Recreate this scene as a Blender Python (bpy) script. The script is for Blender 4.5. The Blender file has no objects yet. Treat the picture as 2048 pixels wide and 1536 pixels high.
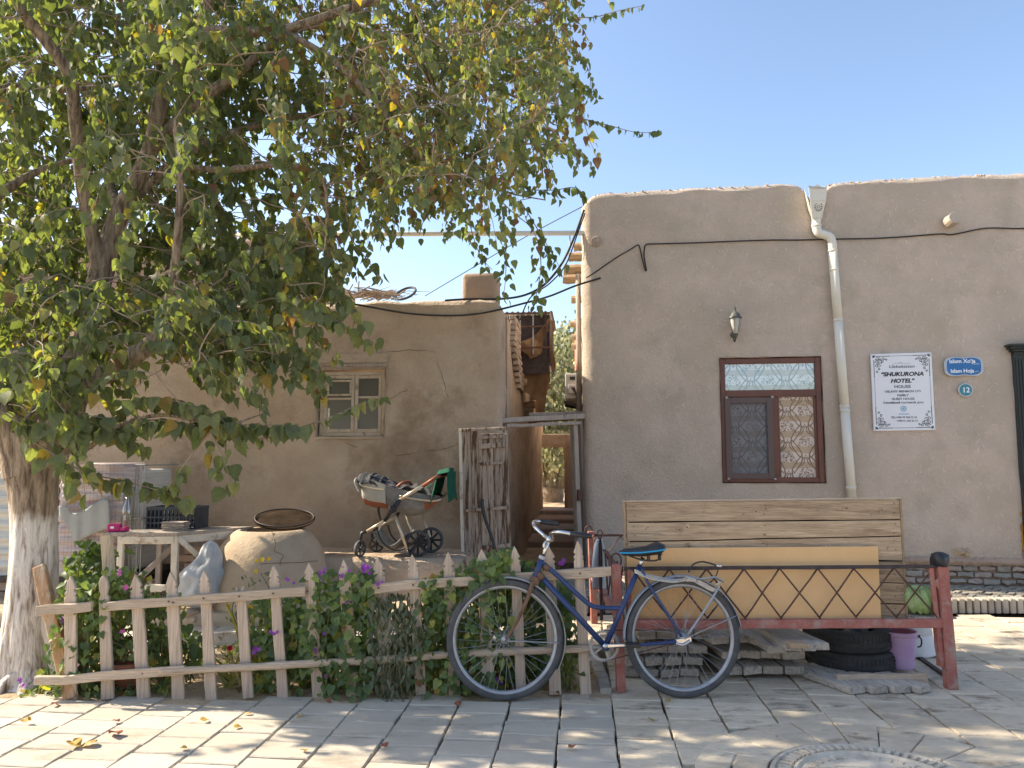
import bpy, math, random
import numpy as np
from mathutils import Vector, Matrix, noise
random.seed(7); np.random.seed(7)
R_ = math.radians
scn = bpy.context.scene
col = scn.collection

# ------------------------------------------------------------------ camera, world, sun, exposure
F_PX = 1500.0; PITCH = R_(5.71); CAM = Vector((0, 0, 1.4))
cd = bpy.data.cameras.new('camera'); cam = bpy.data.objects.new('camera', cd); col.objects.link(cam)
cd.sensor_width = 36.0; cd.lens = F_PX/2048*36; cd.clip_end = 2000; cd.clip_start = 0.05
cam.location = CAM; cam.rotation_euler = (math.pi/2+PITCH, 0, 0)
scn.camera = cam
SUN = Vector((-1.15, 0.27, 0.92)).normalized()
w = bpy.data.worlds.new('World'); scn.world = w; w.use_nodes = True
nt = w.node_tree; bg = nt.nodes['Background']
sky = nt.nodes.new('ShaderNodeTexSky'); sky.sky_type = 'NISHITA'; sky.sun_disc = False
sky.sun_elevation = math.asin(SUN.z); sky.sun_rotation = math.atan2(SUN.x, SUN.y)
sky.altitude = 0; sky.air_density = 0.95; sky.dust_density = 1.2; sky.ozone_density = 0.6
bg.inputs['Strength'].default_value = 0.13
nt.links.new(sky.outputs[0], bg.inputs[0])
sd = bpy.data.lights.new('sun', 'SUN'); sun = bpy.data.objects.new('sun', sd); col.objects.link(sun)
sd.energy = 4.6; sd.angle = R_(0.8); sd.color = (1.0, 0.88, 0.70)
sun.rotation_euler = (-SUN).to_track_quat('-Z', 'Y').to_euler(); sun.location = (-8, 4, 9)
scn.view_settings.view_transform = 'Standard'; scn.view_settings.look = 'None'
scn.view_settings.exposure = 1.22; scn.view_settings.gamma = 1.0
scn.render.engine = 'CYCLES'; scn.cycles.max_bounces = 8; scn.cycles.transparent_max_bounces = 12
scn.cycles.sample_clamp_indirect = 6

# ------------------------------------------------------------------ pixel <-> world
CP, SP = math.cos(PITCH), math.sin(PITCH)
def ray(px, py):
    v = -(py-768)/F_PX
    return Vector(((px-1024)/F_PX, CP-v*SP, SP+v*CP))
def at(px, py, Y):
    d = ray(px, py); return CAM + d*(Y/d.y)
def G(px, py, z=0.0):
    d = ray(px, py); return CAM + d*((z-CAM.z)/d.z)
def proj(p):
    q = Vector(p)-CAM
    t = q.y*CP+q.z*SP
    if t < .05: return (-9999, -9999)
    return (1024+F_PX*q.x/t, 768-F_PX*(-q.y*SP+q.z*CP)/t)
class Fr:
    def __init__(s, o, u, w=(0, 0, 1)):
        s.o = Vector(o); s.u = Vector(u).normalized(); s.w = Vector(w).normalized(); s.n = s.u.cross(s.w).normalized()
    def pt(s, a, b, d=0.0): return s.o+s.u*a+s.w*b+s.n*d
    def px(s, px, py, d=0.0):
        r = ray(px, py); o = s.o+s.n*d
        t = (o-CAM).dot(s.n)/r.dot(s.n)
        q = CAM+r*t-s.o
        return (q.dot(s.u), q.dot(s.w))
    def P(s, px, py, d=0.0):
        a, b = s.px(px, py, d); return s.pt(a, b, d)
def N(p, sc=1.0): return noise.noise(Vector(p)*sc)
def rnd(a, b): return random.uniform(a, b)

# ------------------------------------------------------------------ object helpers
WLOC = {}
def tag(o, label=None, cat=None, group=None, kind=None):
    if label: o['label'] = label
    if cat: o['category'] = cat
    if group: o['group'] = group
    if kind: o['kind'] = kind
    return o
def empty(name, loc, label=None, cat=None, group=None, kind=None):
    o = bpy.data.objects.new(name, None); col.objects.link(o); o.location = loc; o.empty_display_size = .1
    WLOC[o.name] = Vector(loc); return tag(o, label, cat, group, kind)
def link(name, me, mat, parent=None, loc=None):
    o = bpy.data.objects.new(name, me); col.objects.link(o)
    if mat is not None and len(me.materials) == 0: me.materials.append(mat)
    loc = Vector(loc or (0, 0, 0)); WLOC[o.name] = loc
    if parent is not None:
        o.parent = parent; o.location = loc-WLOC[parent.name]
    else: o.location = loc
    return o
class MB:
    def __init__(s): s.v = []; s.f = []
    def add(s, vs, fs):
        k = len(s.v); s.v += [tuple(v) for v in vs]; s.f += [tuple(i+k for i in f) for f in fs]; return s
    def hexa(s, p):   # p: 8 points, bottom loop then top loop
        return s.add(p, [(3, 2, 1, 0), (4, 5, 6, 7), (0, 1, 5, 4), (1, 2, 6, 5), (2, 3, 7, 6), (3, 0, 4, 7)])
    def box(s, c, size, M=None):
        c = Vector(c); a, b, h = [x/2 for x in size]
        P = [Vector(q) for q in ((-a, -b, -h), (a, -b, -h), (a, b, -h), (-a, b, -h), (-a, -b, h), (a, -b, h), (a, b, h), (-a, b, h))]
        if M is not None: P = [M@q for q in P]
        return s.hexa([c+q for q in P])
    def fbox(s, fr, a0, a1, b0, b1, d0, d1):
        return s.hexa([fr.pt(a0, b0, d0), fr.pt(a0, b0, d1), fr.pt(a1, b0, d1), fr.pt(a1, b0, d0),
                       fr.pt(a0, b1, d0), fr.pt(a0, b1, d1), fr.pt(a1, b1, d1), fr.pt(a1, b1, d0)][::1])
    def bar(s, p0, p1, wd, th, n=1, j=0.0, side=None, taper=1.0, bow=0.0):
        # rectangular bar, wd along 'side', th along the other
        p0 = Vector(p0); p1 = Vector(p1); d = (p1-p0).normalized()
        side = Vector(side) if side is not None else (Vector((0, 0, 1)) if abs(d.z) < .8 else Vector((1, 0, 0)))
        side = (side-d*side.dot(d)).normalized(); up = d.cross(side)
        k = len(s.v)
        for i in range(n+1):
            t = i/n; q = p0.lerp(p1, t)+up*bow*math.sin(math.pi*t); f = 1+(taper-1)*t
            for a, b in ((-1, -1), (1, -1), (1, 1), (-1, 1)):
                s.v.append(tuple(q+side*(a*wd/2*f+rnd(-j, j))+up*(b*th/2*f+rnd(-j, j))))
        for i in range(n):
            for a in range(4):
                b = (a+1) % 4
                s.f.append((k+i*4+a, k+i*4+b, k+i*4+4+b, k+i*4+4+a))
        s.f.append((k+3, k+2, k+1, k)); e = k+n*4; s.f.append((e, e+1, e+2, e+3)); return s
    def tube(s, pts, r, n=8, cap=True, closed=False, j=0.0, sq=1.0, sqd=None):
        pts = [Vector(p) for p in pts]; m = len(pts)
        rr = r if isinstance(r, (list, tuple)) else [r]*m
        if len(rr) != m: rr = [np.interp(i/(m-1), np.linspace(0, 1, len(rr)), rr) for i in range(m)]
        k = len(s.v); prev = None
        for i in range(m):
            if closed: d = pts[(i+1) % m]-pts[i-1]
            else: d = pts[min(i+1, m-1)]-pts[max(i-1, 0)]
            if d.length < 1e-9: d = Vector((0, 0, 1))
            d.normalize()
            if prev is None:
                a = Vector((0, 0, 1)) if abs(d.z) < .9 else Vector((1, 0, 0))
                if sqd is not None: a = Vector(sqd)
            else: a = prev
            a = (a-d*a.dot(d)); a.normalize(); b = d.cross(a); prev = a
            for q in range(n):
                t = 2*math.pi*q/n; jj = 1+rnd(-j, j)
                s.v.append(tuple(pts[i]+(a*math.cos(t)*sq+b*math.sin(t))*rr[i]*jj))
        L = m if closed else m-1
        for i in range(L):
            i2 = (i+1) % m
            for q in range(n):
                q2 = (q+1) % n
                s.f.append((k+i*n+q, k+i*n+q2, k+i2*n+q2, k+i2*n+q))
        if cap and not closed:
            s.f.append(tuple(k+q for q in range(n))[::-1]); s.f.append(tuple(k+(m-1)*n+q for q in range(n)))
        return s
    def lathe(s, c, prof, n=24, axis=(0, 0, 1), cap=False, wob=None):
        c = Vector(c); ax = Vector(axis).normalized()
        a = Vector((1, 0, 0)) if abs(ax.x) < .9 else Vector((0, 1, 0)); a = (a-ax*a.dot(ax)).normalized(); b = ax.cross(a)
        k = len(s.v)
        for i, (r, z) in enumerate(prof):
            for q in range(n):
                t = 2*math.pi*q/n; rr = r*(1+(wob(t, z) if wob else 0))
                s.v.append(tuple(c+ax*z+(a*math.cos(t)+b*math.sin(t))*rr))
        for i in range(len(prof)-1):
            for q in range(n):
                q2 = (q+1) % n
                s.f.append((k+i*n+q, k+i*n+q2, k+i*n+n+q2, k+i*n+n+q))
        if cap:
            s.f.append(tuple(k+q for q in range(n))[::-1]); e = k+(len(prof)-1)*n; s.f.append(tuple(e+q for q in range(n)))
        return s
    def prism(s, front, back):
        n = len(front); k = len(s.v)
        s.v += [tuple(p) for p in front]+[tuple(p) for p in back]
        s.f.append(tuple(range(k, k+n))); s.f.append(tuple(range(k+n, k+2*n))[::-1])
        for i in range(n):
            j = (i+1) % n; s.f.append((k+j, k+i, k+n+i, k+n+j))
        return s
    def grid(s, fn, nu, nv, flip=False):
        k = len(s.v)
        for j in range(nv+1):
            for i in range(nu+1): s.v.append(tuple(fn(i/nu, j/nv)))
        for j in range(nv):
            for i in range(nu):
                a = k+j*(nu+1)+i; q = (a, a+1, a+nu+2, a+nu+1)
                s.f.append(q[::-1] if flip else q)
        return s
    def build(s, name, mat, parent=None, smooth=False, bevel=0.0, seg=2, centre=True, solid=0.0, fix=True, sub=0):
        if not s.v: return None
        if centre:
            A = np.array(s.v); c = (A.min(0)+A.max(0))/2; c[2] = A[:, 2].min() if parent is None else c[2]; A = A-c
            vs = A.tolist(); c = Vector(c)
        else: vs = s.v; c = Vector((0, 0, 0))
        me = bpy.data.meshes.new(name); me.from_pydata(vs, [], s.f)
        if fix:
            import bmesh
            bm = bmesh.new(); bm.from_mesh(me); bmesh.ops.recalc_face_normals(bm, faces=bm.faces); bm.to_mesh(me); bm.free()
        if smooth: me.polygons.foreach_set('use_smooth', [True]*len(me.polygons))
        o = link(name, me, mat, parent, c)
        if solid:
            m = o.modifiers.new('s', 'SOLIDIFY'); m.thickness = solid; m.offset = 0
        if bevel:
            m = o.modifiers.new('b', 'BEVEL'); m.width = bevel; m.segments = seg; m.limit_method = 'ANGLE'; m.angle_limit = R_(40)
        if sub:
            m = o.modifiers.new('u', 'SUBSURF'); m.levels = sub; m.render_levels = sub
        return o
def bez(pts, n=8):   # Catmull-Rom through points
    pts = [Vector(p) for p in pts]; out = []
    for i in range(len(pts)-1):
        p0 = pts[max(i-1, 0)]; p1 = pts[i]; p2 = pts[i+1]; p3 = pts[min(i+2, len(pts)-1)]
        for k in range(n):
            t = k/n
            out.append(.5*((2*p1)+(p2-p0)*t+(2*p0-5*p1+4*p2-p3)*t*t+(3*p1-p0-3*p2+p3)*t**3))
    out.append(pts[-1]); return out
def copy_tree(o, parent=None):
    c = o.copy(); col.objects.link(c); WLOC[c.name] = WLOC[o.name].copy()
    if parent is not None: c.parent = parent
    for ch in list(o.children): copy_tree(ch, c)
    return c

# ------------------------------------------------------------------ materials
MATS = {}
def srgb(r, g, b):
    f = lambda c: (c/255/12.92) if c/255 <= .04045 else ((c/255+.055)/1.055)**2.4
    return (f(r), f(g), f(b), 1)
def M(name, c1, c2=None, scale=6.0, rough=.8, bump=0.0, metal=0.0, stretch=(1, 1, 1), c3=None, fine=40.0, var=0.0, spec=.3, coord='Object', detail=6, lo=.35, hi=.65, bscale=None, trans=0.0, sheen=0, c3lo=.6, c3hi=.7, c3scale=None):
    m = bpy.data.materials.new(name); m.use_nodes = True; n = m.node_tree.nodes; L = m.node_tree.links
    b = n['Principled BSDF']; b.inputs['Roughness'].default_value = rough; b.inputs['Metallic'].default_value = metal
    b.inputs['Specular IOR Level'].default_value = spec
    c1 = tuple(c1)+((1,) if len(c1) == 3 else ()); c2 = tuple(c2 or c1); c2 = c2+((1,) if len(c2) == 3 else ())
    tc = n.new('ShaderNodeTexCoord'); mp = n.new('ShaderNodeMapping')
    if coord == 'World':
        g = n.new('ShaderNodeNewGeometry'); L.new(g.outputs['Position'], mp.inputs[0])
    else: L.new(tc.outputs[coord], mp.inputs[0])
    mp.inputs['Scale'].default_value = stretch
    vec = mp.outputs[0]
    if coord == 'Object':   # every piece gets its own stretch of the pattern
        oi = n.new('ShaderNodeObjectInfo'); ad = n.new('ShaderNodeVectorMath'); ad.operation = 'ADD'
        ml = n.new('ShaderNodeMath'); ml.operation = 'MULTIPLY'; ml.inputs[1].default_value = 37.0
        L.new(oi.outputs['Random'], ml.inputs[0]); L.new(mp.outputs[0], ad.inputs[0]); L.new(ml.outputs[0], ad.inputs[1]); vec = ad.outputs[0]
    nz = n.new('ShaderNodeTexNoise'); nz.inputs['Scale'].default_value = scale; nz.inputs['Detail'].default_value = detail; nz.inputs['Roughness'].default_value = .65
    L.new(vec, nz.inputs['Vector'])
    rp = n.new('ShaderNodeValToRGB'); rp.color_ramp.elements[0].position = lo; rp.color_ramp.elements[1].position = hi
    rp.color_ramp.elements[0].color = c1; rp.color_ramp.elements[1].color = c2
    L.new(nz.outputs['Fac'], rp.inputs[0]); cur = rp.outputs[0]
    if c3 is not None:
        n3 = n.new('ShaderNodeTexNoise'); n3.inputs['Scale'].default_value = c3scale or scale*.45; n3.inputs['Detail'].default_value = 8; n3.inputs['Roughness'].default_value = .7
        L.new(vec, n3.inputs['Vector'])
        r3 = n.new('ShaderNodeMapRange'); r3.inputs[1].default_value = c3lo; r3.inputs[2].default_value = c3hi
        L.new(n3.outputs['Fac'], r3.inputs[0])
        mx = n.new('ShaderNodeMix'); mx.data_type = 'RGBA'; L.new(r3.outputs[0], mx.inputs[0]); L.new(cur, mx.inputs[6]); mx.inputs[7].default_value = tuple(c3)+((1,) if len(c3) == 3 else ()); cur = mx.outputs[2]
    if max(stretch)/min(stretch) > 4:     # fine fibre lines along the grain
        mg = n.new('ShaderNodeMapping'); k_ = max(stretch); mg.inputs['Scale'].default_value = tuple((.12 if q < k_*.5 else 3.0) for q in stretch)
        if coord == 'World': L.new(g.outputs['Position'], mg.inputs[0])
        else: L.new(vec, mg.inputs[0])
        ng = n.new('ShaderNodeTexNoise'); ng.inputs['Scale'].default_value = 9 if coord != 'World' else 20; ng.inputs['Detail'].default_value = 4; ng.inputs['Roughness'].default_value = .75; ng.inputs['Distortion'].default_value = .6
        L.new(mg.outputs[0], ng.inputs['Vector']); rg = n.new('ShaderNodeMapRange'); rg.inputs[1].default_value = .35; rg.inputs[2].default_value = .65; rg.inputs[3].default_value = .72; rg.inputs[4].default_value = 1.16
        L.new(ng.outputs['Fac'], rg.inputs[0]); hg = n.new('ShaderNodeHueSaturation'); L.new(rg.outputs[0], hg.inputs['Value']); L.new(cur, hg.inputs['Color']); cur = hg.outputs[0]
    if var:
        oi2 = n.new('ShaderNodeObjectInfo'); mr = n.new('ShaderNodeMapRange'); mr.inputs[3].default_value = 1-var; mr.inputs[4].default_value = 1+var
        L.new(oi2.outputs['Random'], mr.inputs[0]); hs = n.new('ShaderNodeHueSaturation'); L.new(mr.outputs[0], hs.inputs['Value']); L.new(cur, hs.inputs['Color']); cur = hs.outputs[0]
    L.new(cur, b.inputs['Base Color'])
    if bump:
        nb = n.new('ShaderNodeTexNoise'); nb.inputs['Scale'].default_value = bscale or fine; nb.inputs['Detail'].default_value = 5; nb.inputs['Roughness'].default_value = .7
        L.new(vec, nb.inputs['Vector'])
        bp = n.new('ShaderNodeBump'); bp.inputs['Strength'].default_value = min(1, bump); bp.inputs['Distance'].default_value = .01*max(1, bump)
        L.new(nb.outputs['Fac'], bp.inputs['Height']); L.new(bp.outputs[0], b.inputs['Normal'])
        mr2 = n.new('ShaderNodeMapRange'); mr2.inputs[3].default_value = max(0, rough-.08); mr2.inputs[4].default_value = min(1, rough+.1)
        L.new(nz.outputs['Fac'], mr2.inputs[0]); L.new(mr2.outputs[0], b.inputs['Roughness'])
    if trans:
        tr = n.new('ShaderNodeBsdfTranslucent'); mxs = n.new('ShaderNodeMixShader'); mxs.inputs[0].default_value = trans
        L.new(cur, tr.inputs[0]); L.new(b.outputs[0], mxs.inputs[1]); L.new(tr.outputs[0], mxs.inputs[2]); L.new(mxs.outputs[0], n['Material Output'].inputs[0])
    MATS[name] = m; return m
def leafmat(name, stops, trans=.4, tcol=(1.5, 1.7, .5), rough=.5):
    m = bpy.data.materials.new(name); m.use_nodes = True; n = m.node_tree.nodes; L = m.node_tree.links; b = n['Principled BSDF']
    at_ = n.new('ShaderNodeAttribute'); at_.attribute_name = 'tint'
    rp = n.new('ShaderNodeValToRGB'); el = rp.color_ramp.elements
    while len(el) < len(stops): el.new(.5)
    for e, (p, c) in zip(el, stops): e.position = p; e.color = tuple(c)+(1,)
    L.new(at_.outputs['Fac'], rp.inputs[0])
    g = n.new('ShaderNodeNewGeometry'); nz = n.new('ShaderNodeTexNoise'); nz.inputs['Scale'].default_value = 60; L.new(g.outputs['Position'], nz.inputs['Vector'])
    mr = n.new('ShaderNodeMapRange'); mr.inputs[3].default_value = .7; mr.inputs[4].default_value = 1.35; L.new(nz.outputs['Fac'], mr.inputs[0])
    hs = n.new('ShaderNodeHueSaturation'); L.new(rp.outputs[0], hs.inputs['Color']); L.new(mr.outputs[0], hs.inputs['Value'])
    L.new(hs.outputs[0], b.inputs['Base Color']); b.inputs['Roughness'].default_value = rough; b.inputs['Specular IOR Level'].default_value = .35
    tr = n.new('ShaderNodeBsdfTranslucent'); vm = n.new('ShaderNodeMix'); vm.data_type = 'RGBA'; vm.blend_type = 'MULTIPLY'; vm.inputs[0].default_value = 1; vm.clamp_result = False
    L.new(hs.outputs[0], vm.inputs[6]); vm.inputs[7].default_value = tuple(tcol)+(1,); L.new(vm.outputs[2], tr.inputs[0])
    mx = n.new('ShaderNodeMixShader'); mx.inputs[0].default_value = trans
    L.new(b.outputs[0], mx.inputs[1]); L.new(tr.outputs[0], mx.inputs[2]); L.new(mx.outputs[0], n['Material Output'].inputs[0])
    MATS[name] = m; return m

ADOBE = M('adobe', (.37, .265, .195), (.44, .325, .245), scale=1.3, rough=.95, bump=1.0, fine=38, coord='World', c3=(.31, .225, .165), c3lo=.52, c3hi=.72, c3scale=2.2, lo=.3, hi=.7, spec=.1)
ADOBE_R = M('adobe_smooth', (.525, .435, .35), (.635, .52, .43), scale=1.1, rough=.95, bump=2.2, fine=34, coord='World', c3=(.49, .415, .33), c3lo=.48, c3hi=.66, c3scale=2.6, lo=.38, hi=.62, spec=.1)
ADOBE_L = M('adobe_rough', (.44, .335, .245), (.575, .46, .35), scale=2.4, rough=.95, bump=2.6, fine=22, coord='World', c3=(.29, .205, .14), c3lo=.5, c3hi=.68, c3scale=1.1, lo=.3, hi=.7, spec=.1)
CLAY = M('clay', (.46, .35, .24), (.55, .43, .305), scale=4, rough=.95, bump=1.0, fine=30, coord='World', c3=(.38, .29, .21), c3lo=.55, c3hi=.75)
SOIL = M('soil', (.44, .32, .2), (.56, .42, .27), scale=5, rough=1, bump=1.8, fine=35, coord='World', c3=(.25, .18, .11), c3lo=.5, c3hi=.7)
SLAB = M('slab', (.47, .415, .33), (.585, .52, .42), scale=2.5, rough=.8, bump=.6, fine=60, coord='World', stretch=(.55, 1.7, 1), c3=(.31, .26, .19), c3lo=.54, c3hi=.72, c3scale=3.0, var=.1, lo=.3, hi=.7)
SLAB_OLD = M('slab_old', (.55, .46, .335), (.76, .66, .5), scale=4, rough=.85, bump=1.0, fine=60, coord='World', stretch=(.7, 1.5, 1), c3=(.27, .205, .14), c3lo=.52, c3hi=.66, c3scale=4, var=.14, lo=.35, hi=.6)
MORTAR = M('mortar', (.11, .085, .06), (.2, .16, .12), scale=8, rough=1, bump=.8, coord='World')
BRICK = M('brick', (.42, .33, .26), (.5, .41, .33), scale=7, rough=.95, bump=1.0, fine=45, var=.15, c3=(.34, .24, .18), c3lo=.55, c3hi=.7)
BRICK_G = M('brick_grey', (.36, .32, .26), (.46, .42, .35), scale=7, rough=.95, bump=1.0, fine=45, var=.15, c3=(.27, .22, .17), c3lo=.55, c3hi=.7)
WOODX = M('wood_x', (.42, .32, .21), (.56, .44, .31), scale=5, stretch=(.6, 9, 9), rough=.8, bump=.8, fine=18, c3=(.25, .17, .1), c3lo=.6, c3hi=.72, c3scale=3, var=.1)
PANEL = M('panel_wood', (.41, .285, .17), (.62, .455, .29), scale=4, stretch=(.55, 8, 8), rough=.75, bump=.5, fine=16, c3=(.22, .14, .085), c3lo=.53, c3hi=.70, c3scale=3.4, var=.26)
PANELE = M('panel_edge', (.3, .2, .11), (.42, .3, .18), scale=5, stretch=(9, 9, .7), rough=.8, bump=.4)
MDF = M('mdf', (.72, .45, .21), (.79, .51, .25), scale=2.5, rough=.75, bump=.15, fine=120, c3=(.68, .39, .15), c3lo=.5, c3hi=.8)
FENCE = M('fence_wood', (.49, .385, .29), (.61, .495, .385), scale=6, stretch=(7, 7, .7), rough=.85, bump=.6, fine=14, c3=(.27, .2, .14), c3lo=.56, c3hi=.74, c3scale=3, var=.1)
FENCEX = M('fence_rail', (.49, .38, .275), (.61, .49, .365), scale=5, stretch=(.6, 8, 8), rough=.85, bump=.8, fine=14, c3=(.33, .25, .17), c3lo=.57, c3hi=.7, c3scale=3, var=.08)
OLDW = M('old_wood_y', (.52, .46, .38), (.70, .63, .54), scale=6, stretch=(9, .8, 9), rough=.9, bump=1.4, fine=16, c3=(.17, .14, .11), c3lo=.55, c3hi=.68, c3scale=5, var=.12)
DOORW = M('door_wood', (.40, .31, .24), (.60, .5, .42), scale=6, stretch=(10, 10, .8), rough=.9, bump=1.2, fine=12, c3=(.13, .075, .045), c3lo=.5, c3hi=.57, c3scale=3, var=.1)
GREYW = M('grey_wood', (.36, .3, .25), (.48, .41, .35), scale=5, stretch=(6, 6, 1), rough=.9, bump=.8, fine=16, c3=(.2, .16, .13), c3lo=.58, c3hi=.7)
LOGW = M('log_wood', (.4, .28, .17), (.55, .41, .27), scale=6, stretch=(1, 5, 5), rough=.9, bump=.8, c3=(.22, .15, .1), c3lo=.58, c3hi=.72)
PAINTW = M('painted_wood', (.66, .58, .46), (.74, .67, .56), scale=8, rough=.75, bump=.5, c3=(.34, .25, .17), c3lo=.56, c3hi=.66, c3scale=9)
WINW = M('window_wood', (.45, .37, .28), (.57, .48, .38), scale=8, rough=.8, bump=.5, c3=(.3, .23, .16), c3lo=.56, c3hi=.66, c3scale=9)
BROWNF = M('brown_frame', (.12, .045, .028), (.17, .065, .04), scale=6, rough=.4, bump=.1, spec=.5)
REDM = M('red_paint', (.33, .11, .085), (.43, .18, .145), scale=9, rough=.6, bump=.5, fine=60, c3=(.38, .28, .235), c3lo=.52, c3hi=.66, c3scale=11)
RUST = M('rusty_steel', (.09, .045, .035), (.17, .09, .07), scale=20, rough=.75, bump=.4, metal=.2)
DARKST = M('dark_steel', (.05, .04, .042), (.09, .07, .068), scale=16, rough=.6, bump=.3, metal=.3)
CHROME = M('chrome', (.75, .75, .75), (.6, .6, .6), scale=10, rough=.22, bump=.05, metal=1)
DULLM = M('dull_metal', (.45, .46, .47), (.33, .34, .35), scale=12, rough=.5, bump=.2, metal=.65)
FENDER = M('fender_grey', (.3, .34, .38), (.38, .42, .46), scale=9, rough=.5, bump=.2, metal=.3, c3=(.28, .2, .14), c3lo=.62, c3hi=.7)
BLUEP = M('blue_paint', (.018, .037, .115), (.03, .06, .165), scale=10, rough=.38, bump=.15, spec=.5, c3=(.1, .08, .08), c3lo=.64, c3hi=.7, c3scale=14)
RUSTB = M('brown_rust', (.13, .075, .045), (.2, .12, .08), scale=15, rough=.8, bump=.4)
RUBBER = M('rubber', (.06, .062, .064), (.1, .1, .1), scale=14, rough=.75, bump=.4, c3=(.17, .16, .15), c3lo=.55, c3hi=.75)
TYRE = M('car_tyre', (.035, .037, .037), (.065, .066, .064), scale=10, rough=.8, bump=.7, fine=30, c3=(.11, .1, .085), c3lo=.55, c3hi=.75)
BLACK = M('black_plastic', (.015, .015, .017), (.03, .03, .032), scale=8, rough=.4, bump=.1, spec=.5)
CABLE = M('cable', (.02, .02, .02), (.04, .035, .03), scale=8, rough=.6)
CYAN = M('cyan', (.03, .34, .6), rough=.4)
PVC = M('pvc', (.68, .655, .57), (.71, .68, .60), scale=4, rough=.6, spec=.15, bump=.15, c3=(.58, .54, .45), c3lo=.66, c3hi=.75, c3scale=3)
WHITE = M('white_board', (.76, .77, .8), (.8, .81, .84), scale=3, rough=.4, spec=.5)
INK = M('ink', (.03, .03, .035), rough=.6)
INK2 = M('ink_soft', (.14, .15, .17), rough=.6)
SIGNB = M('sign_blue', (.03, .14, .36), (.05, .2, .46), scale=9, rough=.35, bump=.1, c3=(.1, .22, .42), c3lo=.6, c3hi=.7)
SIGNT = M('sign_teal', (.045, .22, .28), (.07, .27, .33), scale=9, rough=.35)
SIGNR = M('sign_rim', (.5, .52, .54), (.62, .64, .66), scale=20, rough=.4, metal=.4)
LETW = M('letter_white', (.85, .87, .88), rough=.5)
LOGOB = M('logo_blue', (.12, .4, .62), rough=.5)
PINKB = M('pink_bucket', (.5, .33, .53), (.58, .4, .6), scale=6, rough=.45, bump=.1, c3=(.42, .28, .4), c3lo=.6, c3hi=.75)
PINKI = M('pink_inside', (.4, .14, .2), (.45, .18, .25), scale=6, rough=.5)
CREAMB = M('cream_bucket', (.6, .55, .36), (.68, .63, .44), scale=5, rough=.5)
WHITEP = M('white_plastic', (.72, .72, .72), (.8, .8, .8), scale=4, rough=.45, c3=(.6, .58, .54), c3lo=.6, c3hi=.7)
SACKM = M('sack_plastic', (.5, .52, .54), (.66, .68, .7), scale=7, rough=.35, bump=.6, fine=25, trans=.3, c3=(.55, .38, .38), c3lo=.66, c3hi=.72)
FILM = M('film', (.52, .42, .4), (.68, .6, .58), scale=5, stretch=(.5, .5, 6), rough=.4, bump=.6, fine=12, c3=(.33, .21, .19), c3lo=.54, c3hi=.7, c3scale=3)
TANK = M('tank_white', (.56, .56, .52), (.7, .69, .64), scale=3, stretch=(.4, .4, 5), rough=.5, bump=.3)
SHEETM = M('grey_sheet', (.27, .29, .28), (.36, .38, .37), scale=3, rough=.5, bump=.2)
PINKX = M('magenta', (.5, .02, .14), (.6, .04, .2), scale=9, rough=.4)
CRATE = M('crate_plastic', (.03, .035, .042), (.06, .07, .08), scale=9, rough=.5, bump=.2)
TERRA = M('terracotta', (.34, .115, .06), (.42, .16, .09), scale=9, rough=.7, bump=.2)
BARK = M('bark', (.27, .2, .14), (.42, .33, .24), scale=7, stretch=(5, 5, .8), rough=.95, bump=2.2, fine=10, c3=(.13, .09, .06), c3lo=.55, c3hi=.68, c3scale=6)
TWIG = M('twig', (.24, .175, .125), (.36, .28, .21), scale=9, rough=.9)
STROLG = M('pram_grey', (.2, .19, .17), (.28, .27, .25), scale=14, rough=.95, bump=.6, c3=(.12, .11, .1), c3lo=.55, c3hi=.75)
PRAML = M('pram_light', (.42, .4, .35), (.5, .48, .43), scale=9, rough=.9, bump=.4)
PRAMD = M('pram_dark', (.05, .052, .058), (.09, .09, .1), scale=9, rough=.85, bump=.8)
LEATHER = M('tan_leather', (.27, .085, .045), (.33, .12, .07), scale=9, rough=.5, bump=.2)
GOLD = M('champagne', (.62, .5, .36), (.68, .57, .43), scale=9, rough=.35, metal=.5)
GREENC = M('green_cloth', (.006, .075, .045), (.012, .1, .06), scale=12, rough=.95, bump=.6, fine=80)
CLOTHB = M('brown_cloth', (.2, .12, .065), (.3, .19, .11), scale=5, rough=.95, bump=.5, trans=.3)
CLOTHW = M('white_cloth', (.7, .69, .66), (.78, .77, .75), scale=6, rough=.9, bump=.4)
ROPE = M('rope', (.55, .5, .41), (.66, .61, .52), scale=40, rough=.95, bump=.6)
STRAW = M('straw', (.78, .68, .52), (.88, .8, .66), scale=9, rough=.8)
ACM = M('ac_grey', (.42, .41, .39), (.5, .49, .47), scale=6, rough=.6, bump=.1)
LANTM = M('lantern_verdigris', (.1, .11, .1), (.17, .17, .15), scale=25, rough=.6, metal=.5, bump=.3)
DOORB = M('dark_door', (.03, .036, .034), (.045, .052, .05), scale=5, stretch=(8, 8, .6), rough=.45, bump=.2)
OCHRE = M('ochre_insulation', (.4, .2, .03), (.5, .28, .06), scale=20, rough=1, bump=1)
CABB = M('cabbage', (.2, .33, .09), (.42, .52, .25), scale=14, rough=.5, bump=.5, fine=20)
PURPLE = M('petal_purple', (.3, .06, .42), (.42, .12, .5), scale=30, rough=.6, trans=.35)
PINKF = M('petal_pink', (.6, .08, .3), (.7, .2, .45), scale=30, rough=.6, trans=.3)
REDF = M('petal_red', (.6, .02, .06), rough=.6, trans=.2)
YELF = M('petal_yellow', (.75, .5, .03), rough=.6, trans=.3)
YLEAF = M('fallen_leaf', (.5, .34, .05), (.35, .22, .08), scale=25, rough=.7, trans=.2)
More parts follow.
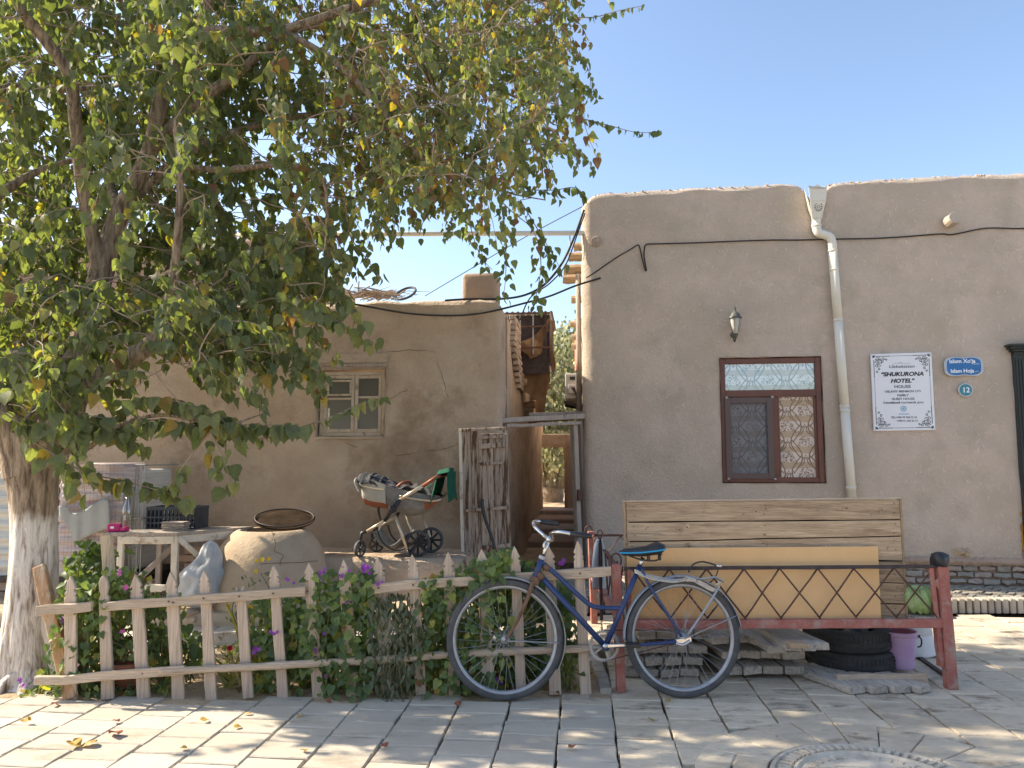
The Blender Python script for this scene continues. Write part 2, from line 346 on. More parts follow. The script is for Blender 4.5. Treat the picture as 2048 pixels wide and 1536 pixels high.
DISC = M('cast_stone', (.52, .46, .36), (.68, .61, .5), scale=9, rough=.8, bump=.8, coord='World', c3=(.28, .25, .2), c3lo=.55, c3hi=.7)
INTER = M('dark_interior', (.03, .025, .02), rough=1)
def glassmat(name, rough=.02, tint=(1, 1, 1), mixf=None):
    m = bpy.data.materials.new(name); m.use_nodes = True; n = m.node_tree.nodes; L = m.node_tree.links; n.remove(n['Principled BSDF'])
    t = n.new('ShaderNodeBsdfTransparent'); t.inputs[0].default_value = tuple(tint)+(1,)
    g = n.new('ShaderNodeBsdfGlossy'); g.inputs['Roughness'].default_value = rough
    nz = n.new('ShaderNodeTexNoise'); nz.inputs['Scale'].default_value = 1.6; tc = n.new('ShaderNodeTexCoord'); L.new(tc.outputs['Object'], nz.inputs['Vector'])
    bp = n.new('ShaderNodeBump'); bp.inputs['Strength'].default_value = .05; bp.inputs['Distance'].default_value = .12; L.new(nz.outputs['Fac'], bp.inputs['Height']); L.new(bp.outputs[0], g.inputs['Normal'])
    fr = n.new('ShaderNodeFresnel'); fr.inputs['IOR'].default_value = 1.7
    mx = n.new('ShaderNodeMixShader')
    if mixf is None: L.new(fr.outputs[0], mx.inputs[0])
    else: mx.inputs[0].default_value = mixf
    L.new(t.outputs[0], mx.inputs[1]); L.new(g.outputs[0], mx.inputs[2]); L.new(mx.outputs[0], n['Material Output'].inputs[0])
    MATS[name] = m; return m
GLASS = glassmat('window_glass', mixf=.19)
DUSTG = glassmat('dusty_glass', rough=.35, tint=(.5, .47, .42), mixf=.25)
LAMPG = M('lamp_glass', (.6, .58, .52), (.7, .68, .62), scale=9, rough=.3, trans=.3)
LEAF = leafmat('tree_leaf', [(0, (.095, .118, .064)), (.35, (.148, .172, .088)), (.6, (.22, .235, .11)), (.72, (.26, .225, .09)), (.80, (.46, .34, .05)), (.86, (.2, .12, .065)), (1, (.18, .095, .06))], trans=.44, tcol=(1.8, 1.95, .6), rough=.62)
VINE = leafmat('vine_leaf', [(0, (.08, .125, .055)), (.45, (.14, .195, .08)), (.75, (.23, .29, .09)), (.9, (.4, .36, .09)), (1, (.25, .15, .08))], trans=.42, tcol=(1.9, 2.0, .5))
HERB = leafmat('herb_leaf', [(0, (.11, .13, .08)), (.6, (.16, .185, .11)), (1, (.2, .18, .11))], trans=.35, tcol=(1.5, 1.5, .7))
BLADE = leafmat('blade_leaf', [(0, (.08, .14, .04)), (.5, (.28, .26, .08)), (1, (.45, .36, .16))], trans=.35)
FARL = leafmat('far_leaf', [(0, (.17, .19, .12)), (.5, (.31, .32, .2)), (1, (.52, .48, .3))], trans=.3, tcol=(1.3, 1.3, .8))

# ================================================================== GROUND
YAW_P = Vector((.0927, .9957, 0)); ROW = Vector((.9957, -.0927, 0))
MB().grid(lambda u, v: Vector((-160+320*u, -160+320*v, -.10)), 8, 8).build('ground', SOIL, None, centre=False)['kind'] = 'structure'
GX0, GX1, GY0, GY1 = -5.2, .60, 4.60, 5.86      # garden bed
def bumpy(x, y, a=.02): return a*N((x, y, 0), 3.1)+a*.5*N((x, y, 3), 9)+a*.3*N((x, y, 7), 24)
MB().grid(lambda u, v: Vector((GX0+(GX1-GX0)*u, GY0+(GY1-GY0+.12)*v-.12, -.016+.018*math.sin(math.pi*v)+bumpy(GX0+(GX1-GX0)*u, GY0+(GY1-GY0)*v))), 150, 40).build('garden_soil', SOIL, None, smooth=True, centre=False)['kind'] = 'structure'
# soil right of the tree root, darker litter follows later
paving = MB().add([(-14, -9, -.034), (14, -9, -.034), (14, 8.6, -.034), (-14, 8.6, -.034)], [(0, 1, 2, 3)]).build('paving', MORTAR, None, centre=False)
paving['kind'] = 'structure'
MED = G(1765, 1572); MED.z = 0
slab_variants = {}
def slab_mesh(mat, k):
    key = (mat.name, k)
    if key in slab_variants: return slab_variants[key]
    rs = random.Random(k*7+len(mat.name)); w2, l2 = .1405, .0948; c = .005; t = .03
    o = [(-w2, -l2), (w2, -l2), (w2, l2), (-w2, l2)]; o = [(x+rs.uniform(-.004, .004), y+rs.uniform(-.004, .004)) for x, y in o]
    # outline with small chips
    ring = []
    for i in range(4):
        a, b = o[i], o[(i+1) % 4]
        for tt in (0, .33, .7):
            ring.append((a[0]+(b[0]-a[0])*tt+rs.uniform(-.0022, .0022), a[1]+(b[1]-a[1])*tt+rs.uniform(-.0022, .0022)))
    n = len(ring); vs = [(x, y, -t) for x, y in ring]+[(x, y, -c) for x, y in ring]+[(x*(1-c/w2), y*(1-c/l2), rs.uniform(-.0008, .0008)) for x, y in ring]
    fs = [(i, (i+1) % n, n+(i+1) % n, n+i) for i in range(n)]+[(n+i, n+(i+1) % n, 2*n+(i+1) % n, 2*n+i) for i in range(n)]+[tuple(range(2*n, 3*n))]
    me = bpy.data.meshes.new('paving_slab'); me.from_pydata(vs, [], fs); me.materials.append(mat); slab_variants[key] = me
    return me
cands = []
O0 = G(1111, 1536); O0.z = 0
for i in range(-34, 30):
    for j in range(-30, 26):
        off = .101 if i % 2 else 0
        p = O0+ROW*((i+.5)*.291)+YAW_P*(j*.2025+off+.03*N((i, 0, 5), 3))
        if p.y < -4 or p.y > 7.0: continue
        if GX0-.3 < p.x < GX1+.06 and GY0-.02 < p.y < GY1-.04: continue
        if p.y > 6.45 and p.x < .45: continue
        if p.y > 6.93 and p.x >= .45: continue
        if (p-MED).length < .70: continue
        x, y = proj(p); vis = -80 < x < 2130 and 900 < y < 1600
        cands.append((not vis, -p.y if False else (p-CAM).length, p))
cands.sort(key=lambda c: (c[0], c[1]))
rest = {SLAB.name: MB(), SLAB_OLD.name: MB()}
for k, (nv, dd, p) in enumerate(cands):
    old = (p.x+.5*N((p.x, p.y, 2), 1.3)) > .55
    mat = SLAB_OLD if old else SLAB; me = slab_mesh(mat, random.randrange(9))
    rz = math.atan2(ROW.y, ROW.x)+rnd(-.008, .008)+(math.pi if random.random() < .5 else 0)
    q = Vector((p.x+rnd(-.003, .003), p.y+rnd(-.002, .002), rnd(-.003, .0015)))
    if k < 298 and not nv:
        o = bpy.data.objects.new('paving_slab', me); col.objects.link(o); o.parent = paving; o.location = q; o.rotation_euler = (rnd(-.008, .008), rnd(-.006, .006), rz)
    else:
        Mx = Matrix.Translation(q)@Matrix.Rotation(rz, 4, 'Z')
        rest[mat.name].add([Mx@v.co for v in me.vertices], [tuple(f.vertices) for f in me.polygons])
for nm, mb in rest.items():
    tag(mb.build('paving_slab_rest', MATS[nm], paving, fix=False), kind='stuff')
# kerb of broken stone along the garden, right end
for k in range(9):
    MB().box((GX1-.03+rnd(-.01, .01), 4.72+k*.125, -.005+rnd(0, .012)), (.07, .115, .05)).build('kerb_brick', BRICK_G, paving, bevel=.006)
# medallion with radiating slabs
med = empty('paving_medallion', MED, 'round carved stone medallion with ring of teeth set in the paving', 'manhole cover')
mb = MB().lathe(MED, [(0.0001, -.002), (.72, -.006), (.72, -.03)], 48); mb.build('bed', MORTAR, med, centre=False)
o = med.children[0]; o.location = (-MED.x, -MED.y, 0)
nring = 22
for k in range(nring):
    a0, a1 = 2*math.pi*(k+.018)/nring, 2*math.pi*(k+.982)/nring
    for r0, r1 in ((.475, .785),) if k % 3 else ((.475, .62), (.632, .785)):
        L1 = []; h = rnd(.006, .010)
        for r, a in ((r0, a0), (r1, a0), (r1, a1), (r0, a1)): L1.append(Vector((MED.x+r*math.cos(a), MED.y+r*math.sin(a), h)))
        MB().prism(L1, [q-Vector((0, 0, .02)) for q in L1]).build('radial_slab', SLAB_OLD, med, bevel=.004, seg=1)
disc = MB().lathe(MED, [(.46, -.004), (.46, .009), (.445, .012), (.44, .012), (.43, -.002), (.365, -.002), (.36, .014), (.345, .018), (.335, .006), (.0001, .006)], 72).build('disc', DISC, med)
mb = MB()
for k in range(66):
    a = 2*math.pi*k/66; c, s_ = math.cos(a), math.sin(a); c2, s2 = math.cos(a+.35), math.sin(a+.35)
    mb.bar(MED+Vector((c*.372, s_*.372, .007)), MED+Vector((c*.425, s_*.425, .007)), .018, .018, side=(-s_, c, 0))
tag(mb.build('tooth_ring', DISC, med), kind='stuff')
mb = MB()
for (cx, cy, rr) in ((-.08, .03, .2), (.17, -.02, .12)):
    for q in (1, .86):
        mb.tube([MED+Vector((cx+rr*q*math.cos(t*.2618), cy+rr*q*math.sin(t*.2618)*.8, .008)) for t in range(24)], .006, 5, closed=True)
for k in range(7):
    mb.tube(bez([MED+Vector((-.26+.5*random.random(), -.2+.4*random.random(), .008)) for _ in range(3)], 6), .004, 5)
for k in range(14):
    a = .5+k*.17; mb.bar(MED+Vector((.28*math.cos(a), .28*math.sin(a), .009)), MED+Vector((.315*math.cos(a), .315*math.sin(a), .009)), .014, .006, side=(-math.sin(a), math.cos(a), 0))
mb.build('relief', DISC, med)

# raised brick-edged step along the guest house
STY = 6.98
step = MB().add([(.05, STY+.06, 0), (12, STY+.06, 0), (12, 9.5, 0), (.05, 9.5, 0), (.05, STY+.06, .115), (12, STY+.06, .115), (12, 9.5, .115), (.05, 9.5, .115)],
                [(3, 2, 1, 0), (4, 5, 6, 7), (0, 1, 5, 4), (1, 2, 6, 5), (2, 3, 7, 6), (3, 0, 4, 7)]).build('brick_step', MORTAR, None, centre=False); step['kind'] = 'structure'
xb = .10; k = 0
while xb < 6.4:
    wv = rnd(.047, .055)
    MB().hexa([Vector(q) for q in ((xb, STY+rnd(-.006, .004), .002), (xb+wv, STY, .002), (xb+wv, STY+.12, .002), (xb, STY+.12, .002), (xb, STY+rnd(-.006, .004), .134+rnd(-.003, .003)), (xb+wv, STY, .134), (xb+wv, STY+.12, .134), (xb, STY+.12, .134))]).build('step_brick', BRICK_G, step, bevel=.006, seg=1)
    xb += wv+.016
mb = MB()      # herringbone bricks on the tread
for i in range(0, 60):
    for j in range(0, 12):
        x = .15+i*.112; y = STY+.17+j*.112
        if y > 8.5: continue
        sgn = 1 if (i % 2) else -1
        Mz = Matrix.Rotation(sgn*R_(45), 3, 'Z'); mb.box((x, y+(.02 if i % 2 else 0), .118+rnd(0, .004)), (.14, .045, .03), Mz)
tag(mb.build('herringbone_bricks', BRICK_G, step, fix=False), kind='stuff')

# ================================================================== ADOBE SHELLS
def adobe_shell(name, cols, rows, topz, mat, parent, skip=None, disp=.012, thick=.38, tr=.10, seed=0):
    """cols: list of (x, y, nx, ny, s); rows: heights; wall surface with an uneven rounded top"""
    vs = []; fs = []; nr = len(rows)
    cap = 6
    for (x, y, nx, ny, s) in cols:
        T = topz(s, x, y)
        zs = []
        for z in rows: zs.append(min(z, T-tr))
        for q, z in enumerate(zs):
            dz = disp*(1.1*noise.noise(Vector((x*1.7, y*1.7, z*1.7+seed)))+.55*noise.noise(Vector((x*5, y*5, z*5)))+.3*noise.noise(Vector((x*14, y*14, z*14))))
            vs.append((x+nx*dz, y+ny*dz, z))
        d0 = disp*.9*noise.noise(Vector((x*3, y*3, T*3+seed)))
        for c in range(1, cap+1):
            t = c/cap
            if t < .67:
                a = t/.67*math.pi/2; inn = tr*(1-math.cos(a)); z = T-tr+tr*math.sin(a)
            else: inn = tr+(thick-tr)*(t-.67)/.33; z = T
            z += .012*noise.noise(Vector((x*11, y*11, c)))+.014*noise.noise(Vector((x*27, y*27, c*2)))
            vs.append((x-nx*(inn-d0*(1-t)), y-ny*(inn-d0*(1-t)), z))
    per = nr+cap
    for i in range(len(cols)-1):
        for q in range(per-1):
            if q < nr-1:
                if rows[q] >= max(topz(cols[i][4], cols[i][0], cols[i][1]), topz(cols[i+1][4], cols[i+1][0], cols[i+1][1]))-tr: continue
                sm = (cols[i][4]+cols[i+1][4])/2; zm = (rows[q]+rows[q+1])/2
                if skip and skip(sm, zm): continue
            a = i*per+q; b = (i+1)*per+q
            fs.append((a, b, b+1, a+1))
    mb = MB(); mb.v = vs; mb.f = fs
    return mb.build(name, mat, parent, smooth=True, fix=True)
def path_cols(fr, s0, s1, extra, side_dir, side_len, rad=.13, step=.06, side_step=.12):
    """columns: side wall coming forward, rounded corner at fr s=0, then the front from s0..s1"""
    out = []; n = fr.n; u = fr.u; sd = Vector(side_dir).normalized()      # sd points back along the side wall
    left = s1 > s0
    ou = u if left else -u       # direction along the front away from the corner
    so = -ou                     # rough outward normal of side wall
    so = (so-sd*so.dot(sd)).normalized()
    m = max(2, int(side_len/side_step)); p0 = fr.pt(0, 0)
    for i in range(m):
        q = p0+sd*(rad+(side_len-rad)*(1-i/m)**1.6); out.append((q.x, q.y, so.x, so.y, -((1 if left else -1))*(q-p0).length if False else (-999 if left else 999)))
    c = p0+sd*rad+ou*rad
    for i in range(7):
        t = i/6; nn = (so*math.cos(t*math.pi/2)+n*math.sin(t*math.pi/2)).normalized(); q = c+nn*rad
        out.append((q.x, q.y, nn.x, nn.y, (q-p0).dot(ou)*(1 if left else -1)))
    L = abs(s1); ss = list(np.arange(rad+step, L, step))+[abs(e) for e in extra]
    ss = sorted(set(round(v, 4) for v in ss if v <= L))
    ss2 = []
    ex = [round(abs(e), 4) for e in extra]
    for v in ss:
        if v in ex or all(abs(v-e) > .02 for e in ex): ss2.append(v)
    for v in ss2:
        q = p0+ou*v; out.append((q.x, q.y, n.x, n.y, v if left else -v))
    q = p0+ou*(L+.0); out.append((q.x, q.y, n.x, n.y, L if left else -L))
    return out
def mkrows(z0, z1, step, extra):
    rr = sorted(set([round(v, 4) for v in np.arange(z0, z1, step)]+[round(e, 4) for e in extra])); ex = [round(e, 4) for e in extra]
    return [v for v in rr if v in ex or all(abs(v-e) > .018 for e in ex)]

# ---------------- guest house on the right
H = Fr((at(1168, 900, 8.25).x, 8.25, 0), (math.cos(R_(8)), -math.sin(R_(8)), 0))
ALLEY = Vector((.093, .9957, 0)).normalized()
hotel = empty('guest_house', H.pt(2.5, 0, -.5), 'mud-plastered guest house with brown framed window and straw-flecked walls', 'house')
wl, wt = H.px(1438, 716); wr, wb = H.px(1653, 967); WH = (wl, wr, wb, wt)
topk = [(H.px(x, y)) for x, y in ((1170, 402), (1185, 390), (1210, 384), (1300, 380), (1400, 374), (1480, 371), (1560, 366), (1590, 367), (1606, 372), (1614, 392), (1628, 400), (1645, 392), (1655, 368), (1700, 362), (1800, 356), (1900, 350), (2048, 345))]
tks = [a for a, b in topk]+[9.5]; tkz = [b for a, b in topk]+[topk[-1][1]+.02]
def hotel_top(s, x, y):
    if s < -100: return 4.28+.03*N((x, y, 1), 2)
    return float(np.interp(s, tks, tkz))+.012*N((s, 4, 1), 3)
LIPZ = H.px(1950, 1126)[1]
dl, dz_ = H.px(2022, 700)
cols = path_cols(H, 0, 9.5, [wl, wr, dl], ALLEY, 9.0, rad=.11, step=.055)
rows = mkrows(0, 4.7, .055, [wb, wt, LIPZ])
DOOR = (dl, dl+1.2, .12, dz_)
hw = adobe_shell('wall', cols, rows, hotel_top, ADOBE_R, hotel, skip=lambda s, z: (wl < s < wr and wb < z < wt) or (DOOR[0] < s < DOOR[1] and z < DOOR[3]) or (z < LIPZ-.02 and s > 3.2 and s < DOOR[0]), disp=.016, thick=.4, tr=.06)
MB().add([H.pt(.1, 4.15, -.2), H.pt(9.4, 4.15, -.2), H.pt(9.4, 4.15, -9), H.pt(.1, 4.15, -9)], [(0, 1, 2, 3)]).build('roof', CLAY, hotel)
MB().add([H.pt(9.45, 0, 0), H.pt(9.45, 4.3, 0), H.pt(9.45, 4.3, -9), H.pt(9.45, 0, -9), H.pt(.6, 0, -9), H.pt(.6, 4.3, -9)], [(0, 1, 2, 3), (3, 2, 5, 4)]).build('back_wall', ADOBE, hotel)
# brick plinth under a crumbling plaster lip
mb = MB().fbox(H, 3.15, DOOR[0]-.0, .10, LIPZ-.01, -.3, -.045); mb.build('plinth_core', ADOBE, hotel)
mb = MB(); mb.grid(lambda u, v: H.pt(3.2+(DOOR[0]-3.2)*u, LIPZ-.02+.07*v+.016*N((u*30, v, 0), 1)-.02*(1-v)*abs(N((u*9, 3, 0), 1)), .012+.022*math.sin(math.pi*v)*(1+.8*N((u*22, v*2, 1), 1))), 90, 6); mb.build('plaster_lip', ADOBE, hotel, smooth=True)
z = .14
for r in range(3):
    s = 3.2+rnd(0, .1); hgt = (LIPZ-.02-.14)/3
    while s < DOOR[0]-.02:
        Lb = rnd(.13, .2); e = min(s+Lb-.012, DOOR[0]-.005)
        MB().bar(H.pt(s, z+hgt*.5, -.035), H.pt(e, z+hgt*.5+rnd(-.003, .003), -.035), hgt-.016+rnd(-.012, .002), .05+rnd(0, .035), n=3, j=.009, side=(0, 0, 1)).build('brick', random.choice([BRICK, BRICK_G]), hotel, bevel=.009, seg=2)
        s += Lb
    z += hgt
# mud repair patches on the lip
mb = MB(); c = H.P(1925, 1104); mb.grid(lambda u, v: c+H.u*((u-.5)*.24)+Vector((0, 0, 1))*((v-.5)*.12+.02*N((u*5, v*5, 3), 1))+H.n*(-.03+.075*math.sin(math.pi*u)*math.sin(math.pi*v)*(1+.7*N((u*6, v*6, 9), 1))), 24, 16); mb.build('mud_patch', CLAY, hotel, smooth=True)
# straw in the plaster
mb = MB()
for k in range(2600):
    s, z = rnd(.1, 6.0), rnd(.4, 4.2)
    if wl-.02 < s < wr+.02 and wb-.02 < z < wt+.02: continue
    if s > dl-.09 and z < dz_+.12: continue
    a = rnd(0, math.pi) if random.random() < .5 else random.gauss(1.4, .5); L = abs(random.gauss(.009, .009))+.003; wv = rnd(.0008, .0017)
    da, db = math.cos(a)*L, math.sin(a)*L; ea, eb = -math.sin(a)*wv, math.cos(a)*wv
    b0 = .016*(1.1*0)
    x, y, zz = H.pt(s, z)
    dz = .016*(1.1*noise.noise(Vector((x*1.7, y*1.7, z*1.7)))+.55*noise.noise(Vector((x*5, y*5, z*5)))+.3*noise.noise(Vector((x*14, y*14, z*14))))+.0015
    mb.add([H.pt(s-da-ea, z-db-eb, dz), H.pt(s+da-ea, z+db-eb, dz+.003), H.pt(s+da+ea, z+db+eb, dz+.003), H.pt(s-da+ea, z-db+eb, dz)], [(0, 1, 2, 3)])
tag(mb.build('straw', STRAW, hotel, fix=False), kind='stuff')
# crumbs of mud and straw along the parapet
mb = MB()
for k in range(700):
    s = rnd(.05, 6.3); r = rnd(.004, .014); p = H.pt(s, hotel_top(s, 0, 0)-.004+rnd(-.006, .004), -rnd(.0, .12)-.02)
    mb.lathe(p, [(.0001, -r), (r, -r*.3), (r*.8, r*.5), (.0001, r)], 5, axis=Vector((rnd(-1, 1), rnd(-1, 1), 1)))
for k in range(500):
    s = rnd(.05, 6.3); p = H.pt(s, hotel_top(s, 0, 0)+.002, -rnd(.02, .12)); d_ = Vector((rnd(-1, 1), rnd(-1, 1), rnd(0, .9))).normalized()*rnd(.01, .035); mb.tube([p, p+d_], .0012, 3, cap=False)
tag(mb.build('parapet_crumbs', CLAY, hotel, fix=False), kind='stuff')
# window reveal
def reveal(fr, s0, s1, z0, z1, dep, mat, parent, name='window_reveal', fl=.012):
    mb = MB()
    def side(a, b, nn):
        mb.grid(lambda u, v: fr.pt(a[0]+(b[0]-a[0])*u+nn[0]*fl*N((u*6, v*3, a[0]), 1), a[1]+(b[1]-a[1])*u+nn[1]*fl*N((u*6, v*3, a[1]), 1), fl-(dep+fl)*v), 20, 4)
    side((s0, z0), (s1, z0), (0, 1)); side((s1, z0), (s1, z1), (1, 0)); side((s1, z1), (s0, z1), (0, 1)); side((s0, z1), (s0, z0), (1, 0))
    return mb.build(name, mat, parent, smooth=True)
reveal(H, wl, wr, wb, wt, .12, ADOBE_R, hotel)
# window: frame, transom, screen, casement, curtain
winf = empty('window', H.pt(wl, wb, -.05)); winf.parent = hotel; winf.location = H.pt(wl, wb, -.05)-WLOC[hotel.name]
def wpx(x, y): return H.px(x, y, -.04)
tl, tr_, br, bl = wpx(1440, 721), wpx(1647, 715), wpx(1655, 966), wpx(1447, 966)
def wbar(name, p, q, wd, mat=BROWNF, d=-.04, th=.06, par=winf, bev=.006):
    return MB().bar(H.pt(p[0], p[1], d), H.pt(q[0], q[1], d), wd, th, side=(H.u if abs(q[1]-p[1]) > abs(q[0]-p[0]) else (0, 0, 1))).build(name, mat, par, bevel=bev)
i_ = .028
x0, x1, z0, z1 = wl+.006, wr-.008, wb+.006, wt-.008
wbar('frame', (x0+i_, z0), (x0+i_, z1), .056); wbar('frame', (x1-i_, z0), (x1-i_, z1), .056)
wbar('frame', (x0+.057, z1-i_), (x1-.057, z1-i_), .056, d=-.042); wbar('frame', (x0+.057, z0+i_), (x1-.057, z0+i_), .056, d=-.042)
tz = wpx(1540, 787)[1]; wbar('transom_bar', (x0+.057, tz), (x1-.057, tz), .075, d=-.041)
mxs_ = wpx(1548, 880)[0]; wbar('mullion', (mxs_, z0+.057), (mxs_, tz-.038), .07, d=-.041)
sc0, sc1 = x0+.04, mxs_-.012
SCR = M('screen_frame', (.13, .095, .085), rough=.5)
for (p, q, wd) in (((sc0+.03, z0+.04), (sc0+.03, tz-.045), .06), ((sc1-.03, z0+.04), (sc1-.03, tz-.045), .06), ((sc0+.061, tz-.075), (sc1-.061, tz-.075), .06), ((sc0+.061, z0+.07), (sc1-.061, z0+.07), .06)):
    wbar('screen_frame', p, q, wd, SCR, d=-.0, th=.018, bev=.003)
scr = bpy.data.materials.new('mosquito_mesh'); scr.use_nodes = True; nn = scr.node_tree.nodes; LL = scr.node_tree.links; bb = nn['Principled BSDF']
bb.inputs['Base Color'].default_value = (.12, .15, .19, 1); bb.inputs['Roughness'].default_value = .7
tt = nn.new('ShaderNodeBsdfTransparent'); mm = nn.new('ShaderNodeMixShader'); mm.inputs[0].default_value = .30; LL.new(tt.outputs[0], mm.inputs[1]); LL.new(bb.outputs[0], mm.inputs[2]); LL.new(mm.outputs[0], nn['Material Output'].inputs[0])
MB().fbox(H, sc0+.06, sc1-.06, z0+.09, tz-.095, -.002, .001).build('mosquito_screen', scr, winf)
for sx in (sc0+.02, sc1): 
    MB().fbox(H, sx-.012, sx+.012, tz-.055, tz-.03, .01, .02).build('clip', DULLM, winf, bevel=.003); MB().fbox(H, sx-.012, sx+.012, z0+.03, z0+.05, .01, .02).build('clip', DULLM, winf, bevel=.003)
MB().fbox(H, x0+.05, x1-.05, tz+.03, z1-.05, -.052, -.047).build('pane', GLASS, winf)
MB().fbox(H, mxs_+.03, x1-.05, z0+.05, tz-.03, -.052, -.047).build('pane', GLASS, winf)
MB().fbox(H, x0+.05, mxs_-.03, z0+.05, tz-.03, -.052, -.047).build('pane', GLASS, winf)
for (p, q, wd) in (((mxs_+.048, z0+.06), (mxs_+.048, tz-.04), .03), ((x1-.066, z0+.06), (x1-.066, tz-.04), .03)):
    wbar('casement', p, q, wd, BROWNF, d=-.046, th=.03, bev=.003)
# curtain with woven pattern
CUR = M('curtain', (.55, .48, .36), (.62, .55, .42), scale=5, rough=.9, trans=.1); CURW = M('curtain_band', (.88, .87, .84), rough=.9); CURD = M('curtain_motif', (.09, .085, .075), rough=.9)
CD = -.062
cur = MB().grid(lambda u, v: H.pt(x0+(x1-x0)*u, z0+(z1-z0)*v, CD-.006+.004*math.sin(u*40)), 60, 2).build('curtain', CUR, winf, smooth=True)
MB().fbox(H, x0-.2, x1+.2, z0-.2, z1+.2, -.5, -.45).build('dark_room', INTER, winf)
px_ = (x1-x0)/2.9; pz = .30
mb1, mb2 = MB(), MB()
rowi = 0; zc = z1-.07
while zc > z0-.05:
    for k in range(-1, 5):
        cx = x0+px_*(k+(.5 if rowi % 2 else 0))-.03; 
        def seg(ax0, ax1, zz0, zz1):
            ax0, ax1 = max(ax0, x0), min(ax1, x1); zz0, zz1 = max(zz0, z0), min(zz1, z1)
            if ax1 > ax0 and zz1 > zz0: mb1.add([H.pt(ax0, zz0, CD), H.pt(ax1, zz0, CD), H.pt(ax1, zz1, CD), H.pt(ax0, zz1, CD)], [(0, 1, 2, 3)])
        seg(cx-px_*.38, cx+px_*.38, zc-.052, zc+.052)
        seg(cx+px_*.42, cx+px_*.58, zc-.052, zc+.04)
        # ogee outline
        for sg in (-1, 1):
            pts = [H.pt(min(max(cx+sg*px_*(.14+.26*math.cos(math.pi*(t-.5))**1.0 if 0 <= t <= 1 else .14), x0), x1), min(max(zc+pz*(t-.5)*1.15, z0), z1), CD+.002) for t in [q/12 for q in range(13)]]
            mb2.tube(pts, .0055, 4, sq=.3, sqd=H.n)
            pts = [H.pt(min(max(cx+sg*px_*(.14-.1*math.sin(math.pi*t)), x0), x1), min(max(zc-pz*.5-pz*.35*t, z0), z1), CD+.002) for t in [q/8 for q in range(9)]]
            mb2.tube(pts, .0048, 4, sq=.3, sqd=H.n)
        for q in range(90):
            t = rnd(0, 1); a = rnd(-1, 1); bx, bz = cx+a*px_*.27*(1-.45*t), zc-.045+t*.11-abs(a)*.03
            if not (x0+.01 < bx < x1-.01 and z0+.01 < bz < z1-.01): continue
            r = rnd(.004, .010); th = rnd(0, 3)
            mb2.add([H.pt(bx+r*math.cos(th+g*2.1), bz+r*math.sin(th+g*2.1), CD+.0015+q*.00003) for g in range(3)], [(0, 1, 2)])
        for (dx, dz2) in ((0, .022), (-.014, 0), (.014, 0), (0, -.012), (0, 0)):
            bx, bz = cx+px_*.5+dx, zc+dz2-.005
            if x0 < bx-.01 and bx+.01 < x1 and z0 < bz-.02 and bz+.02 < z1: mb2.add([H.pt(bx, bz-.012, CD+.002), H.pt(bx+.007, bz, CD+.002), H.pt(bx, bz+.012, CD+.002), H.pt(bx-.007, bz, CD+.002)], [(0, 1, 2, 3)])
    zc -= .165; rowi += 1
WL_ = cur
tag(mb1.build('woven_band', CURW, winf, fix=False)); tag(mb2.build('woven_motif', CURD, winf, fix=False), kind='stuff')
# dark carved door at the right edge
dr = empty('door', H.pt(dl, .12, 0)); dr.parent = hotel; dr.location = H.pt(dl, .12, 0)-WLOC[hotel.name]
MB().fbox(H, dl-.0, dl+.10, .12, dz_-.02, -.06, .035).build('jamb', DOORB, dr, bevel=.01)
for q in range(3): MB().fbox(H, dl+.015+q*.03, dl+.03+q*.03, .14, dz_-.1, .035, .045).build('moulding', DOORB, dr, bevel=.004)
for q in range(4): MB().fbox(H, dl-.06+.02*q, dl+1.26-.02*q, dz_-.02+.026*(3-q)-.03, dz_+.003+.026*(3-q)-.03, -.02, .11-.02*q).build('cornice', DOORB, dr, bevel=.005)
MB().fbox(H, dl+.1, dl+1.1, .12, dz_-.02, -.06, -.02).build('leaf', DOORB, dr)
MB().fbox(H, dl+1.1, dl+1.2, .12, dz_-.02, -.06, .035).build('jamb', DOORB, dr, bevel=.01)
MB().grid(lambda u, v: H.pt(dl-.02+.02*u, .35+v*.6, .0+.03*N((u*2, v*9, 0), 1)), 2, 20).build('foam_seal', OCHRE, dr)

# beam ends of the guest house
def log(p0, p1, r, name='log', mat=LOGW, par=None, n=12, **k):
    p0, p1 = Vector(p0), Vector(p1); m = 6; pts = [p0.lerp(p1, i/m)+Vector((0, 0, rnd(-.1, .1)*r)) for i in range(m+1)]
    return MB().tube(pts, [r*rnd(.93, 1.07) for _ in pts], n, j=.03).build(name, mat, par, smooth=False, bevel=.003, seg=1, **k)
a, b = H.px(1893, 447); log(H.pt(a-.0, b, -.12), H.pt(a+.02, b+.01, .17), .062, 'beam_end', ADOBE_R, hotel)
a, b = H.px(1193, 484); log(H.pt(a, b, -.12), H.pt(a, b, .03), .058, 'beam_end', GREYW, hotel)
SR = -ALLEY.cross(Vector((0, 0, 1)))     # outward from the guest house side wall (towards -X)
if SR.x > 0: SR = -SR
HS = lambda t, z, d=0: H.pt(0, 0)+ALLEY*t+SR*d+Vector((0, 0, z))
for (t, z, L, r) in ((.25, 3.86, .10, .05), (.45, 3.78, .16, .055), (.6, 3.66, .22, .06), (.9, 3.64, .24, .06), (2.6, 3.75, .16, .06), (3.9, 3.6, .2, .055), (4.1, 3.4, .18, .055), (5.6, 3.5, .2, .055)):
    log(HS(t, z, -.2), HS(t, z+rnd(-.02, .02), L), r, 'beam_end', LOGW, hotel, n=9)
# wooden downpipe battens on the alley side
MB().tube([HS(.9, 3.5, .05), HS(.95, 1.9, .06)], .022, 8).build('side_pipe', DULLM, hotel, smooth=True)
MB().tube([HS(.55, 3.6, .05), HS(.6, 1.86, .05)], .03, 8).build('side_pipe', GREYW, hotel, smooth=True)

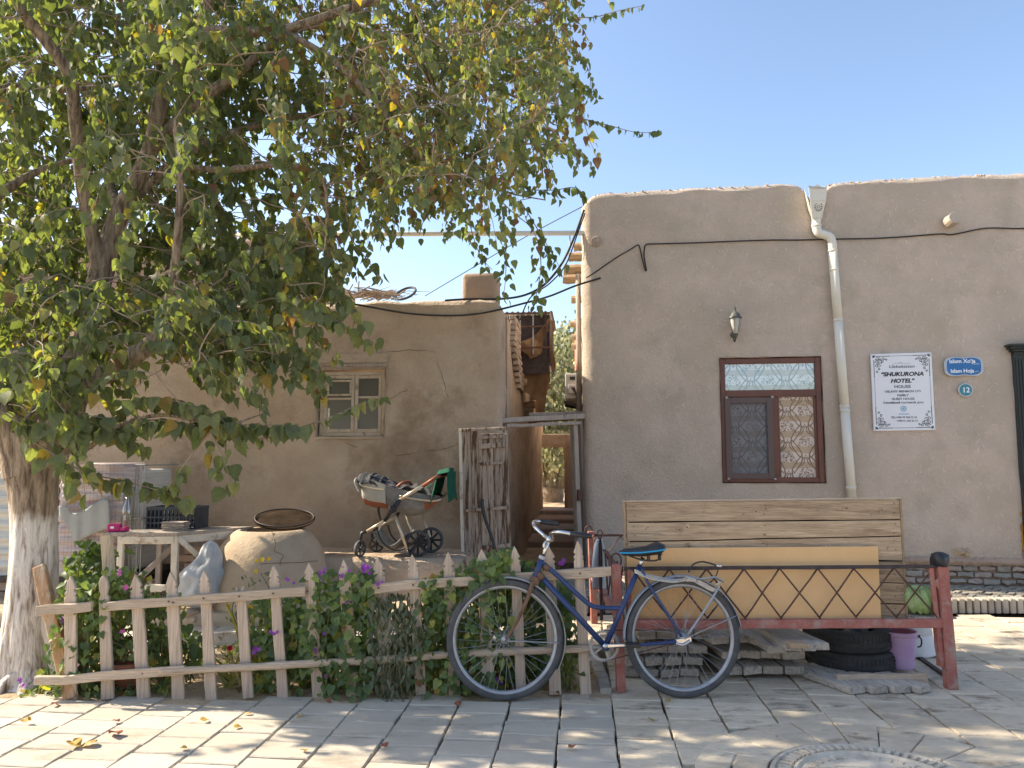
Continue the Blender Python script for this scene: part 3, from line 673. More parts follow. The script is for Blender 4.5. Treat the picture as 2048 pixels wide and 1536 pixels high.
# ---------------- mud house on the left
A = Fr((at(1003, 900, 7.72).x, 7.72, 0), (math.cos(R_(6)), -math.sin(R_(6)), 0))
house = empty('mud_house', A.pt(-3, 0, -.5), 'low old mud-brick house with cracked plaster and small wooden window', 'house')
Lp, Tp = A.px(636, 736); Rp, Bp = A.px(769, 876)
tk = [A.px(x, y) for x, y in ((200, 600), (560, 604), (690, 606), (760, 600), (800, 603), (900, 598), (960, 596), (990, 598), (1003, 606))]
ts_ = [-12]+[a for a, b in tk]; tz_ = [tk[0][1]]+[b for a, b in tk]
def house_top(s, x, y):
    if s > 100: return 3.02
    return float(np.interp(s, ts_, tz_))+.02*N((s, 1, 1), 2.2)
cols = path_cols(A, 0, -7.5, [Lp, Rp], ALLEY, 8.0, rad=.07, step=.055)
rows = mkrows(0, 3.4, .055, [Tp, Bp])
adobe_shell('wall', cols, rows, house_top, ADOBE_L, house, skip=lambda s, z: Lp < s < Rp and Bp < z < Tp, disp=.026, thick=.4, tr=.06, seed=5)
MB().add([A.pt(-.1, 2.9, -.2), A.pt(-7.4, 2.9, -.2), A.pt(-7.4, 2.9, -6), A.pt(-.1, 2.9, -6)], [(0, 1, 2, 3)]).build('roof', CLAY, house)
MB().add([A.pt(-7.5, 0, 0), A.pt(-7.5, 3, 0), A.pt(-7.5, 3, -6), A.pt(-7.5, 0, -6)], [(0, 1, 2, 3)]).build('side_wall', ADOBE, house)
reveal(A, Lp, Rp, Bp, Tp, .14, ADOBE_L, house, fl=.02)
log(A.pt(Lp-.02, Tp+.02, -.035), A.pt(Rp+.02, Tp+.025, -.035), .045, 'lintel', GREYW, house)
mb = MB(); mb.grid(lambda u, v: A.pt(Lp-.02+(Rp-Lp+.04)*u, Tp+.05+.10*v, .0+.018*(1-v)*(1+.9*N((u*5, v*3, 0), 1))), 30, 6); mb.build('plaster_edge', ADOBE_L, house, smooth=True)
wv = empty('window', A.pt(Lp, Bp, -.08)); wv.parent = house; wv.location = A.pt(Lp, Bp, -.08)-WLOC[house.name]
W0, W1, Z0, Z1 = Lp+.015, Rp-.01, Bp+.02, Tp-.035
def ab(name, p, q, wd, d, th, mat=WINW): return MB().bar(A.pt(p[0], p[1], d), A.pt(q[0], q[1], d), wd, th, n=3, j=.0015, side=(A.u if abs(q[1]-p[1]) > abs(q[0]-p[0]) else (0, 0, 1))).build(name, mat, wv, bevel=.003, seg=1)
ab('frame', (W0+.02, Z0), (W0+.02, Z1), .04, -.08, .07); ab('frame', (W1-.02, Z0), (W1-.02, Z1), .04, -.08, .07); ab('frame', (W0+.04, Z1-.02), (W1-.04, Z1-.02), .04, -.082, .07); ab('frame', (W0+.04, Z0+.02), (W1-.04, Z0+.02), .04, -.082, .08)
mid = W0+(W1-W0)*.53
for (a0, a1) in ((W0+.042, mid-.003), (mid+.003, W1-.042)):
    ab('sash', (a0+.017, Z0+.042), (a0+.017, Z1-.042), .034, -.062, .035); ab('sash', (a1-.017, Z0+.042), (a1-.017, Z1-.042), .034, -.062, .035)
    ab('sash', (a0+.034, Z1-.06), (a1-.034, Z1-.06), .034, -.063, .035); ab('sash', (a0+.034, Z0+.06), (a1-.034, Z0+.06), .036, -.063, .035)
    zz = Z0+(Z1-Z0)*.58 if a0 < mid-.05 else Z0+(Z1-Z0)*.6
    ab('glazing_bar', (a0+.034, zz), (a1-.034, zz), .024, -.064, .03)
    MB().fbox(A, a0+.03, a1-.03, Z0+.07, zz-.01, -.075, -.072).build('pane', DUSTG, wv); MB().fbox(A, a0+.03, a1-.03, zz+.01, Z1-.07, -.075, -.072).build('pane', DUSTG, wv)
a0, a1 = W0+.085, mid-.045; zz = Z0+(Z1-Z0)*.58
for (p, q) in (((a0, zz+.03), (a0, Z1-.09)), ((a1, zz+.03), (a1, Z1-.09)), ((a0+.011, Z1-.1), (a1-.011, Z1-.1)), ((a0+.011, zz+.04), (a1-.011, zz+.04))): ab('vent_frame', p, q, .022, -.05, .025)
MB().fbox(A, W0, W1, Z0, Z1, -.4, -.35).build('dark_room', M('pale_room', (.2, .19, .16), rough=1), wv)
MB().bar(A.pt(Lp-.01, Bp-.0, -.01), A.pt(Rp+.0, Bp+.0, -.01), .035, .07, n=4, j=.004).build('sill', ADOBE_L, house, bevel=.01)
# cracks in the plaster: thin recessed-looking lines of broken mud
CRK = M('crack', (.13, .09, .065), rough=1)
def crack(fr, pts, par, d=.012, r=.0035):
    q = bez([fr.P(x, y, d) for x, y in pts], 6); q = [p+Vector((rnd(-.006, .006), 0, rnd(-.006, .006))) for p in q]
    return MB().tube(q, [r*rnd(.3, 1) for _ in q], 4).build('crack', CRK, par)
for pts in (((875, 722), (886, 760), (897, 797)), ((780, 798), (800, 786), (815, 780)), ((690, 884), (760, 912), (830, 905), (900, 895), (925, 878)), ((770, 705), (830, 700), (870, 704))): crack(A, pts, house, r=.003)
# chimney stub on the roof
c0 = A.P(963, 575, -.35); cz = c0.z
mb = MB(); mb.grid(lambda u, v: c0+A.u*((u-.5)*.40*(1-.0*v))+Vector((0, 0, (v-.5)*.34-.02)), 2, 2)
mb = MB().box(c0+Vector((0, 0, -.04)), (.385, .34, .34), Matrix.Rotation(R_(-6), 3, 'Z')); ch = mb.build('chimney', ADOBE, house, bevel=.055, seg=4, smooth=True)
# broken brick pier behind the corner
SL = -SR
AS = lambda t, z, d=0: A.pt(0, 0)+ALLEY*t+SL*d+Vector((0, 0, z))
zt = 3.02
for r in range(13):
    z = 2.32+r*.062
    for q in range(3):
        t0 = 1.0+q*.27+rnd(-.02, .02)+max(0, (7-r))*.10
        L = .25
        MB().bar(AS(t0, z, .02+rnd(-.012, .012)), AS(t0+L, z+rnd(-.004, .004), .02), .052, .07, n=2, j=.004).build('brick', BRICK, house, bevel=.006, seg=1)
MB().tube([AS(.42, 2.95, .01), AS(.43, 1.5, .012), AS(.42, .3, .01)], .011, 6).build('seam_pipe', GREYW, house)
# logs poking out of the alley wall
for (t, z, L, r) in ((2.3, 2.42, .10, .05), (3.0, 2.16, .16, .055), (3.1, 2.06, .13, .05), (4.4, 1.98, .1, .05)):
    log(AS(t, z, -.2), AS(t, z+.01, L), r, 'beam_end', LOGW, house, n=9)
log(AS(3.4, 2.03, -.1), AS(3.5, 2.06, .66), .032, 'pole', LOGW, house); log(AS(3.9, 1.98, -.1), AS(4.0, 2.03, .70), .035, 'pole', LOGW, house)
# canopy with corrugated sheet and grid on the house roof over the alley
can = empty('roof_canopy', AS(3.2, 3.0, 0), 'rusty steel grid canopy with corrugated roof above the alley wall', 'canopy')
ct, cb = 3.32, 2.78
t0 = 2.1
for i in range(4): MB().bar(AS(t0+i*.02, ct, -.15+.17*i), AS(t0+i*.02, cb, -.15+.17*i), .018, .018).build('grid_bar', DULLM if i < 3 else DARKST, can)
for z in (ct, (ct*2+cb)/3, cb+.08): MB().bar(AS(t0-.02, z, -.2), AS(t0-.02, z, .42), .02, .02).build('grid_bar', RUST, can)
MB().grid(lambda u, v: AS(t0+.05+1.5*v, ct+.03+.012*math.sin(u*60)-.0*v, -.25+.7*u), 60, 2).build('roof_sheet', DULLM, can, smooth=True)
MB().grid(lambda u, v: AS(t0+.12+1.3*u, cb-.1+(ct-cb+.1)*v, .40+.012*math.sin(u*80)), 90, 2).build('side_sheet', DARKST, can, smooth=True)
MB().fbox(Fr(AS(t0+.15, 0, -.3), SL), 0, .7, cb-.25, ct, -.03, 0).build('back_sheet', DARKST, can)
cl = empty('hanging_cloth', AS(2.7, 2.9, .35), 'torn brown cloth hanging in swags under the roof canopy', 'cloth')
def swag(tA, za, dA, tB, zb, dB, drop, H0, nm):
    def f(u, v):
        p = AS(tA+(tB-tA)*u, za+(zb-za)*u, dA+(dB-dA)*u); sag = drop*math.sin(math.pi*u)
        return p+Vector((0, 0, -sag*(.3+.7*v)-H0*v*(.6+.5*u)))+SL*(.03*math.sin(u*14+v*5)*v)
    return MB().grid(f, 26, 14).build(nm, CLOTHB, cl, smooth=True)
swag(2.12, 2.95, .02, 2.2, 3.28, .40, .25, .15, 'swag'); swag(2.3, 2.6, .05, 2.5, 2.95, .40, .2, .45, 'swag'); swag(2.6, 2.55, .10, 3.6, 2.85, .36, .12, .35, 'swag')
MB().grid(lambda u, v: AS(4.0+1.2*u, 2.75-.62*v, .10+.20*(1-v*.6)*math.sin(math.pi*u)+.03*math.sin(u*30)*v), 40, 16).build('drape', CLOTHB, cl, smooth=True)
MB().grid(lambda u, v: AS(2.25+.2*v, 3.25-.75*v, .41+.03*math.sin(v*9+u)+.04*u), 4, 14).build('ragged_edge', CLOTHB, cl, smooth=True)

# taller block behind, seen through the leaves
bk = empty('rear_house', (-4.2, 10, 0), 'taller mud house rising behind the low one, mostly behind leaves', 'house')
BK = Fr((at(548, 480, 9.6).x, 9.6, 0), (math.cos(R_(6)), -math.sin(R_(6)), 0))
c_ = path_cols(BK, 0, -6, [], (.1, 1, 0), 3.5, rad=.1, step=.15)
adobe_shell('wall', c_, mkrows(2.2, 4.6, .12, []), lambda s, x, y: 4.32+.04*N((x, y, 0), 1.2), ADOBE, bk, disp=.03, thick=3.0)

# opposite side of the street (behind the camera): sunlit adobe houses that bounce warm light and show in the panes
opp = empty('street_house', (4, -7, 0), 'adobe house across the street behind the viewer', 'house')
OP = Fr((-1.0, -6.5, 0), (-1, 0, 0))
c_ = [(-2.2+i*.6, -7.0, 0, 1, i*.6) for i in range(28)]
adobe_shell('wall', c_, mkrows(0, 4.5, .5, []), lambda s, x, y: 3.45+.06*N((x, y, 0), .5), ADOBE, opp, disp=.03, thick=5)
MB().box((3.2, -6.98, 1.1), (.9, .06, 2.2)).build('door', DOORW, opp); MB().box((5.6, -6.98, 1.6), (.9, .06, .9)).build('window', DUSTG, opp)
opp2 = empty('street_wall', (-9, -9, 0), 'low mud wall across the street behind the viewer', 'wall')
c_ = [(-20+i*.8, -9, 0, 1, i*.8) for i in range(21)]
adobe_shell('wall', c_, mkrows(0, 2.6, .5, []), lambda s, x, y: 2.2, ADOBE, opp2, disp=.03, thick=.5)

# ================================================================== ALLEY
MB().grid(lambda u, v: AS(0+9*v, 0, -.1+1.4*u)+Vector((0, 0, .10+.03*N((u*3, v*20, 0), 1)+(.0 if v < .2 else 0))), 10, 60).build('alley_ground', SOIL, None, smooth=True, centre=False)['kind'] = 'structure'
st = empty('alley_steps', AS(4, 0, .4), 'dark worn steps climbing through the narrow alley', 'steps')
for k in range(4):
    t = 3.6+k*1.15
    MB().bar(AS(t, .12+.07*k, .5), AS(t+1.13, .12+.07*k, .5), 1.15, .14, n=3, j=.012, side=SL).build('step', GREYW if k % 2 else ADOBE, st, bevel=.02)
gw = empty('alley_gateway', AS(8, 0, .5), 'mud wall with an open wooden door frame at the far end of the alley', 'gateway')
GF = Fr(AS(8.0, 0, 0), SL)
g0, gt = GF.px(1073, 889); g1, gb = GF.px(1134, 1026)
top = GF.px(1100, 868)[1]
for (a0, a1, z0_, z1_) in ((-.3, g0, 0, top), (g1, 1.5, 0, top), (g0, g1, gt, top), (g0, g1, 0, gb)):
    MB().fbox(GF, a0, a1, z0_, z1_, -.35, 0).build('wall_piece', ADOBE_L, gw, bevel=.01)
for (a0, a1, z0_, z1_) in ((g0, g0+.06, gb, gt), (g1-.05, g1, gb, gt), (g0+.06, g1-.05, gt-.06, gt), (g0+.06, g1-.05, gb, gb+.04)):
    MB().fbox(GF, a0, a1, z0_, z1_, -.08, .03).build('door_frame', LOGW, gw, bevel=.006)
# front door frame across the alley mouth
af = empty('alley_door_frame', A.pt(.4, 0, -.2), 'weathered grey wooden door frame across the alley mouth', 'door frame')
DFr = Fr(A.pt(.02, 0, -.22), (H.pt(0, 0, -.1)-A.pt(.02, 0, -.22)))
def dfb(name, p, q, wd, th, par=af, d=0, mat=GREYW, n=5, j=.004, side=None): return MB().bar(DFr.P(*p, d), DFr.P(*q, d), wd, th, n=n, j=j, side=side).build(name, mat, par, bevel=.006, seg=1)
dfb('lintel', (998, 842), (1168, 832), .055, .12); dfb('lintel_board', (1010, 852), (1158, 846), .035, .09, d=.04)
dfb('post', (1008, 850), (1012, 1130), .045, .09, side=DFr.u); dfb('post', (1147, 846), (1159, 1130), .055, .09, side=DFr.u); dfb('post', (1161, 836), (1172, 1130), .045, .07, d=-.04, side=DFr.u)
log(DFr.P(1058, 830, -.5), DFr.P(1172, 828, -.2), .03, 'crossbeam', GREYW, af)
MB().fbox(DFr, *(lambda q: (q[0]-.02, q[0]+.03, q[1]-.06, q[1]+.06))(DFr.px(1152, 990)), .05, .08).build('latch', RUST, af, bevel=.004)
# open plank door leaf
dl_ = empty('door_leaf', A.P(970, 1100, .3), 'weathered open plank door with battens, paint peeling', 'door')
DL = Fr(A.P(972, 1100, .22), (math.cos(R_(9)), -math.sin(R_(9)), 0), Vector((-.015, 0, 1)))
def dlp(x, y, d=0): return DL.P(x, y, d)
xs = [(925, 942), (943, 958), (960, 974), (975, 990), (991, 1004), (1005, 1017)]
for i, (a0, a1) in enumerate(xs):
    ty = 862 if i < 2 else 868-i*.5
    MB().hexa([dlp(a0+6, 1125, -.015), dlp(a0+6, 1125, .012), dlp(a1+6, 1125, .012), dlp(a1+6, 1125, -.015), dlp(a0, ty, -.015), dlp(a0, ty, .012), dlp(a1, ty, .012), dlp(a1, ty, -.015)]).build('plank', DOORW, dl_, bevel=.003, seg=1)
for (x0_, y0_, x1_, y1_, wd) in ((926, 861, 1017, 856, .03), (961, 876, 1012, 872, .03), (962, 893, 1016, 888, .05), (960, 928, 1010, 925, .028), (934, 1022, 1021, 1014, .03), (965, 1096, 1020, 1090, .04)):
    MB().bar(dlp(x0_, y0_, .028), dlp(x1_, y1_, .028), wd, .03, n=4, j=.003).build('batten', DOORW, dl_, bevel=.004, seg=1)
MB().bar(dlp(926, 1120, .01), dlp(924, 858, .01), .03, .04, n=5, j=.003, side=DL.u).build('stile', PAINTW, dl_, bevel=.004)
hz = tag(MB().tube(bez([dlp(966, 998, .07), dlp(966, 1012, .08), dlp(972, 1040, .1), (dlp(983, 1072, .1)), dlp(993, 1108, .12)], 8), [.016, .017, .016, .015, .012], 10).build('rubber_hose', BLACK, None, smooth=True), 'length of black hose hooked over the plank door batten', 'hose')
# air conditioner
ac = empty('air_conditioner', HS(3.6, 1.9, .2), 'grey air conditioner unit on a bracket on the alley side wall', 'air conditioner')
ACF = Fr(HS(3.5, 0, 0), -SR)
a0, z1_ = ACF.px(1130, 747); a1, z0_ = ACF.px(1160, 798)
bodyb = MB().fbox(ACF, a0, a1-.02, z0_, z1_, -.8, 0).build('casing', ACM, ac, bevel=.02, seg=3)
MB().fbox(ACF, a0+.08, a0+.16, z1_-.1, z1_-.05, 0, .012).build('handle_recess', BLACK, ac); MB().fbox(ACF, a0+.05, a0+.17, z1_-.32, z1_-.18, 0, .03).build('valve_cover', ACM, ac, bevel=.008)
for k in range(3): MB().tube(bez([ACF.pt(a0+.1+.02*k, z1_-.22, .03), ACF.pt(a0+.2, z1_-.33-.03*k, .05), ACF.pt(a1+.02, z1_-.22-.05*k, .03), ACF.pt(a1+.08, z1_-.1-.04*k, -.02)], 6), .012, 6).build('hose', CABLE, ac, smooth=True)
MB().bar(ACF.pt(a0-.02, z0_-.05, .02), ACF.pt(a1+.1, z0_-.12, .02), .05, .04).build('bracket', DARKST, ac); MB().bar(ACF.pt(a0-.02, z0_-.05, -.7), ACF.pt(a1+.1, z0_-.12, -.7), .05, .04).build('bracket', DARKST, ac)

# ================================================================== YARD IN FRONT OF THE MUD HOUSE
# low mud ledge, raised bench
ledge = empty('mud_ledge', (-2.4, 6.6, 0), 'low cracked mud ledge under the clay oven and the table', 'ledge')
def ledge_top(x): return .12+.02*N((x, 0, 3), 1.1)
def lf(u, v):
    x = -5.4+5.3*u; yb = 6.50+.05*N((x, 1, 0), 1.5)
    prof = [(0, 0), (0.0, .5), (.03, .9), (.10, 1), (.5, 1), (1.5, 1)]; k = v*(len(prof)-1); i = min(int(k), len(prof)-2); t = k-i
    dy = prof[i][0]+(prof[i+1][0]-prof[i][0])*t; hz = prof[i][1]+(prof[i+1][1]-prof[i][1])*t
    return Vector((x, yb+dy-.0, -.03+(.03+ledge_top(x))*hz+.012*N((x*4, dy*4, hz*3), 1)+.006*N((x*15, dy*15, hz), 1)))
MB().grid(lf, 160, 30).build('ledge_body', CLAY, ledge, smooth=True)
for (x, y, s_) in ((378, 1225, .05), (392, 1238, .04), (470, 1243, .03)):
    p = at(x, y, 6.55); tag(MB().lathe(p, [(.0001, -.02), (s_*1.4, -.015), (s_*1.7, .01), (s_, .03), (.0001, .035)], 9, wob=lambda t, z: .2*math.sin(3*t)).build('rock', CLAY, None, bevel=.004), {378: 'flat clay lump on the ledge below the white sack', 392: 'small clod at the front edge of the ledge below the sack', 470: 'smallest clod on the ledge by the oven foot'}[x], 'stone')
bench = empty('mud_bench', A.pt(-1.4, 0, .5), 'raised mud bench with rounded edge along the house wall, pram standing on it', 'bench')
BZ = .49; b0, b1 = -2.15, A.px(928, 1120, .8)[0]
def bf(u, v):
    s = b0+(b1-b0)*u; D = .82+.02*N((s, 4, 4), 2)
    prof = [(D, 0), (D+.0, .40), (D-.01, .80), (D-.03, .93), (D-.08, 1), (D*.5, 1), (-.05, 1)]; k = v*(len(prof)-1); i = min(int(k), len(prof)-2); t = k-i
    d = prof[i][0]+(prof[i+1][0]-prof[i][0])*t; z = (prof[i][1]+(prof[i+1][1]-prof[i][1])*t)*BZ
    e = max(0, (u-.93)/.07); d -= .12*e*e*(1 if d > .4 else 0); z -= .03*e*e*e*(z/BZ)
    return A.pt(s, z+.008*N((s*5, d*5, z*5), 1)+.004*N((s*16, d*16, z), 1), d+.01*N((s*4, 8, z*6), 1))
MB().grid(bf, 90, 42).build('bench_body', ADOBE_L, bench, smooth=True)
MB().grid(lambda u, v: A.pt(b1-.0+.03*N((u*3, v*3, 0), 1), BZ*.985*v, -.02+(.74)*u), 10, 10).build('bench_end', ADOBE_L, bench, smooth=True)
# rubble by the alley mouth
mb = MB()
for k in range(16):
    p = Vector((rnd(.0, .55), rnd(6.9, 7.6), rnd(.0, .06))); mb.lathe(p, [(.0001, -.03), (.06, -.02), (.07, .01), (.04, .04), (.0001, .045)], 7, wob=lambda t, z: .25*math.sin(2*t+k))
tag(mb.build('rubble', CLAY, None), kind='stuff')

# clay bread oven
tc_ = Vector((at(541, 1150, 7.1).x, 7.08, .08))
tan = empty('clay_oven', tc_, 'large domed clay bread oven with hairline cracks and a tin lid', 'oven')
wob = lambda t, z: .012*math.sin(2*t+1)+.012*noise.noise(Vector((math.cos(t)*2, math.sin(t)*2, z*3)))+.006*noise.noise(Vector((math.cos(t)*7, math.sin(t)*7, z*9)))
prof = [(.555, -.08), (.555, .05), (.548, .16), (.53, .28), (.50, .39), (.46, .49), (.41, .57), (.355, .63), (.315, .66), (.29, .672), (.265, .665), (.25, .63), (.25, .45), (.3, .2), (.0001, .1)]
MB().lathe(tc_, prof, 96, wob=wob).build('dome', CLAY, tan, smooth=True, centre=False)
o = tan.children[0]; o.location = -tc_
MB().lathe(tc_, [(.245, .5), (.0001, .5)], 24).build('soot_mouth', INTER, tan)  # flat near-black disc closing the oven mouth
for pts in (((541, 1060), (546, 1068), (551, 1090), (549, 1102), (566, 1110), (562, 1120)), ((520, 1128), (560, 1126), (600, 1125), (630, 1122), (650, 1123)), ((562, 1120), (560, 1132))):
    q = []
    for x, y in pts:
        r = ray(x, y)    # march to the dome surface
        t = 5.5
        while t < 8.5:
            p = CAM+r*t; zz = p.z-tc_.z; rad = np.interp(zz, [-.08, .05, .16, .28, .39, .49, .57, .63, .66, .672], [.555, .555, .548, .53, .50, .46, .41, .355, .315, .29])
            if math.hypot(p.x-tc_.x, p.y-tc_.y) < rad+.003: break
            t += .004
        q.append(p)
    MB().tube(bez(q, 5), .0022, 4).build('crack', CRK, tan)
ld = at(556, 1038, 7.2)
lid = empty('oven_lid', ld, 'round blackened tin lid propped tilted on the clay oven mouth', 'lid')
ax = Vector((.07, -.25, 1)).normalized()
lp = tc_+Vector((.07, .17, .745))
TIN = M('sooty_tin', (.03, .021, .014), (.06, .042, .028), scale=6, rough=.95, spec=.02, metal=0, bump=.5, c3=(.02, .015, .01), c3lo=.5, c3hi=.7)
MB().lathe(lp, [(.0001, .03), (.12, .028), (.235, .012), (.27, .0), (.285, .008), (.275, -.008), (.23, .0), (.0001, .015)], 48, axis=ax).build('lid_disc', TIN, lid, smooth=True)
MB().tube([lp+ax*.02+Vector((.27*math.cos(t*.1745), .27*math.sin(t*.1745), 0))-ax*(Vector((.27*math.cos(t*.1745), .27*math.sin(t*.1745), 0)).dot(ax)) for t in range(36)], .008, 6, closed=True).build('rim', DARKST, lid, smooth=True)

# work table
TB = Fr(at(240, 1100, 6.62), (1, .03, 0))
tbl = empty('work_table', TB.pt(.4, 0, -.3), 'rough painted work table with cross braces against the mud wall', 'table')
TB.o.z = 0
tz = .765
xa, xb_ = TB.px(208, 1062)[0], TB.px(352, 1062)[0]
fl = TB.px(243, 1080)[0]; fr2 = TB.px(350, 1080)[0]
MB().hexa([TB.pt(xa, tz-.03, .03), TB.pt(xb_+.02, tz-.03, .03), TB.pt(xb_+.5, tz-.03, -.55), TB.pt(xa+.25, tz-.03, -.55), TB.pt(xa, tz, .03), TB.pt(xb_+.02, tz, .03), TB.pt(xb_+.5, tz, -.55), TB.pt(xa+.25, tz, -.55)]).build('top', GREYW, tbl, bevel=.006)
def tb(name, p, q, wd, th=.035, mat=PAINTW, side=None): return MB().bar(TB.pt(*p), TB.pt(*q), wd, th, n=5, j=.003, side=side).build(name, mat, tbl, bevel=.004, seg=1)
tb('leg', (fl, .10, 0), (fl-.0, tz-.03, 0), .05, .045, side=TB.u); tb('leg', (fr2+.02, .10, 0), (fr2, tz-.03, 0), .055, .045, side=TB.u)
tb('leg', (fl+.12, .12, -.5), (fl+.12, tz-.03, -.5), .05, .04, GREYW, TB.u); tb('leg', (fr2+.45, .12, -.5), (fr2+.45, tz-.03, -.5), .05, .04, GREYW, TB.u)
tb('rail', (fl, tz-.065, .012), (fr2, tz-.065, .012), .065); tb('rail', (fr2, tz-.06, .01), (fr2+.46, tz-.06, -.5), .07, .03, PAINTW)
tb('stretcher', (fl+.06, .29, .01), (fr2-.02, .29, .01), .06); tb('brace', (fl+.12, .34, -.05), (fr2-.02, .69, -.2), .05, .03, GREYW); tb('brace', (fr2+.02, .72, 0), (fr2+.2, .52, -.1), .045, .03)
# brick stack seen below the table
bs = empty('brick_pile', TB.pt(.35, 0, -.6), 'dark pile of mud bricks under the work table', 'bricks')
for r in range(6):
    for q in range(3):
        MB().box(TB.pt(fl+.3+q*.22+(.1 if r % 2 else 0), .16+r*.075, -.68), (.2, .12, .066)).build('brick', ADOBE, bs, bevel=.008, seg=1)
# crate
cr = at(342, 1053, 6.95); cz0 = tz
crt = empty('plastic_crate', (cr.x, cr.y, cz0), 'black plastic crate with grid sides at the back of the work table', 'crate')
C0 = Fr((at(293, 1040, 6.9).x, 6.9, cz0+.001), (1, -.02, 0)); cw = .44; chh = .2
for dd in (0, -.28):
    for k in range(13): MB().fbox(C0, k*cw/12-.005, k*cw/12+.005, 0, chh, dd-.008, dd).build('slat', CRATE, crt)
    for z in (0, .05, .1, chh-.03): MB().fbox(C0, -.006, cw+.006, z, z+(.03 if z > .12 else .012), dd-.01, dd+.004).build('rim' if z > .12 else 'band', CRATE, crt)
for ss in (0, cw):
    MB().fbox(C0, ss-.005, ss+.005, 0, chh, -.28, 0).build('end_panel', CRATE, crt)
MB().fbox(C0, 0, cw, 0, .01, -.28, 0).build('bottom', CRATE, crt)
pl = empty('tile_stack', at(350, 1052, 6.8), 'short stack of thin grey boards in front of the black crate', 'boards')
for k in range(6):
    MB().box(Vector((at(352, 1050, 6.78).x+rnd(-.01, .01), 6.78+rnd(-.01, .01), tz+.006+k*.0135)), (.20+rnd(-.01, .01), .12, .010), Matrix.Rotation(rnd(-.06, .06), 3, 'Z')).build('board', GREYW, pl, bevel=.002, seg=1)
# pink packet and bottle
pk = at(229, 1062, 6.68); pk.z = tz
pkb = empty('pink_packet', pk, 'magenta plastic packet on the left corner of the work table', 'packet')
MB().box(pk+Vector((0, 0, .035)), (.11, .08, .07), Matrix.Rotation(.2, 3, 'Z')).build('wrapper', PINKX, pkb, bevel=.014, seg=3, smooth=True)
MB().box(pk+Vector((.07, .01, .022)), (.09, .07, .04), Matrix.Rotation(-.2, 3, 'Z')).build('folded_end', PINKX, pkb, bevel=.012, seg=3)
MB().box(pk+Vector((-.0, -.043, .04)), (.03, .004, .018)).build('label', LETW, pkb)
bt = pk+Vector((.02, .16, 0))
tag(MB().lathe(bt, [(.0001, 0), (.04, .0), (.042, .02), (.038, .09), (.042, .12), (.04, .2), (.016, .26), (.016, .29), (.0001, .29)], 20).build('plastic_bottle', glassmat('bottle', rough=.1, tint=(.8, .85, .86), mixf=.2), None, smooth=True), 'clear plastic bottle standing behind the pink packet on the table', 'bottle')
# white sack leaning on the oven
sk = Vector((at(402, 1180, 6.62).x, 6.62, .12))
sck = empty('plastic_sack', sk, 'translucent white plastic sack with knotted neck leaning against the clay oven', 'sack')
def sackf(u, v):
    t = 2*math.pi*u; z = v
    r = np.interp(v, [0, .08, .3, .5, .62, .72, .78, .86, .95, 1], [.04, .155, .175, .165, .14, .115, .10, .085, .055, .01])
    cx = np.interp(v, [0, .3, .6, .78, 1], [0, -.01, .01, .06, .07])
    f = 1+.05*math.sin(5*t+v*9)*(.3+v)+.045*abs(math.sin(8*t+v*5))**.4-.06*abs(math.sin(13*t-v*9))**3+.24*N((math.cos(t)*2, math.sin(t)*2, v*5), 1)
    return sk+Vector((cx+r*f*math.cos(t)*1.0, .0+r*f*.8*math.sin(t), z*.575))
MB().grid(sackf, 56, 40).build('bag', SACKM, sck, smooth=True)
def ear(u, v):
    return sk+Vector((.10+.10*v*math.cos(u*1.4-.3), .02*math.sin(u*8)*v, .40+.09*v*math.sin(u*1.4-.3)))
MB().tube(bez([sk+Vector((.11, -.06, .42)), sk+Vector((.12, -.09, .35)), sk+Vector((.10, -.09, .27)), sk+Vector((.125, -.1, .2)), sk+Vector((.1, -.1, .1))], 6), .003, 5).build('string', ROPE, sck)

# water tanks and film-wrapped stack behind the tree
IB = Fr((at(0, 1000, 7.15).x, 7.15, 0), (1, .02, 0))
def ibx(x, y, d=0): return IB.px(x, y, d)
base_z = ibx(100, 1150)[1]; 
ws = empty('wrapped_stack', IB.pt(.6, base_z, -.3), 'stack of sheets wrapped in pale plastic film with wire mesh over it', 'wrapped stack')
s0, s1 = ibx(118, 1000)[0], ibx(245, 1000)[0]; ztop = ibx(200, 928)[1]
def wf(u, v):
    t = u*math.pi; r = .09; z = base_z+(ztop-base_z)*v
    s = s0+(s1-s0)*u; d = .0+.10*min(1, math.sin(t)*2.2)+.012*math.sin(z*62+2*N((s*2, 0, 0), 1))+.02*N((s*4, z*4, 0), 1)
    return IB.pt(s, z+.01*N((s*5, z, 2), 1), d)
MB().grid(wf, 40, 90).build('wrapped_front', FILM, ws, smooth=True)
MB().fbox(IB, s0+.02, s1-.02, base_z, ztop-.01, -.55, -.0).build('stack_core', FILM, ws, bevel=.03)
MB().lathe(IB.pt((s0+s1)/2+.12, ztop-.02, -.2), [(.0001, .03), (.24, .03), (.27, .01), (.26, -.2)], 30).build('top_roll', FILM, ws, smooth=True)
mb = MB()
for k in range(18): 
    s = s0+(s1-s0)*k/17; mb.tube([IB.pt(s, base_z, .125), IB.pt(s+.005, ztop, .125)], .0008, 4)
for k in range(24):
    z = base_z+(ztop-base_z)*k/23; mb.tube([IB.pt(s0, z, .127), IB.pt(s1, z, .127)], .0008, 4)
tag(mb.build('wire_mesh', RUST, ws), kind='stuff')
tk1 = empty('water_tank', IB.pt(-.4, base_z, -.3), 'white ribbed plastic water tank left of the tree trunk', 'tank')
def tf(u, v):
    a0, a1 = -.9, ibx(116, 1000)[0]; z = base_z+(ibx(30, 945)[1]-base_z)*v
    return IB.pt(a0+(a1-a0)*u, z, .02+.02*math.sin(z*50)+.015*N((u*3, z*2, 0), 1))
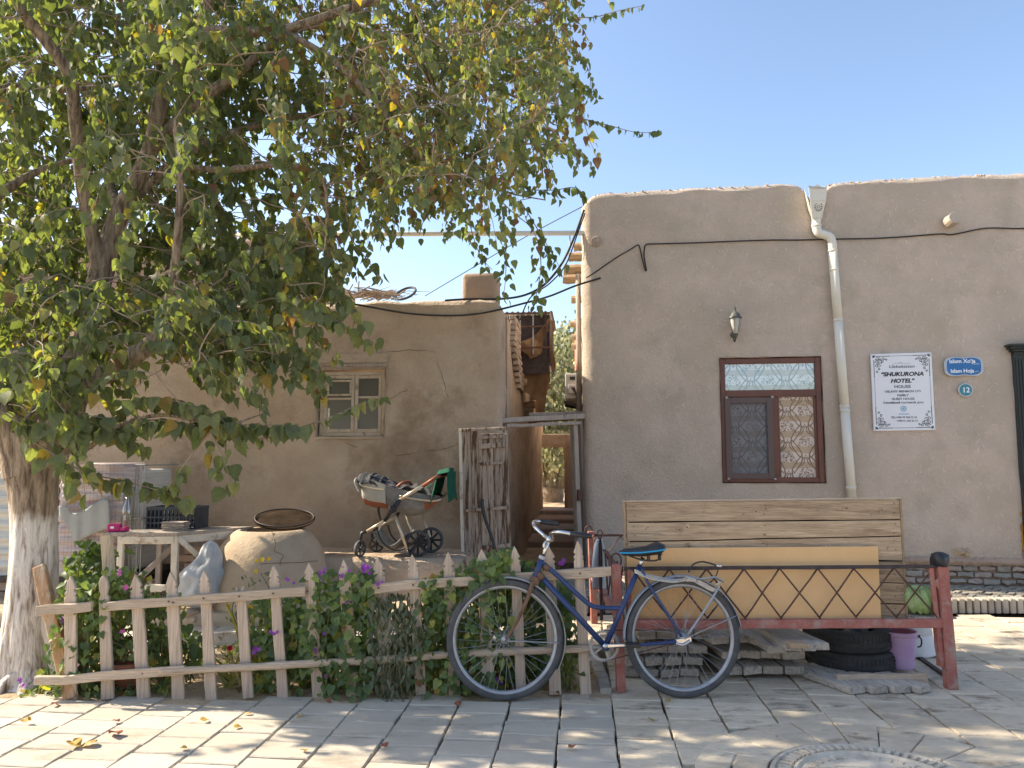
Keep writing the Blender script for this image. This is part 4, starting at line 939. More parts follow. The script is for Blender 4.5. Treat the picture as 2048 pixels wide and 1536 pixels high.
MB().grid(tf, 30, 100).build('ribbed_side', TANK, tk1, smooth=True)
MB().fbox(IB, -.9, ibx(116, 1000)[0], base_z, ibx(30, 945)[1], -.6, -.02).build('tank_body', TANK, tk1, bevel=.04)
sh = tag(MB().grid(lambda u, v: IB.P(118+100*u+14*v*math.sin(u*9)*(.4), (1012 if u < .2 else 1012+14*math.sin(u*5))+(v)*(60 if u > .25 else 20+160*u), .17-.01*v+.005*math.sin(u*22)), 30, 10).build('torn_sheet', SHEETM, None, smooth=True, solid=.004), 'torn grey plastic sheet hanging in front of the wrapped stack', 'sheet')
cg = empty('tank_cage', IB.pt(1.2, base_z, -.3), 'steel caged bulk container beside the film-wrapped stack', 'container')
q0, q1 = s1-.03, ibx(287, 1000, -.1)[0]; zt2 = ibx(250, 930, -.1)[1]
MB().fbox(IB, q0+.0, q1-.03, base_z+.02, zt2-.04, -.8, -.14).build('tank_body', TANK, cg, bevel=.04)
for k in range(6): MB().tube([IB.pt(q0+(q1-q0)*k/5, base_z, -.1), IB.pt(q0+(q1-q0)*k/5, zt2, -.1)], .007, 6).build('cage_bar', DULLM, cg)
for k in range(5): MB().tube([IB.pt(q0, base_z+(zt2-base_z)*k/4, -.09), IB.pt(q1, base_z+(zt2-base_z)*k/4, -.09)], .007, 6).build('cage_bar', DULLM, cg)
for k in range(4): MB().tube([IB.pt(q1, base_z+(zt2-base_z)*(k+1)/4, -.1), IB.pt(q1, base_z+(zt2-base_z)*(k+1)/4, -.85)], .007, 6).build('cage_bar', DULLM, cg)
pal = empty('pallet_base', IB.pt(.3, 0, -.3), 'dark timber base with bricks carrying the tanks', 'pallet')
MB().fbox(IB, -.9, q1, base_z-.055, base_z-.005, -.8, .08).build('deck', BLACK, pal)
for k in range(8):
    for r in range(3): MB().fbox(IB, -.9+k*.31, -.9+k*.31+.2, .0+r*.09, .08+r*.09, -.15, .02).build('brick', BRICK, pal, bevel=.006, seg=1)
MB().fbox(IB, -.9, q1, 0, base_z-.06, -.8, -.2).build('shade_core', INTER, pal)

# ================================================================== PRAM
PF = Fr((at(800, 1100, 7.28).x, 7.28, 0), (math.cos(R_(5)), -math.sin(R_(5)), 0)); dn, df = .20, -.20
pram = empty('pram', PF.pt(0, BZ, 0), 'dusty grey pram with tan leather trim and champagne frame on the mud bench', 'pram')
def pp(x, y, d=dn): return PF.P(x, y, d)
def far(x, y): a, b = PF.px(x, y, dn); return PF.pt(a, b, df)
def both(fn):
    for k in (0, 1): fn(pp if k == 0 else far)
both(lambda g: MB().tube([g(847, 971), g(797, 1001)], .013, 10, sq=1.3).build('handle_tube', GOLD, pram, smooth=True))
both(lambda g: MB().tube([g(770, 1041), g(733, 1063)], .013, 10).build('front_leg', GOLD, pram, smooth=True))
both(lambda g: MB().tube([g(790, 1031), g(815, 1101)], .014, 10).build('rear_leg', GOLD, pram, smooth=True))
both(lambda g: MB().tube([g(800, 999), g(785, 1018), g(769, 1042)], [.018, .024, .019], 10).build('joint', BLACK, pram, smooth=True))
both(lambda g: MB().lathe(g(785, 1019), [(.0001, .03), (.03, .03), (.036, .02), (.036, -.02), (.0001, -.02)], 16, axis=PF.n).build('pivot', BLACK, pram, smooth=True))
both(lambda g: MB().tube([g(733, 1063), g(724, 1066), g(721, 1078), g(721, 1090)], [.015, .018, .015, .012], 8).build('fork', BLACK, pram, smooth=True))
MB().tube([pp(846, 972), pp(878, 951)], [.018, .02, .018], 10).build('grip', LEATHER, pram, smooth=True)
MB().tube([pp(877, 952), far(877, 952)], .018, 10).build('grip_bar', LEATHER, pram, smooth=True)
def wheel(c, R, wd, axis, spk, par, nm='wheel'):
    wq = empty(nm, c); wq.parent = par; wq.location = c-WLOC[par.name]
    ax = Vector(axis).normalized(); MB().lathe(c, [(R*.8, -wd*.4), (R*.93, -wd*.5), (R, -wd*.25), (R, wd*.25), (R*.93, wd*.5), (R*.8, wd*.4), (R*.8, -wd*.4)], 32, axis=ax).build('tyre', RUBBER, wq, smooth=True)
    a = Vector((0, 0, 1)); a = (a-ax*a.dot(ax)).normalized(); b = ax.cross(a)
    MB().lathe(c, [(.0001, -wd*.5), (R*.22, -wd*.5), (R*.22, wd*.5), (.0001, wd*.5)], 12, axis=ax).build('hub', BLACK, wq)
    for k in range(spk):
        t = 2*math.pi*k/spk; v = a*math.cos(t)+b*math.sin(t); MB().bar(c+v*R*.18, c+v*R*.84, R*.16, wd*.3, side=ax.cross(v)).build('spoke', BLACK, wq)
    return wq
fa = (PF.n*.35+PF.u).normalized()
fc = PF.px(720, 1102, dn); rz = .062
wheel(PF.pt(fc[0], BZ+.078, dn), .078, .036, fa, 6, pram); wheel(PF.pt(fc[0]+.05, BZ+.078, df), .078, .036, (PF.n+PF.u*.5), 6, pram)
rc = PF.px(862, 1088, df); wheel(PF.pt(rc[0], BZ+.122, df), .122, .04, PF.n, 8, pram); wheel(PF.pt(PF.px(832, 1095, dn)[0], BZ+.122, dn-.08), .122, .04, PF.n, 8, pram)
MB().tube([PF.pt(rc[0], BZ+.12, df), PF.pt(PF.px(832, 1095, dn)[0], BZ+.12, dn-.06)], .012, 8).build('axle', BLACK, pram)
MB().tube([far(828, 1037), far(843, 1080), PF.pt(rc[0], BZ+.12, df)], .012, 8).build('far_leg', GOLD, pram, smooth=True)
MB().tube([pp(815, 1100), pp(822, 1112), PF.pt(PF.px(832, 1095, dn)[0], BZ+.12, dn)], [.018, .02, .014], 8).build('foot', BLACK, pram, smooth=True)
# bassinet hull
ks = [(722, 953, 1003), (728, 955, 1010), (745, 958, 1016), (770, 966, 1018), (795, 975, 1026), (815, 980, 1033), (840, 985, 1031), (860, 989, 1020), (873, 990, 1008), (880, 992, 999)]
def hull(u, v):
    k = u*(len(ks)-1); i = min(int(k), len(ks)-2); t = k-i
    x, yt, yb = [ks[i][q]+(ks[i+1][q]-ks[i][q])*t for q in range(3)]
    s, zt = PF.px(x, yt, .1); _, zb = PF.px(x, yb, .1)
    a = math.pi*v; wd = .19*math.sin(math.pi*min(max(.5+(u-.5)*.96, 0.02), .98))**.35
    return PF.pt(s, zt+(zb-zt)*math.sin(a)**.55, wd*math.cos(a))
MB().grid(hull, 40, 28).build('bassinet', STROLG, pram, smooth=True)
def band(nm, x0_, x1_, f0, f1, mat, off=.004):
    def g(u, v):
        x = x0_+(x1_-x0_)*u; uu = np.interp(x, [k[0] for k in ks], np.linspace(0, 1, len(ks))); vv = f0+(f1-f0)*v
        p = hull(uu, vv); return p+PF.n*off*(1 if vv < .5 else -1)+Vector((0, 0, -off*.3))
    return MB().grid(g, 20, 8).build(nm, mat, pram, smooth=True)
band('leather_skirt', 724, 778, .2, .5, LEATHER, .006); band('leather_tip', 852, 879, .08, .3, LEATHER, .006)
MB().tube(bez([pp(800, 992), pp(818, 996), pp(845, 1000), pp(862, 1002), pp(880, 999), pp(890, 990, 0.05), far(878, 990)], 6), .010, 8).build('rim_tube', GOLD, pram, smooth=True)
# hood, folded
def hood(u, v):
    a = v*math.pi; x = 722+60*u; yt = 948-4*math.sin(u*3.0)+16*u*u; s, z = PF.px(x, yt, 0)
    r = .19*math.sin(math.pi*(.22+.55*(1-u)))**.5
    return PF.pt(s-.0+.015*math.sin(u*20), z-.09*(1-math.sin(a))+.008*math.sin(u*34), r*math.cos(a))
MB().grid(hood, 40, 26).build('hood', PRAMD, pram, smooth=True)
def hoodf(u, v):
    a = u*math.pi; return PF.pt(PF.px(721+9*v, 960, 0)[0]-.01*math.sin(a), PF.px(722, 953+20*v, 0)[1]-.05+.05*math.sin(a), .2*math.cos(a))
MB().grid(hoodf, 20, 6).build('hood_edge', PRAML, pram, smooth=True, solid=.01)
MB().tube(bez([pp(719, 966), pp(725, 972), pp(745, 977), pp(768, 980)], 6), .008, 8).build('hood_rim', GOLD, pram, smooth=True)
band('pale_side', 724, 776, .0, .2, PRAML, .008)
def cover(u, v):
    x = 778+98*u; s, z = PF.px(x, 968+24*u+(5*math.sin(u*8)), 0); return PF.pt(s, z+.02+.018*math.sin(math.pi*v)-.01*math.sin(u*25+v*6), .18*(1-2*v))
MB().grid(cover, 30, 14).build('cover', PRAMD, pram, smooth=True)
MB().tube(bez([pp(793, 975, .1), pp(805, 966, .1), pp(818, 964, .0), pp(823, 972, -.1)], 6), .016, 8).build('carry_strap', LEATHER, pram, smooth=True)
for q in range(7): MB().tube(bez([pp(740+q*6, 951+q, .15-.05*q), pp(765+q*5, 960+q*1.4, .1-.04*q), pp(795, 972+q, .1-.05*q)], 5), .008, 6).build('hood_fold', PRAMD, pram, smooth=True)
# basket
def bsk(u, v):
    s0_, z0_ = PF.px(752+70*u, 1062, 0); z = BZ+.05+.16*(2*u-.95)**2*(1.1-u*.3)
    return PF.pt(s0_, z+.05*(abs(2*v-1))**2, .17*(1-2*v))
MB().grid(bsk, 24, 12).build('basket', STROLG, pram, smooth=True, solid=.008)
both(lambda g: MB().tube(bez([g(754, 1057), g(762, 1080), g(780, 1097), g(800, 1100), g(822, 1088), g(838, 1070)], 6), .008, 7).build('basket_rail', BLACK, pram, smooth=True))
MB().tube([pp(757, 1015, .1), pp(757, 1022, .1), pp(761, 1040, .08)], [.012, .012, .008], 6).build('lock_strap', BLACK, pram)
# green cloth over the handle
gc = PF.P(890, 960, .1)
def drape(u, v):
    top0, top1 = (868, 956), (905, 936)
    x = np.interp(v, [0, .42, .55, 1], [868, 882, 903, 907]); y = np.interp(v, [0, .42, .55, 1], [1003, 944, 940, 999])
    p = PF.P(x, y, 0); w_ = (u-.5)*.44*(1-.0*v)
    return p+PF.n*(w_)+Vector((.010*math.sin(u*13+v*5), 0, -.02*math.cos(u*6)))
tag(MB().grid(drape, 30, 40).build('green_towel', GREENC, None, smooth=True, solid=.006), 'dark green towel draped over the pram handle', 'towel')
# electric plates of litter on the bench

# ================================================================== PICKET FENCE
p0, p1 = G(110, 1399), G(1175, 1388)
FF = Fr(p0, (p1-p0))
fence = empty('picket_fence', p0, 'low hand-made wooden picket fence with carved spear tips round the flower bed', 'fence')
def fpx(x, y, d=0): return FF.px(x, y, d)
pk = [(140.6, 1152, 139.7, 1401), (205.6, 1151, 213.8, 1400), (269.5, 1148, 286, 1398), (340, 1143.5, 356, 1401), (407, 1140.6, 422, 1403), (479.6, 1173, 496, 1397),
      (546, 1130, 565, 1401), (616.7, 1125, 636, 1401), (686.5, 1118.6, 707, 1393), (755, 1114, 774, 1391), (823.6, 1109, 842, 1390), (896, 1103, 909, 1392), (963, 1098, 978, 1392), (1029, 1092, 1043, 1390), (1097, 1090, 1111, 1390), (1155.6, 1081, 1171.7, 1389)]
prof = [(0, 0), (.20, .42), (.36, .78), (.46, 1.02), (.50, 1.12), (.34, 1.2), (.30, 1.27), (.5, 1.45), (.50, 1.62), (.36, 1.72), (.5, 1.84)]
for k, (xt, yt, xb, yb) in enumerate(pk):
    a0, z0 = fpx(xb, yb); a1, z1 = fpx(xt, yt); w_ = .066*rnd(.9, 1.06); z0 = min(z0, .01)
    dv = Vector((a1-a0, z1-z0)).normalized(); nv = Vector((dv.y, -dv.x)); top = Vector((a1, z1))
    if k == 5: out = [(-.35, .0), (-.2, .1), (-.2, .5), (.1, .5), (.15, .05), (.4, .0), (.5, .4)]; pts = [(-.5, .4)]+out
    else:
        sc = rnd(.9, 1.12); tiny = k == 1
        R1 = [(x*(1.0 if not tiny else .85), y*sc) for x, y in (prof if not tiny else [(0, 0), (.3, .2), (.48, .6), (.5, 1.1), (.3, 1.6), (.5, 1.8)])]
        pts = [(-x+rnd(-.02, .02), y) for x, y in R1[::-1]]+[(x+rnd(-.02, .02), y) for x, y in R1[1:]]
    poly = [top+nv*(x*w_)-dv*(y*w_*.98) for x, y in pts]
    L = (Vector((a0, z0))-top).length; bw = w_*rnd(.98, 1.1)
    # shaft sides with a little waviness
    n = 5; last = poly[-1]; first = poly[0]; b = Vector((a0, z0))
    rside = [last.lerp(b+nv*bw*.5, i/n)+nv*rnd(-.002, .002) for i in range(1, n+1)]; lside = [(b-nv*bw*.5).lerp(first, i/n)+nv*rnd(-.002, .002) for i in range(0, n)]
    full = poly+rside+lside; th = .022; off = rnd(-.003, .003)
    MB().prism([FF.pt(q.x, q.y, off) for q in full], [FF.pt(q.x, q.y, off-th) for q in full]).build('picket', FENCE, fence, bevel=.003, seg=1)
def rail(name, pts, wd, th, d, mat=FENCEX, rnd_=False):
    q = [FF.P(x, y, d) for x, y in pts]
    if rnd_: return MB().tube(bez(q, 6), [wd/2*rnd(.9, 1.1) for _ in range(6*(len(q)-1)+1)], 10, sq=1.0).build(name, mat, fence, bevel=0, smooth=True)
    mb = MB(); k = 0; m = len(q); S = []
    for i, p in enumerate(q):
        for a, b in ((-1, -1), (1, -1), (1, 1), (-1, 1)): mb.v.append(tuple(p+Vector((0, 0, 1))*(a*wd/2+rnd(-.004, .004))+FF.n*(b*th/2+rnd(-.002, .002))))
    for i in range(m-1):
        for a in range(4): b = (a+1) % 4; mb.f.append((i*4+a, i*4+b, i*4+4+b, i*4+4+a))
    mb.f.append((3, 2, 1, 0)); e = (m-1)*4; mb.f.append((e, e+1, e+2, e+3))
    return mb.build(name, mat, fence, bevel=.005, seg=2)
rail('rail', [(72, 1223), (100, 1218), (140, 1217), (185, 1213)], .055, .03, .020)
rail('rail', [(207, 1214), (260, 1208), (340, 1204), (420, 1197), (500, 1191), (560, 1186), (612, 1182)], .054, .026, .018)
rail('rail', [(735, 1179), (800, 1172), (880, 1166), (975, 1160)], .056, .026, .019)
rail('rail', [(960, 1158), (1050, 1154), (1110, 1151), (1170, 1146), (1222, 1142)], .056, .03, .018)
rail('lower_rail', [(70, 1361), (130, 1360), (200, 1352), (300, 1345), (370, 1340)], .05, .03, .024)
rail('lower_rail', [(320, 1344), (420, 1338), (520, 1333), (640, 1326), (760, 1320), (860, 1313)], .046, .03, .028, rnd_=True)
rail('lower_rail', [(840, 1313), (900, 1309), (1000, 1304), (1100, 1300), (1180, 1297)], .046, .03, .026, rnd_=True)
for (x, y) in [(337, 1203), (346, 1205), (407, 1197), (478, 1193), (546, 1187), (615, 1183), (285, 1347), (352, 1342), (425, 1338), (496, 1334), (560, 1331), (632, 1327), (757, 1176), (826, 1170), (1160, 1147), (1172, 1299)]:
    MB().lathe(FF.P(x, y, .036), [(.0001, .004), (.005, .003), (.006, 0)], 7, axis=FF.n).build('nail', RUST, fence)
# leaning timbers at the left end
tag(MB().bar(G(142, 1398), at(78, 1132, 4.7), .075, .045, n=7, j=.004, side=(1, 0, 0)).build('leaning_plank', M('orange_wood', (.42, .24, .12), (.55, .34, .19), scale=5, stretch=(7, 7, .6), rough=.75, bump=.5, c3=(.62, .5, .36), c3lo=.5, c3hi=.62), None, bevel=.008), 'orange-brown plank leaning at the left end of the picket fence', 'plank')
tag(MB().bar(G(118, 1372), at(64, 1118, 4.85), .06, .03, n=6, j=.006, side=(1, 0, 0)).build('split_timber', PAINTW, None, bevel=.006), 'split pale timber leaning behind the orange plank by the tree', 'timber')
tag(MB().tube([G(236, 1350)+Vector((0, .1, 0)), at(228, 1250, 4.95), at(219, 1160, 4.95), at(213, 1070, 4.95)], [.042, .04, .038, .037], 12, j=.04).build('wooden_stake', M('pale_stake', (.66, .5, .32), (.74, .58, .4), scale=6, stretch=(6, 6, .6), rough=.8, bump=.4, c3=(.5, .34, .18), c3lo=.58, c3hi=.7), None, bevel=.003), 'pale peeled wooden stake standing upright among the vines', 'stake')
# timber border inside the bed
bb_ = empty('bed_edging', (-2.4, 5.8, 0), 'pale timber edging board at the back of the flower bed', 'edging board')
MB().bar(at(318, 1282, 5.85), at(480, 1275, 5.9), .09, .05, n=6, j=.006, side=(0, 0, 1)).build('board', PAINTW, bb_, bevel=.005); 
tag(MB().bar(at(505, 1385, 4.9), at(560, 1345, 5.1), .06, .02, n=3, j=.004).build('loose_board', FENCEX, None), 'short loose board lying slanted behind the fence', 'board')

# ================================================================== IRON BED PLATFORM
LG = G(1242, 1383); RG = G(1902, 1377)
BF = Fr(LG, (RG-LG)); BW = (RG-LG).length
bed = empty('iron_bed', LG, 'rusty red iron outdoor bed platform with diamond lattice sides, loaded with boards', 'bed')
BDd = -1.9
def bb2(name, p, q, wd, th, mat=REDM, side=None, n=6, j=.002, bev=.006, par=bed): return MB().bar(p, q, wd, th, n=n, j=j, side=side).build(name, mat, par, bevel=bev, seg=2)
ztr = BF.px(1500, 1135)[1]; zlr = BF.px(1500, 1247)[1]; zpl = BF.px(1240, 1128)[1]; zpr = BF.px(1893, 1122)[1]
bb2('leg', BF.pt(0, 0, 0), BF.pt(-.02, zpl, 0), .055, .055, side=BF.u)
bb2('leg', BF.pt(BW, 0, 0), BF.pt(BW-.02, zpr, 0), .066, .06, side=BF.u); bb2('leg_brace', BF.pt(BW-.05, .13, -.01), BF.pt(BW-.06, zlr-.02, -.01), .03, .05, side=BF.u)
bb2('leg', BF.pt(.10, 0, BDd), BF.pt(.08, zpl+.02, BDd), .055, .055, side=BF.u); bb2('leg', BF.pt(BW+.05, 0, BDd), BF.pt(BW+.03, zpl, BDd), .055, .055, side=BF.u)
bb2('side_rail', BF.pt(.03, zlr, .0), BF.pt(BW-.03, zlr-.004, 0), .055, .045, side=(0, 0, 1), n=14, j=.002)
bb2('side_rail', BF.pt(.1, zlr, BDd), BF.pt(BW, zlr, BDd), .05, .04, side=(0, 0, 1)); bb2('end_rail', BF.pt(.02, zlr, -.03), BF.pt(.09, zlr, BDd), .05, .04, side=(0, 0, 1)); bb2('end_rail', BF.pt(BW, zlr, -.03), BF.pt(BW+.03, zlr, BDd), .05, .04, side=(0, 0, 1))
bb2('top_rail', BF.pt(.03, ztr-.004, .0), BF.pt(BW-.04, ztr+.002, 0), .022, .022, DARKST, side=(0, 0, 1), n=12, j=.0015, bev=.004)
bb2('top_rail', BF.pt(.1, ztr+.01, BDd), BF.pt(BW, ztr, BDd), .02, .02, RUST, side=(0, 0, 1)); bb2('top_rail', BF.pt(.0, ztr, -.02), BF.pt(.09, ztr+.01, BDd), .018, .018, RUST, side=(0, 0, 1))
bb2('upright', BF.pt(.06, zlr, 0), BF.pt(.06, ztr, 0), .022, .02, side=BF.u); a_ = BF.px(1870, 1200)[0]; bb2('upright', BF.pt(a_+.005, zlr+.03, 0), BF.pt(a_-.015, ztr, 0), .03, .02, side=BF.u)
bb2('cross_strap', BF.pt(BW-.03, ztr-.09, .02), BF.pt(BW-.06, ztr-.12, .0), .06, .02); 
lat = [BF.px(x, 1140)[0] for x in (1264, 1338, 1413, 1488, 1559, 1636, 1708, 1788, 1868)]
for i in range(len(lat)-1):
    for (za, zb, dd) in ((ztr-.01, zlr+.03, .006), (zlr+.03, ztr-.01, -.006)):
        p, q = BF.pt(lat[i], za, dd), BF.pt(lat[i+1], zb, dd); m_ = [p.lerp(q, t/5)+Vector((0, 0, rnd(-.003, .003))) for t in range(6)]
        MB().tube(m_, .0055, 6).build('lattice_rod', RUST, bed, smooth=True)
for i in range(8):
    a0, a1 = .1+i*.24, .34+i*.24
    for (za, zb) in ((ztr, zlr+.03), (zlr+.03, ztr)): MB().tube([BF.pt(a0, za, BDd), BF.pt(a1, zb, BDd)], .005, 5).build('lattice_rod', RUST, bed)
for i in range(7):
    for (za, zb) in ((ztr, zlr+.03), (zlr+.03, ztr)): MB().tube([BF.pt(.03+i*.01, za, -.05-i*.26), BF.pt(.04+i*.01, zb, -.05-(i+1)*.26)], .005, 5).build('lattice_rod', RUST, bed)
for i in range(9): bb2('cross_slat', BF.pt(.1+i*.23, zlr+.005, -.03), BF.pt(.12+i*.23, zlr+.005, BDd+.03), .09, .02, GREYW, side=BF.u, n=3)
for (a, d) in ((-.02, 0), (.06, BDd)):
    c = BF.pt(a, zpl+.0, d); MB().tube([c+BF.u*(.032*math.cos(t))+Vector((0, 0, .02+.045*math.sin(t))) for t in [(-.6+q*.28) for q in range(17)]], .006, 6).build('loop_finial', RUST, bed, smooth=True)
# ground bar on the right
tag(MB().bar(G(1893, 1356), G(1822, 1306), .035, .03, side=(0, 0, 1)).build('angle_bar', DARKST, None), 'dark angle iron bar lying on the paving beside the right bed leg', 'bar')
bg2 = tag(MB().lathe(BF.pt(BW-.025, zpr-.02, 0), [(.045, -.01), (.05, .0), (.055, .03), (.048, .06), (.02, .075), (.0001, .078)], 18, wob=lambda t, z: .12*math.sin(3*t+40*z)+.06*math.sin(7*t)).build('black_wrap', BLACK, None, smooth=True), 'crumpled black plastic wrapped over the top of the right bed post', 'wrap')

# plank panel standing on the bed
PNL = Fr(BF.pt(.0, zlr+.03, -.08), BF.u, Vector((-.012, .10, 1)))
pan = empty('plank_panel', PNL.pt(.9, 0, 0), 'big panel of knotty weathered planks standing on the iron bed', 'panel')
def q4(name, c, th, mat, par, bev=.002, d=0, frm=PNL):
    f = [frm.P(x, y, d) for x, y in c]; nb = frm.n*th
    return MB().prism(f, [p-nb for p in f]).build(name, mat, par, bevel=bev, seg=1)
def edgeL(y): return 1251+(y-1002)*.03
def edgeR(y): return 1803+(y-990)*.045
rowsL = [1004, 1044, 1083, 1112, 1150, 1196, 1244]; rowsR = [993, 1034, 1067, 1117, 1161, 1203, 1244]
for i in range(6):
    a, b, c, d = (edgeL(rowsL[i])+3, rowsL[i]+1.1), (edgeR(rowsR[i])-3, rowsR[i]+1.1), (edgeR(rowsR[i+1])-3, rowsR[i+1]-1.0), (edgeL(rowsL[i+1])+3, rowsL[i+1]-1.0)
    n = 6; jit = lambda: rnd(-.6, .6)
    topl = [(a[0]+(b[0]-a[0])*t/n, a[1]+(b[1]-a[1])*t/n+jit()) for t in range(n+1)]; botl = [(c[0]+(d[0]-c[0])*t/n, c[1]+(d[1]-c[1])*t/n+jit()) for t in range(n+1)]
    q4('plank', topl+botl, .022, PANEL, pan, d=rnd(-.002, .002))
q4('edge_strip', [(1248, 1003), (1252, 1003), (1259, 1244), (1254, 1244)], .035, PANELE, pan, d=.004); q4('edge_strip', [(1801, 991), (1805, 991), (1817, 1244), (1812, 1244)], .035, PANELE, pan, d=.004)
q4('top_strip', [(1248, 1001), (1803, 989), (1803, 992.5), (1248, 1004.5)], .035, FENCEX, pan, d=.006)
for k in range(26):
    i = random.randrange(6); t = rnd(.04, .96); y = (rowsL[i]+rowsR[i])/2+rnd(8, 30); p = PNL.P(1255+t*545, y, .001)
    MB().lathe(p, [(.0001, .0012), (rnd(.003, .008), .001), (.009, 0)], 8, axis=PNL.n, wob=lambda t, z: .3*math.sin(2*t)).build('knot', PANELE, pan)
q4('back_batten', [(1260, 1008), (1800, 998), (1812, 1242), (1262, 1242)], .012, INTER, pan, d=-.026)  # near-black sheet added behind the planks, its colour standing for shade in the seams
for k in range(11):
    i = random.randrange(4); t = rnd(.05, .95); y = rowsL[i]*(1-t)+rowsR[i]*t+rnd(10, 26); p = PNL.P(1258+t*540, y, .0035)
    R0 = rnd(.007, .014)
    for rr, zz, mt in ((R0*1.7, 0, PANEL), (R0, .0004, PANELE), (R0*.45, .0008, RUSTB)): MB().lathe(p, [(.0001, .0012+zz), (rr*.9, .001+zz), (rr, 0)], 12, axis=PNL.n, wob=lambda t, z: .25*math.sin(2*t+k)+.1*math.sin(5*t)).build('knot', mt, pan)
for i in range(6):
    for (xx, dx) in ((1268, 0), (1792, 0), (1530, 0)):
        t = (xx-1255)/545
        for o_ in (9, 27): MB().lathe(PNL.P(xx+rnd(-3, 3), rowsL[i]*(1-t)+rowsR[i]*t+o_, .004), [(.0001, .0012), (.0035, .001), (.004, 0)], 7, axis=PNL.n).build('nail', RUST, pan)
mdf = tag(None or MB().prism(*(lambda f: (f, [p-BF.n*.016 for p in f]))([Fr(BF.pt(0, zlr+.03, -.045), BF.u, Vector((0, .05, 1))).P(x, y) for x, y in ((1254, 1097), (1756, 1093.5), (1763, 1246), (1257, 1246))])).build('fibreboard', MDF, None, bevel=.0015, seg=1), 'smooth orange-brown fibreboard sheet leaning on the plank panel', 'board')
# cabbage
cbp = BF.P(1836, 1245, -.10); cbp = BF.pt(BF.px(1838, 1243, -.12)[0], zlr+.035, -.12)
cbg = empty('cabbage', cbp, 'pale green cabbage head beside the plank panel on the bed', 'cabbage')
MB().lathe(cbp+Vector((0, 0, 0)), [(.03, 0), (.06, .012), (.085, .04), (.095, .075), (.092, .105), (.078, .135), (.05, .158), (.02, .168), (.0001, .17)], 32, wob=lambda t, z: .05*math.sin(5*t+20*z)+.02*math.sin(13*t)).build('head', CABB, cbg, smooth=True)
for k in range(6):
    t0_ = k*1.05; 
    def lf_(u, v): 
        t = t0_+(u-.5)*1.7; z = .005+.15*v; r = .098*math.sin(math.pi*(.12+.74*v))**.5+.006+.010*v*abs(math.sin(u*math.pi*3)); return cbp+Vector((r*math.cos(t), r*math.sin(t), z+.01*math.sin(u*18)))
    MB().grid(lf_, 16, 10).build('outer_leaf', CABB, cbg, smooth=True, solid=.002)
tag(MB().box(BF.pt(BF.px(1850, 1243, -.12)[0], zlr+.025, -.12), (.26, .25, .012)).build('tray_board', GREYW, None), 'thin grey board on the bed frame under the cabbage', 'board')
# cloth hung on the rear left post
tw = BF.pt(.02, zpl+.0, -.95)
twl = empty('hung_towel', tw, 'white towel with dark stripe hung behind the left bed post', 'towel')
TWF = Fr((at(1196, 1110, 5.6).x, 5.6, 0), (1, 0, 0))
def towel(u, v):
    xl = np.interp(v, [0, .15, .5, 1], [1193, 1188, 1184, 1185]); xr = np.interp(v, [0, .15, .5, 1], [1204, 1208, 1216, 1218]); y = 1078+100*v
    return TWF.P(xl+(xr-xl)*u, y, .03*math.sin(u*7+v*2))
MB().grid(towel, 16, 30).build('cloth', CLOTHW, twl, smooth=True, solid=.004)
MB().grid(lambda u, v: TWF.P(1184+v*-1+6*u+6*(1-v), 1080+50*v, -.03+.02*math.sin(u*5)), 6, 12).build('dark_lining', PRAMD, twl, smooth=True, solid=.006)
MB().grid(lambda u, v: TWF.P(1208+6*v+3*u, 1098+82*v, .045+.01*math.sin(u*5)), 4, 16).build('brown_stripe', CLOTHB, twl, smooth=True, solid=.004)
MB().tube([TWF.P(1200+5*math.cos(t), 1068+8*math.sin(t), 0) for t in [q*.524 for q in range(12)]], .004, 6, closed=True).build('hook_ring', RUST, twl)
MB().tube([TWF.P(1200, 1076, -.01), TWF.P(1203, 1240, -.01)], .012, 8).build('hanger_post', RUST, twl)

# timber stacks under the bed
def cplank(par, p, q, wd, th, mat=OLDW):
    o = MB(); d = (Vector(q)-Vector(p)).normalized(); sd = Vector((-d.y, d.x, 0)); n = 6; k = 0; rows_ = []
    P = []
    cut = rnd(-.02, .02)
    for i in range(n+1):
        t = i/n; c = Vector(p).lerp(Vector(q), t)
        ring = []
        for (a, b) in ((-.5, 0), (-.495, .12) , (-.495, .84), (-.46, 1), (.0, 1.02), (.46, 1), (.495, .86), (.5, .1), (.47, 0)):
            ring.append(c+sd*(a*wd+rnd(-.0012, .0012))+Vector((0, 0, b*th+rnd(-.001, .001)))+(d*(cut*a*2+rnd(-.006, .006)) if i in (0, n) else Vector((0, 0, 0))))
        P += ring
    m = 9; o.v = [tuple(x) for x in P]
    for i in range(n):
        for a in range(m): b = (a+1) % m; o.f.append((i*m+a, i*m+b, i*m+m+b, i*m+m+a))
    o.f.append(tuple(range(m))[::-1]); o.f.append(tuple(range(n*m, n*m+m)))
    return o.build('plank', mat, par, bevel=.003, seg=1)
def stack(name, label, layers, group=None):
    r = empty(name, layers[0][0], label, 'timber stack', group)
    for (p, count, wd, th, L, ang, z) in layers:
        for i in range(count):
            p2 = Vector((p[0]+(wd+.005)*i*math.cos(-ang*.3), p[1]+rnd(-.02, .02), z+rnd(-.001, .001)))
            d = Vector((math.sin(ang), math.cos(ang), 0)); cplank(r, p2, p2+d*L, wd*rnd(.92, 1.04), th)
    return r
x0 = G(1262, 1375).x
stack('timber_stack', 'stack of weathered duckboard planks seen through the rear bicycle wheel', [
    ((x0+.02, 4.98, 0), 4, .125, .045, 1.0, -.02, .008), ((x0+.06, 5.0, 0), 4, .12, .045, 1.0, .0, .075), ((x0+.09, 5.04, 0), 4, .125, .045, 1.0, .03, .14), ((x0+.16, 5.1, 0), 4, .12, .05, .9, .03, .215)])
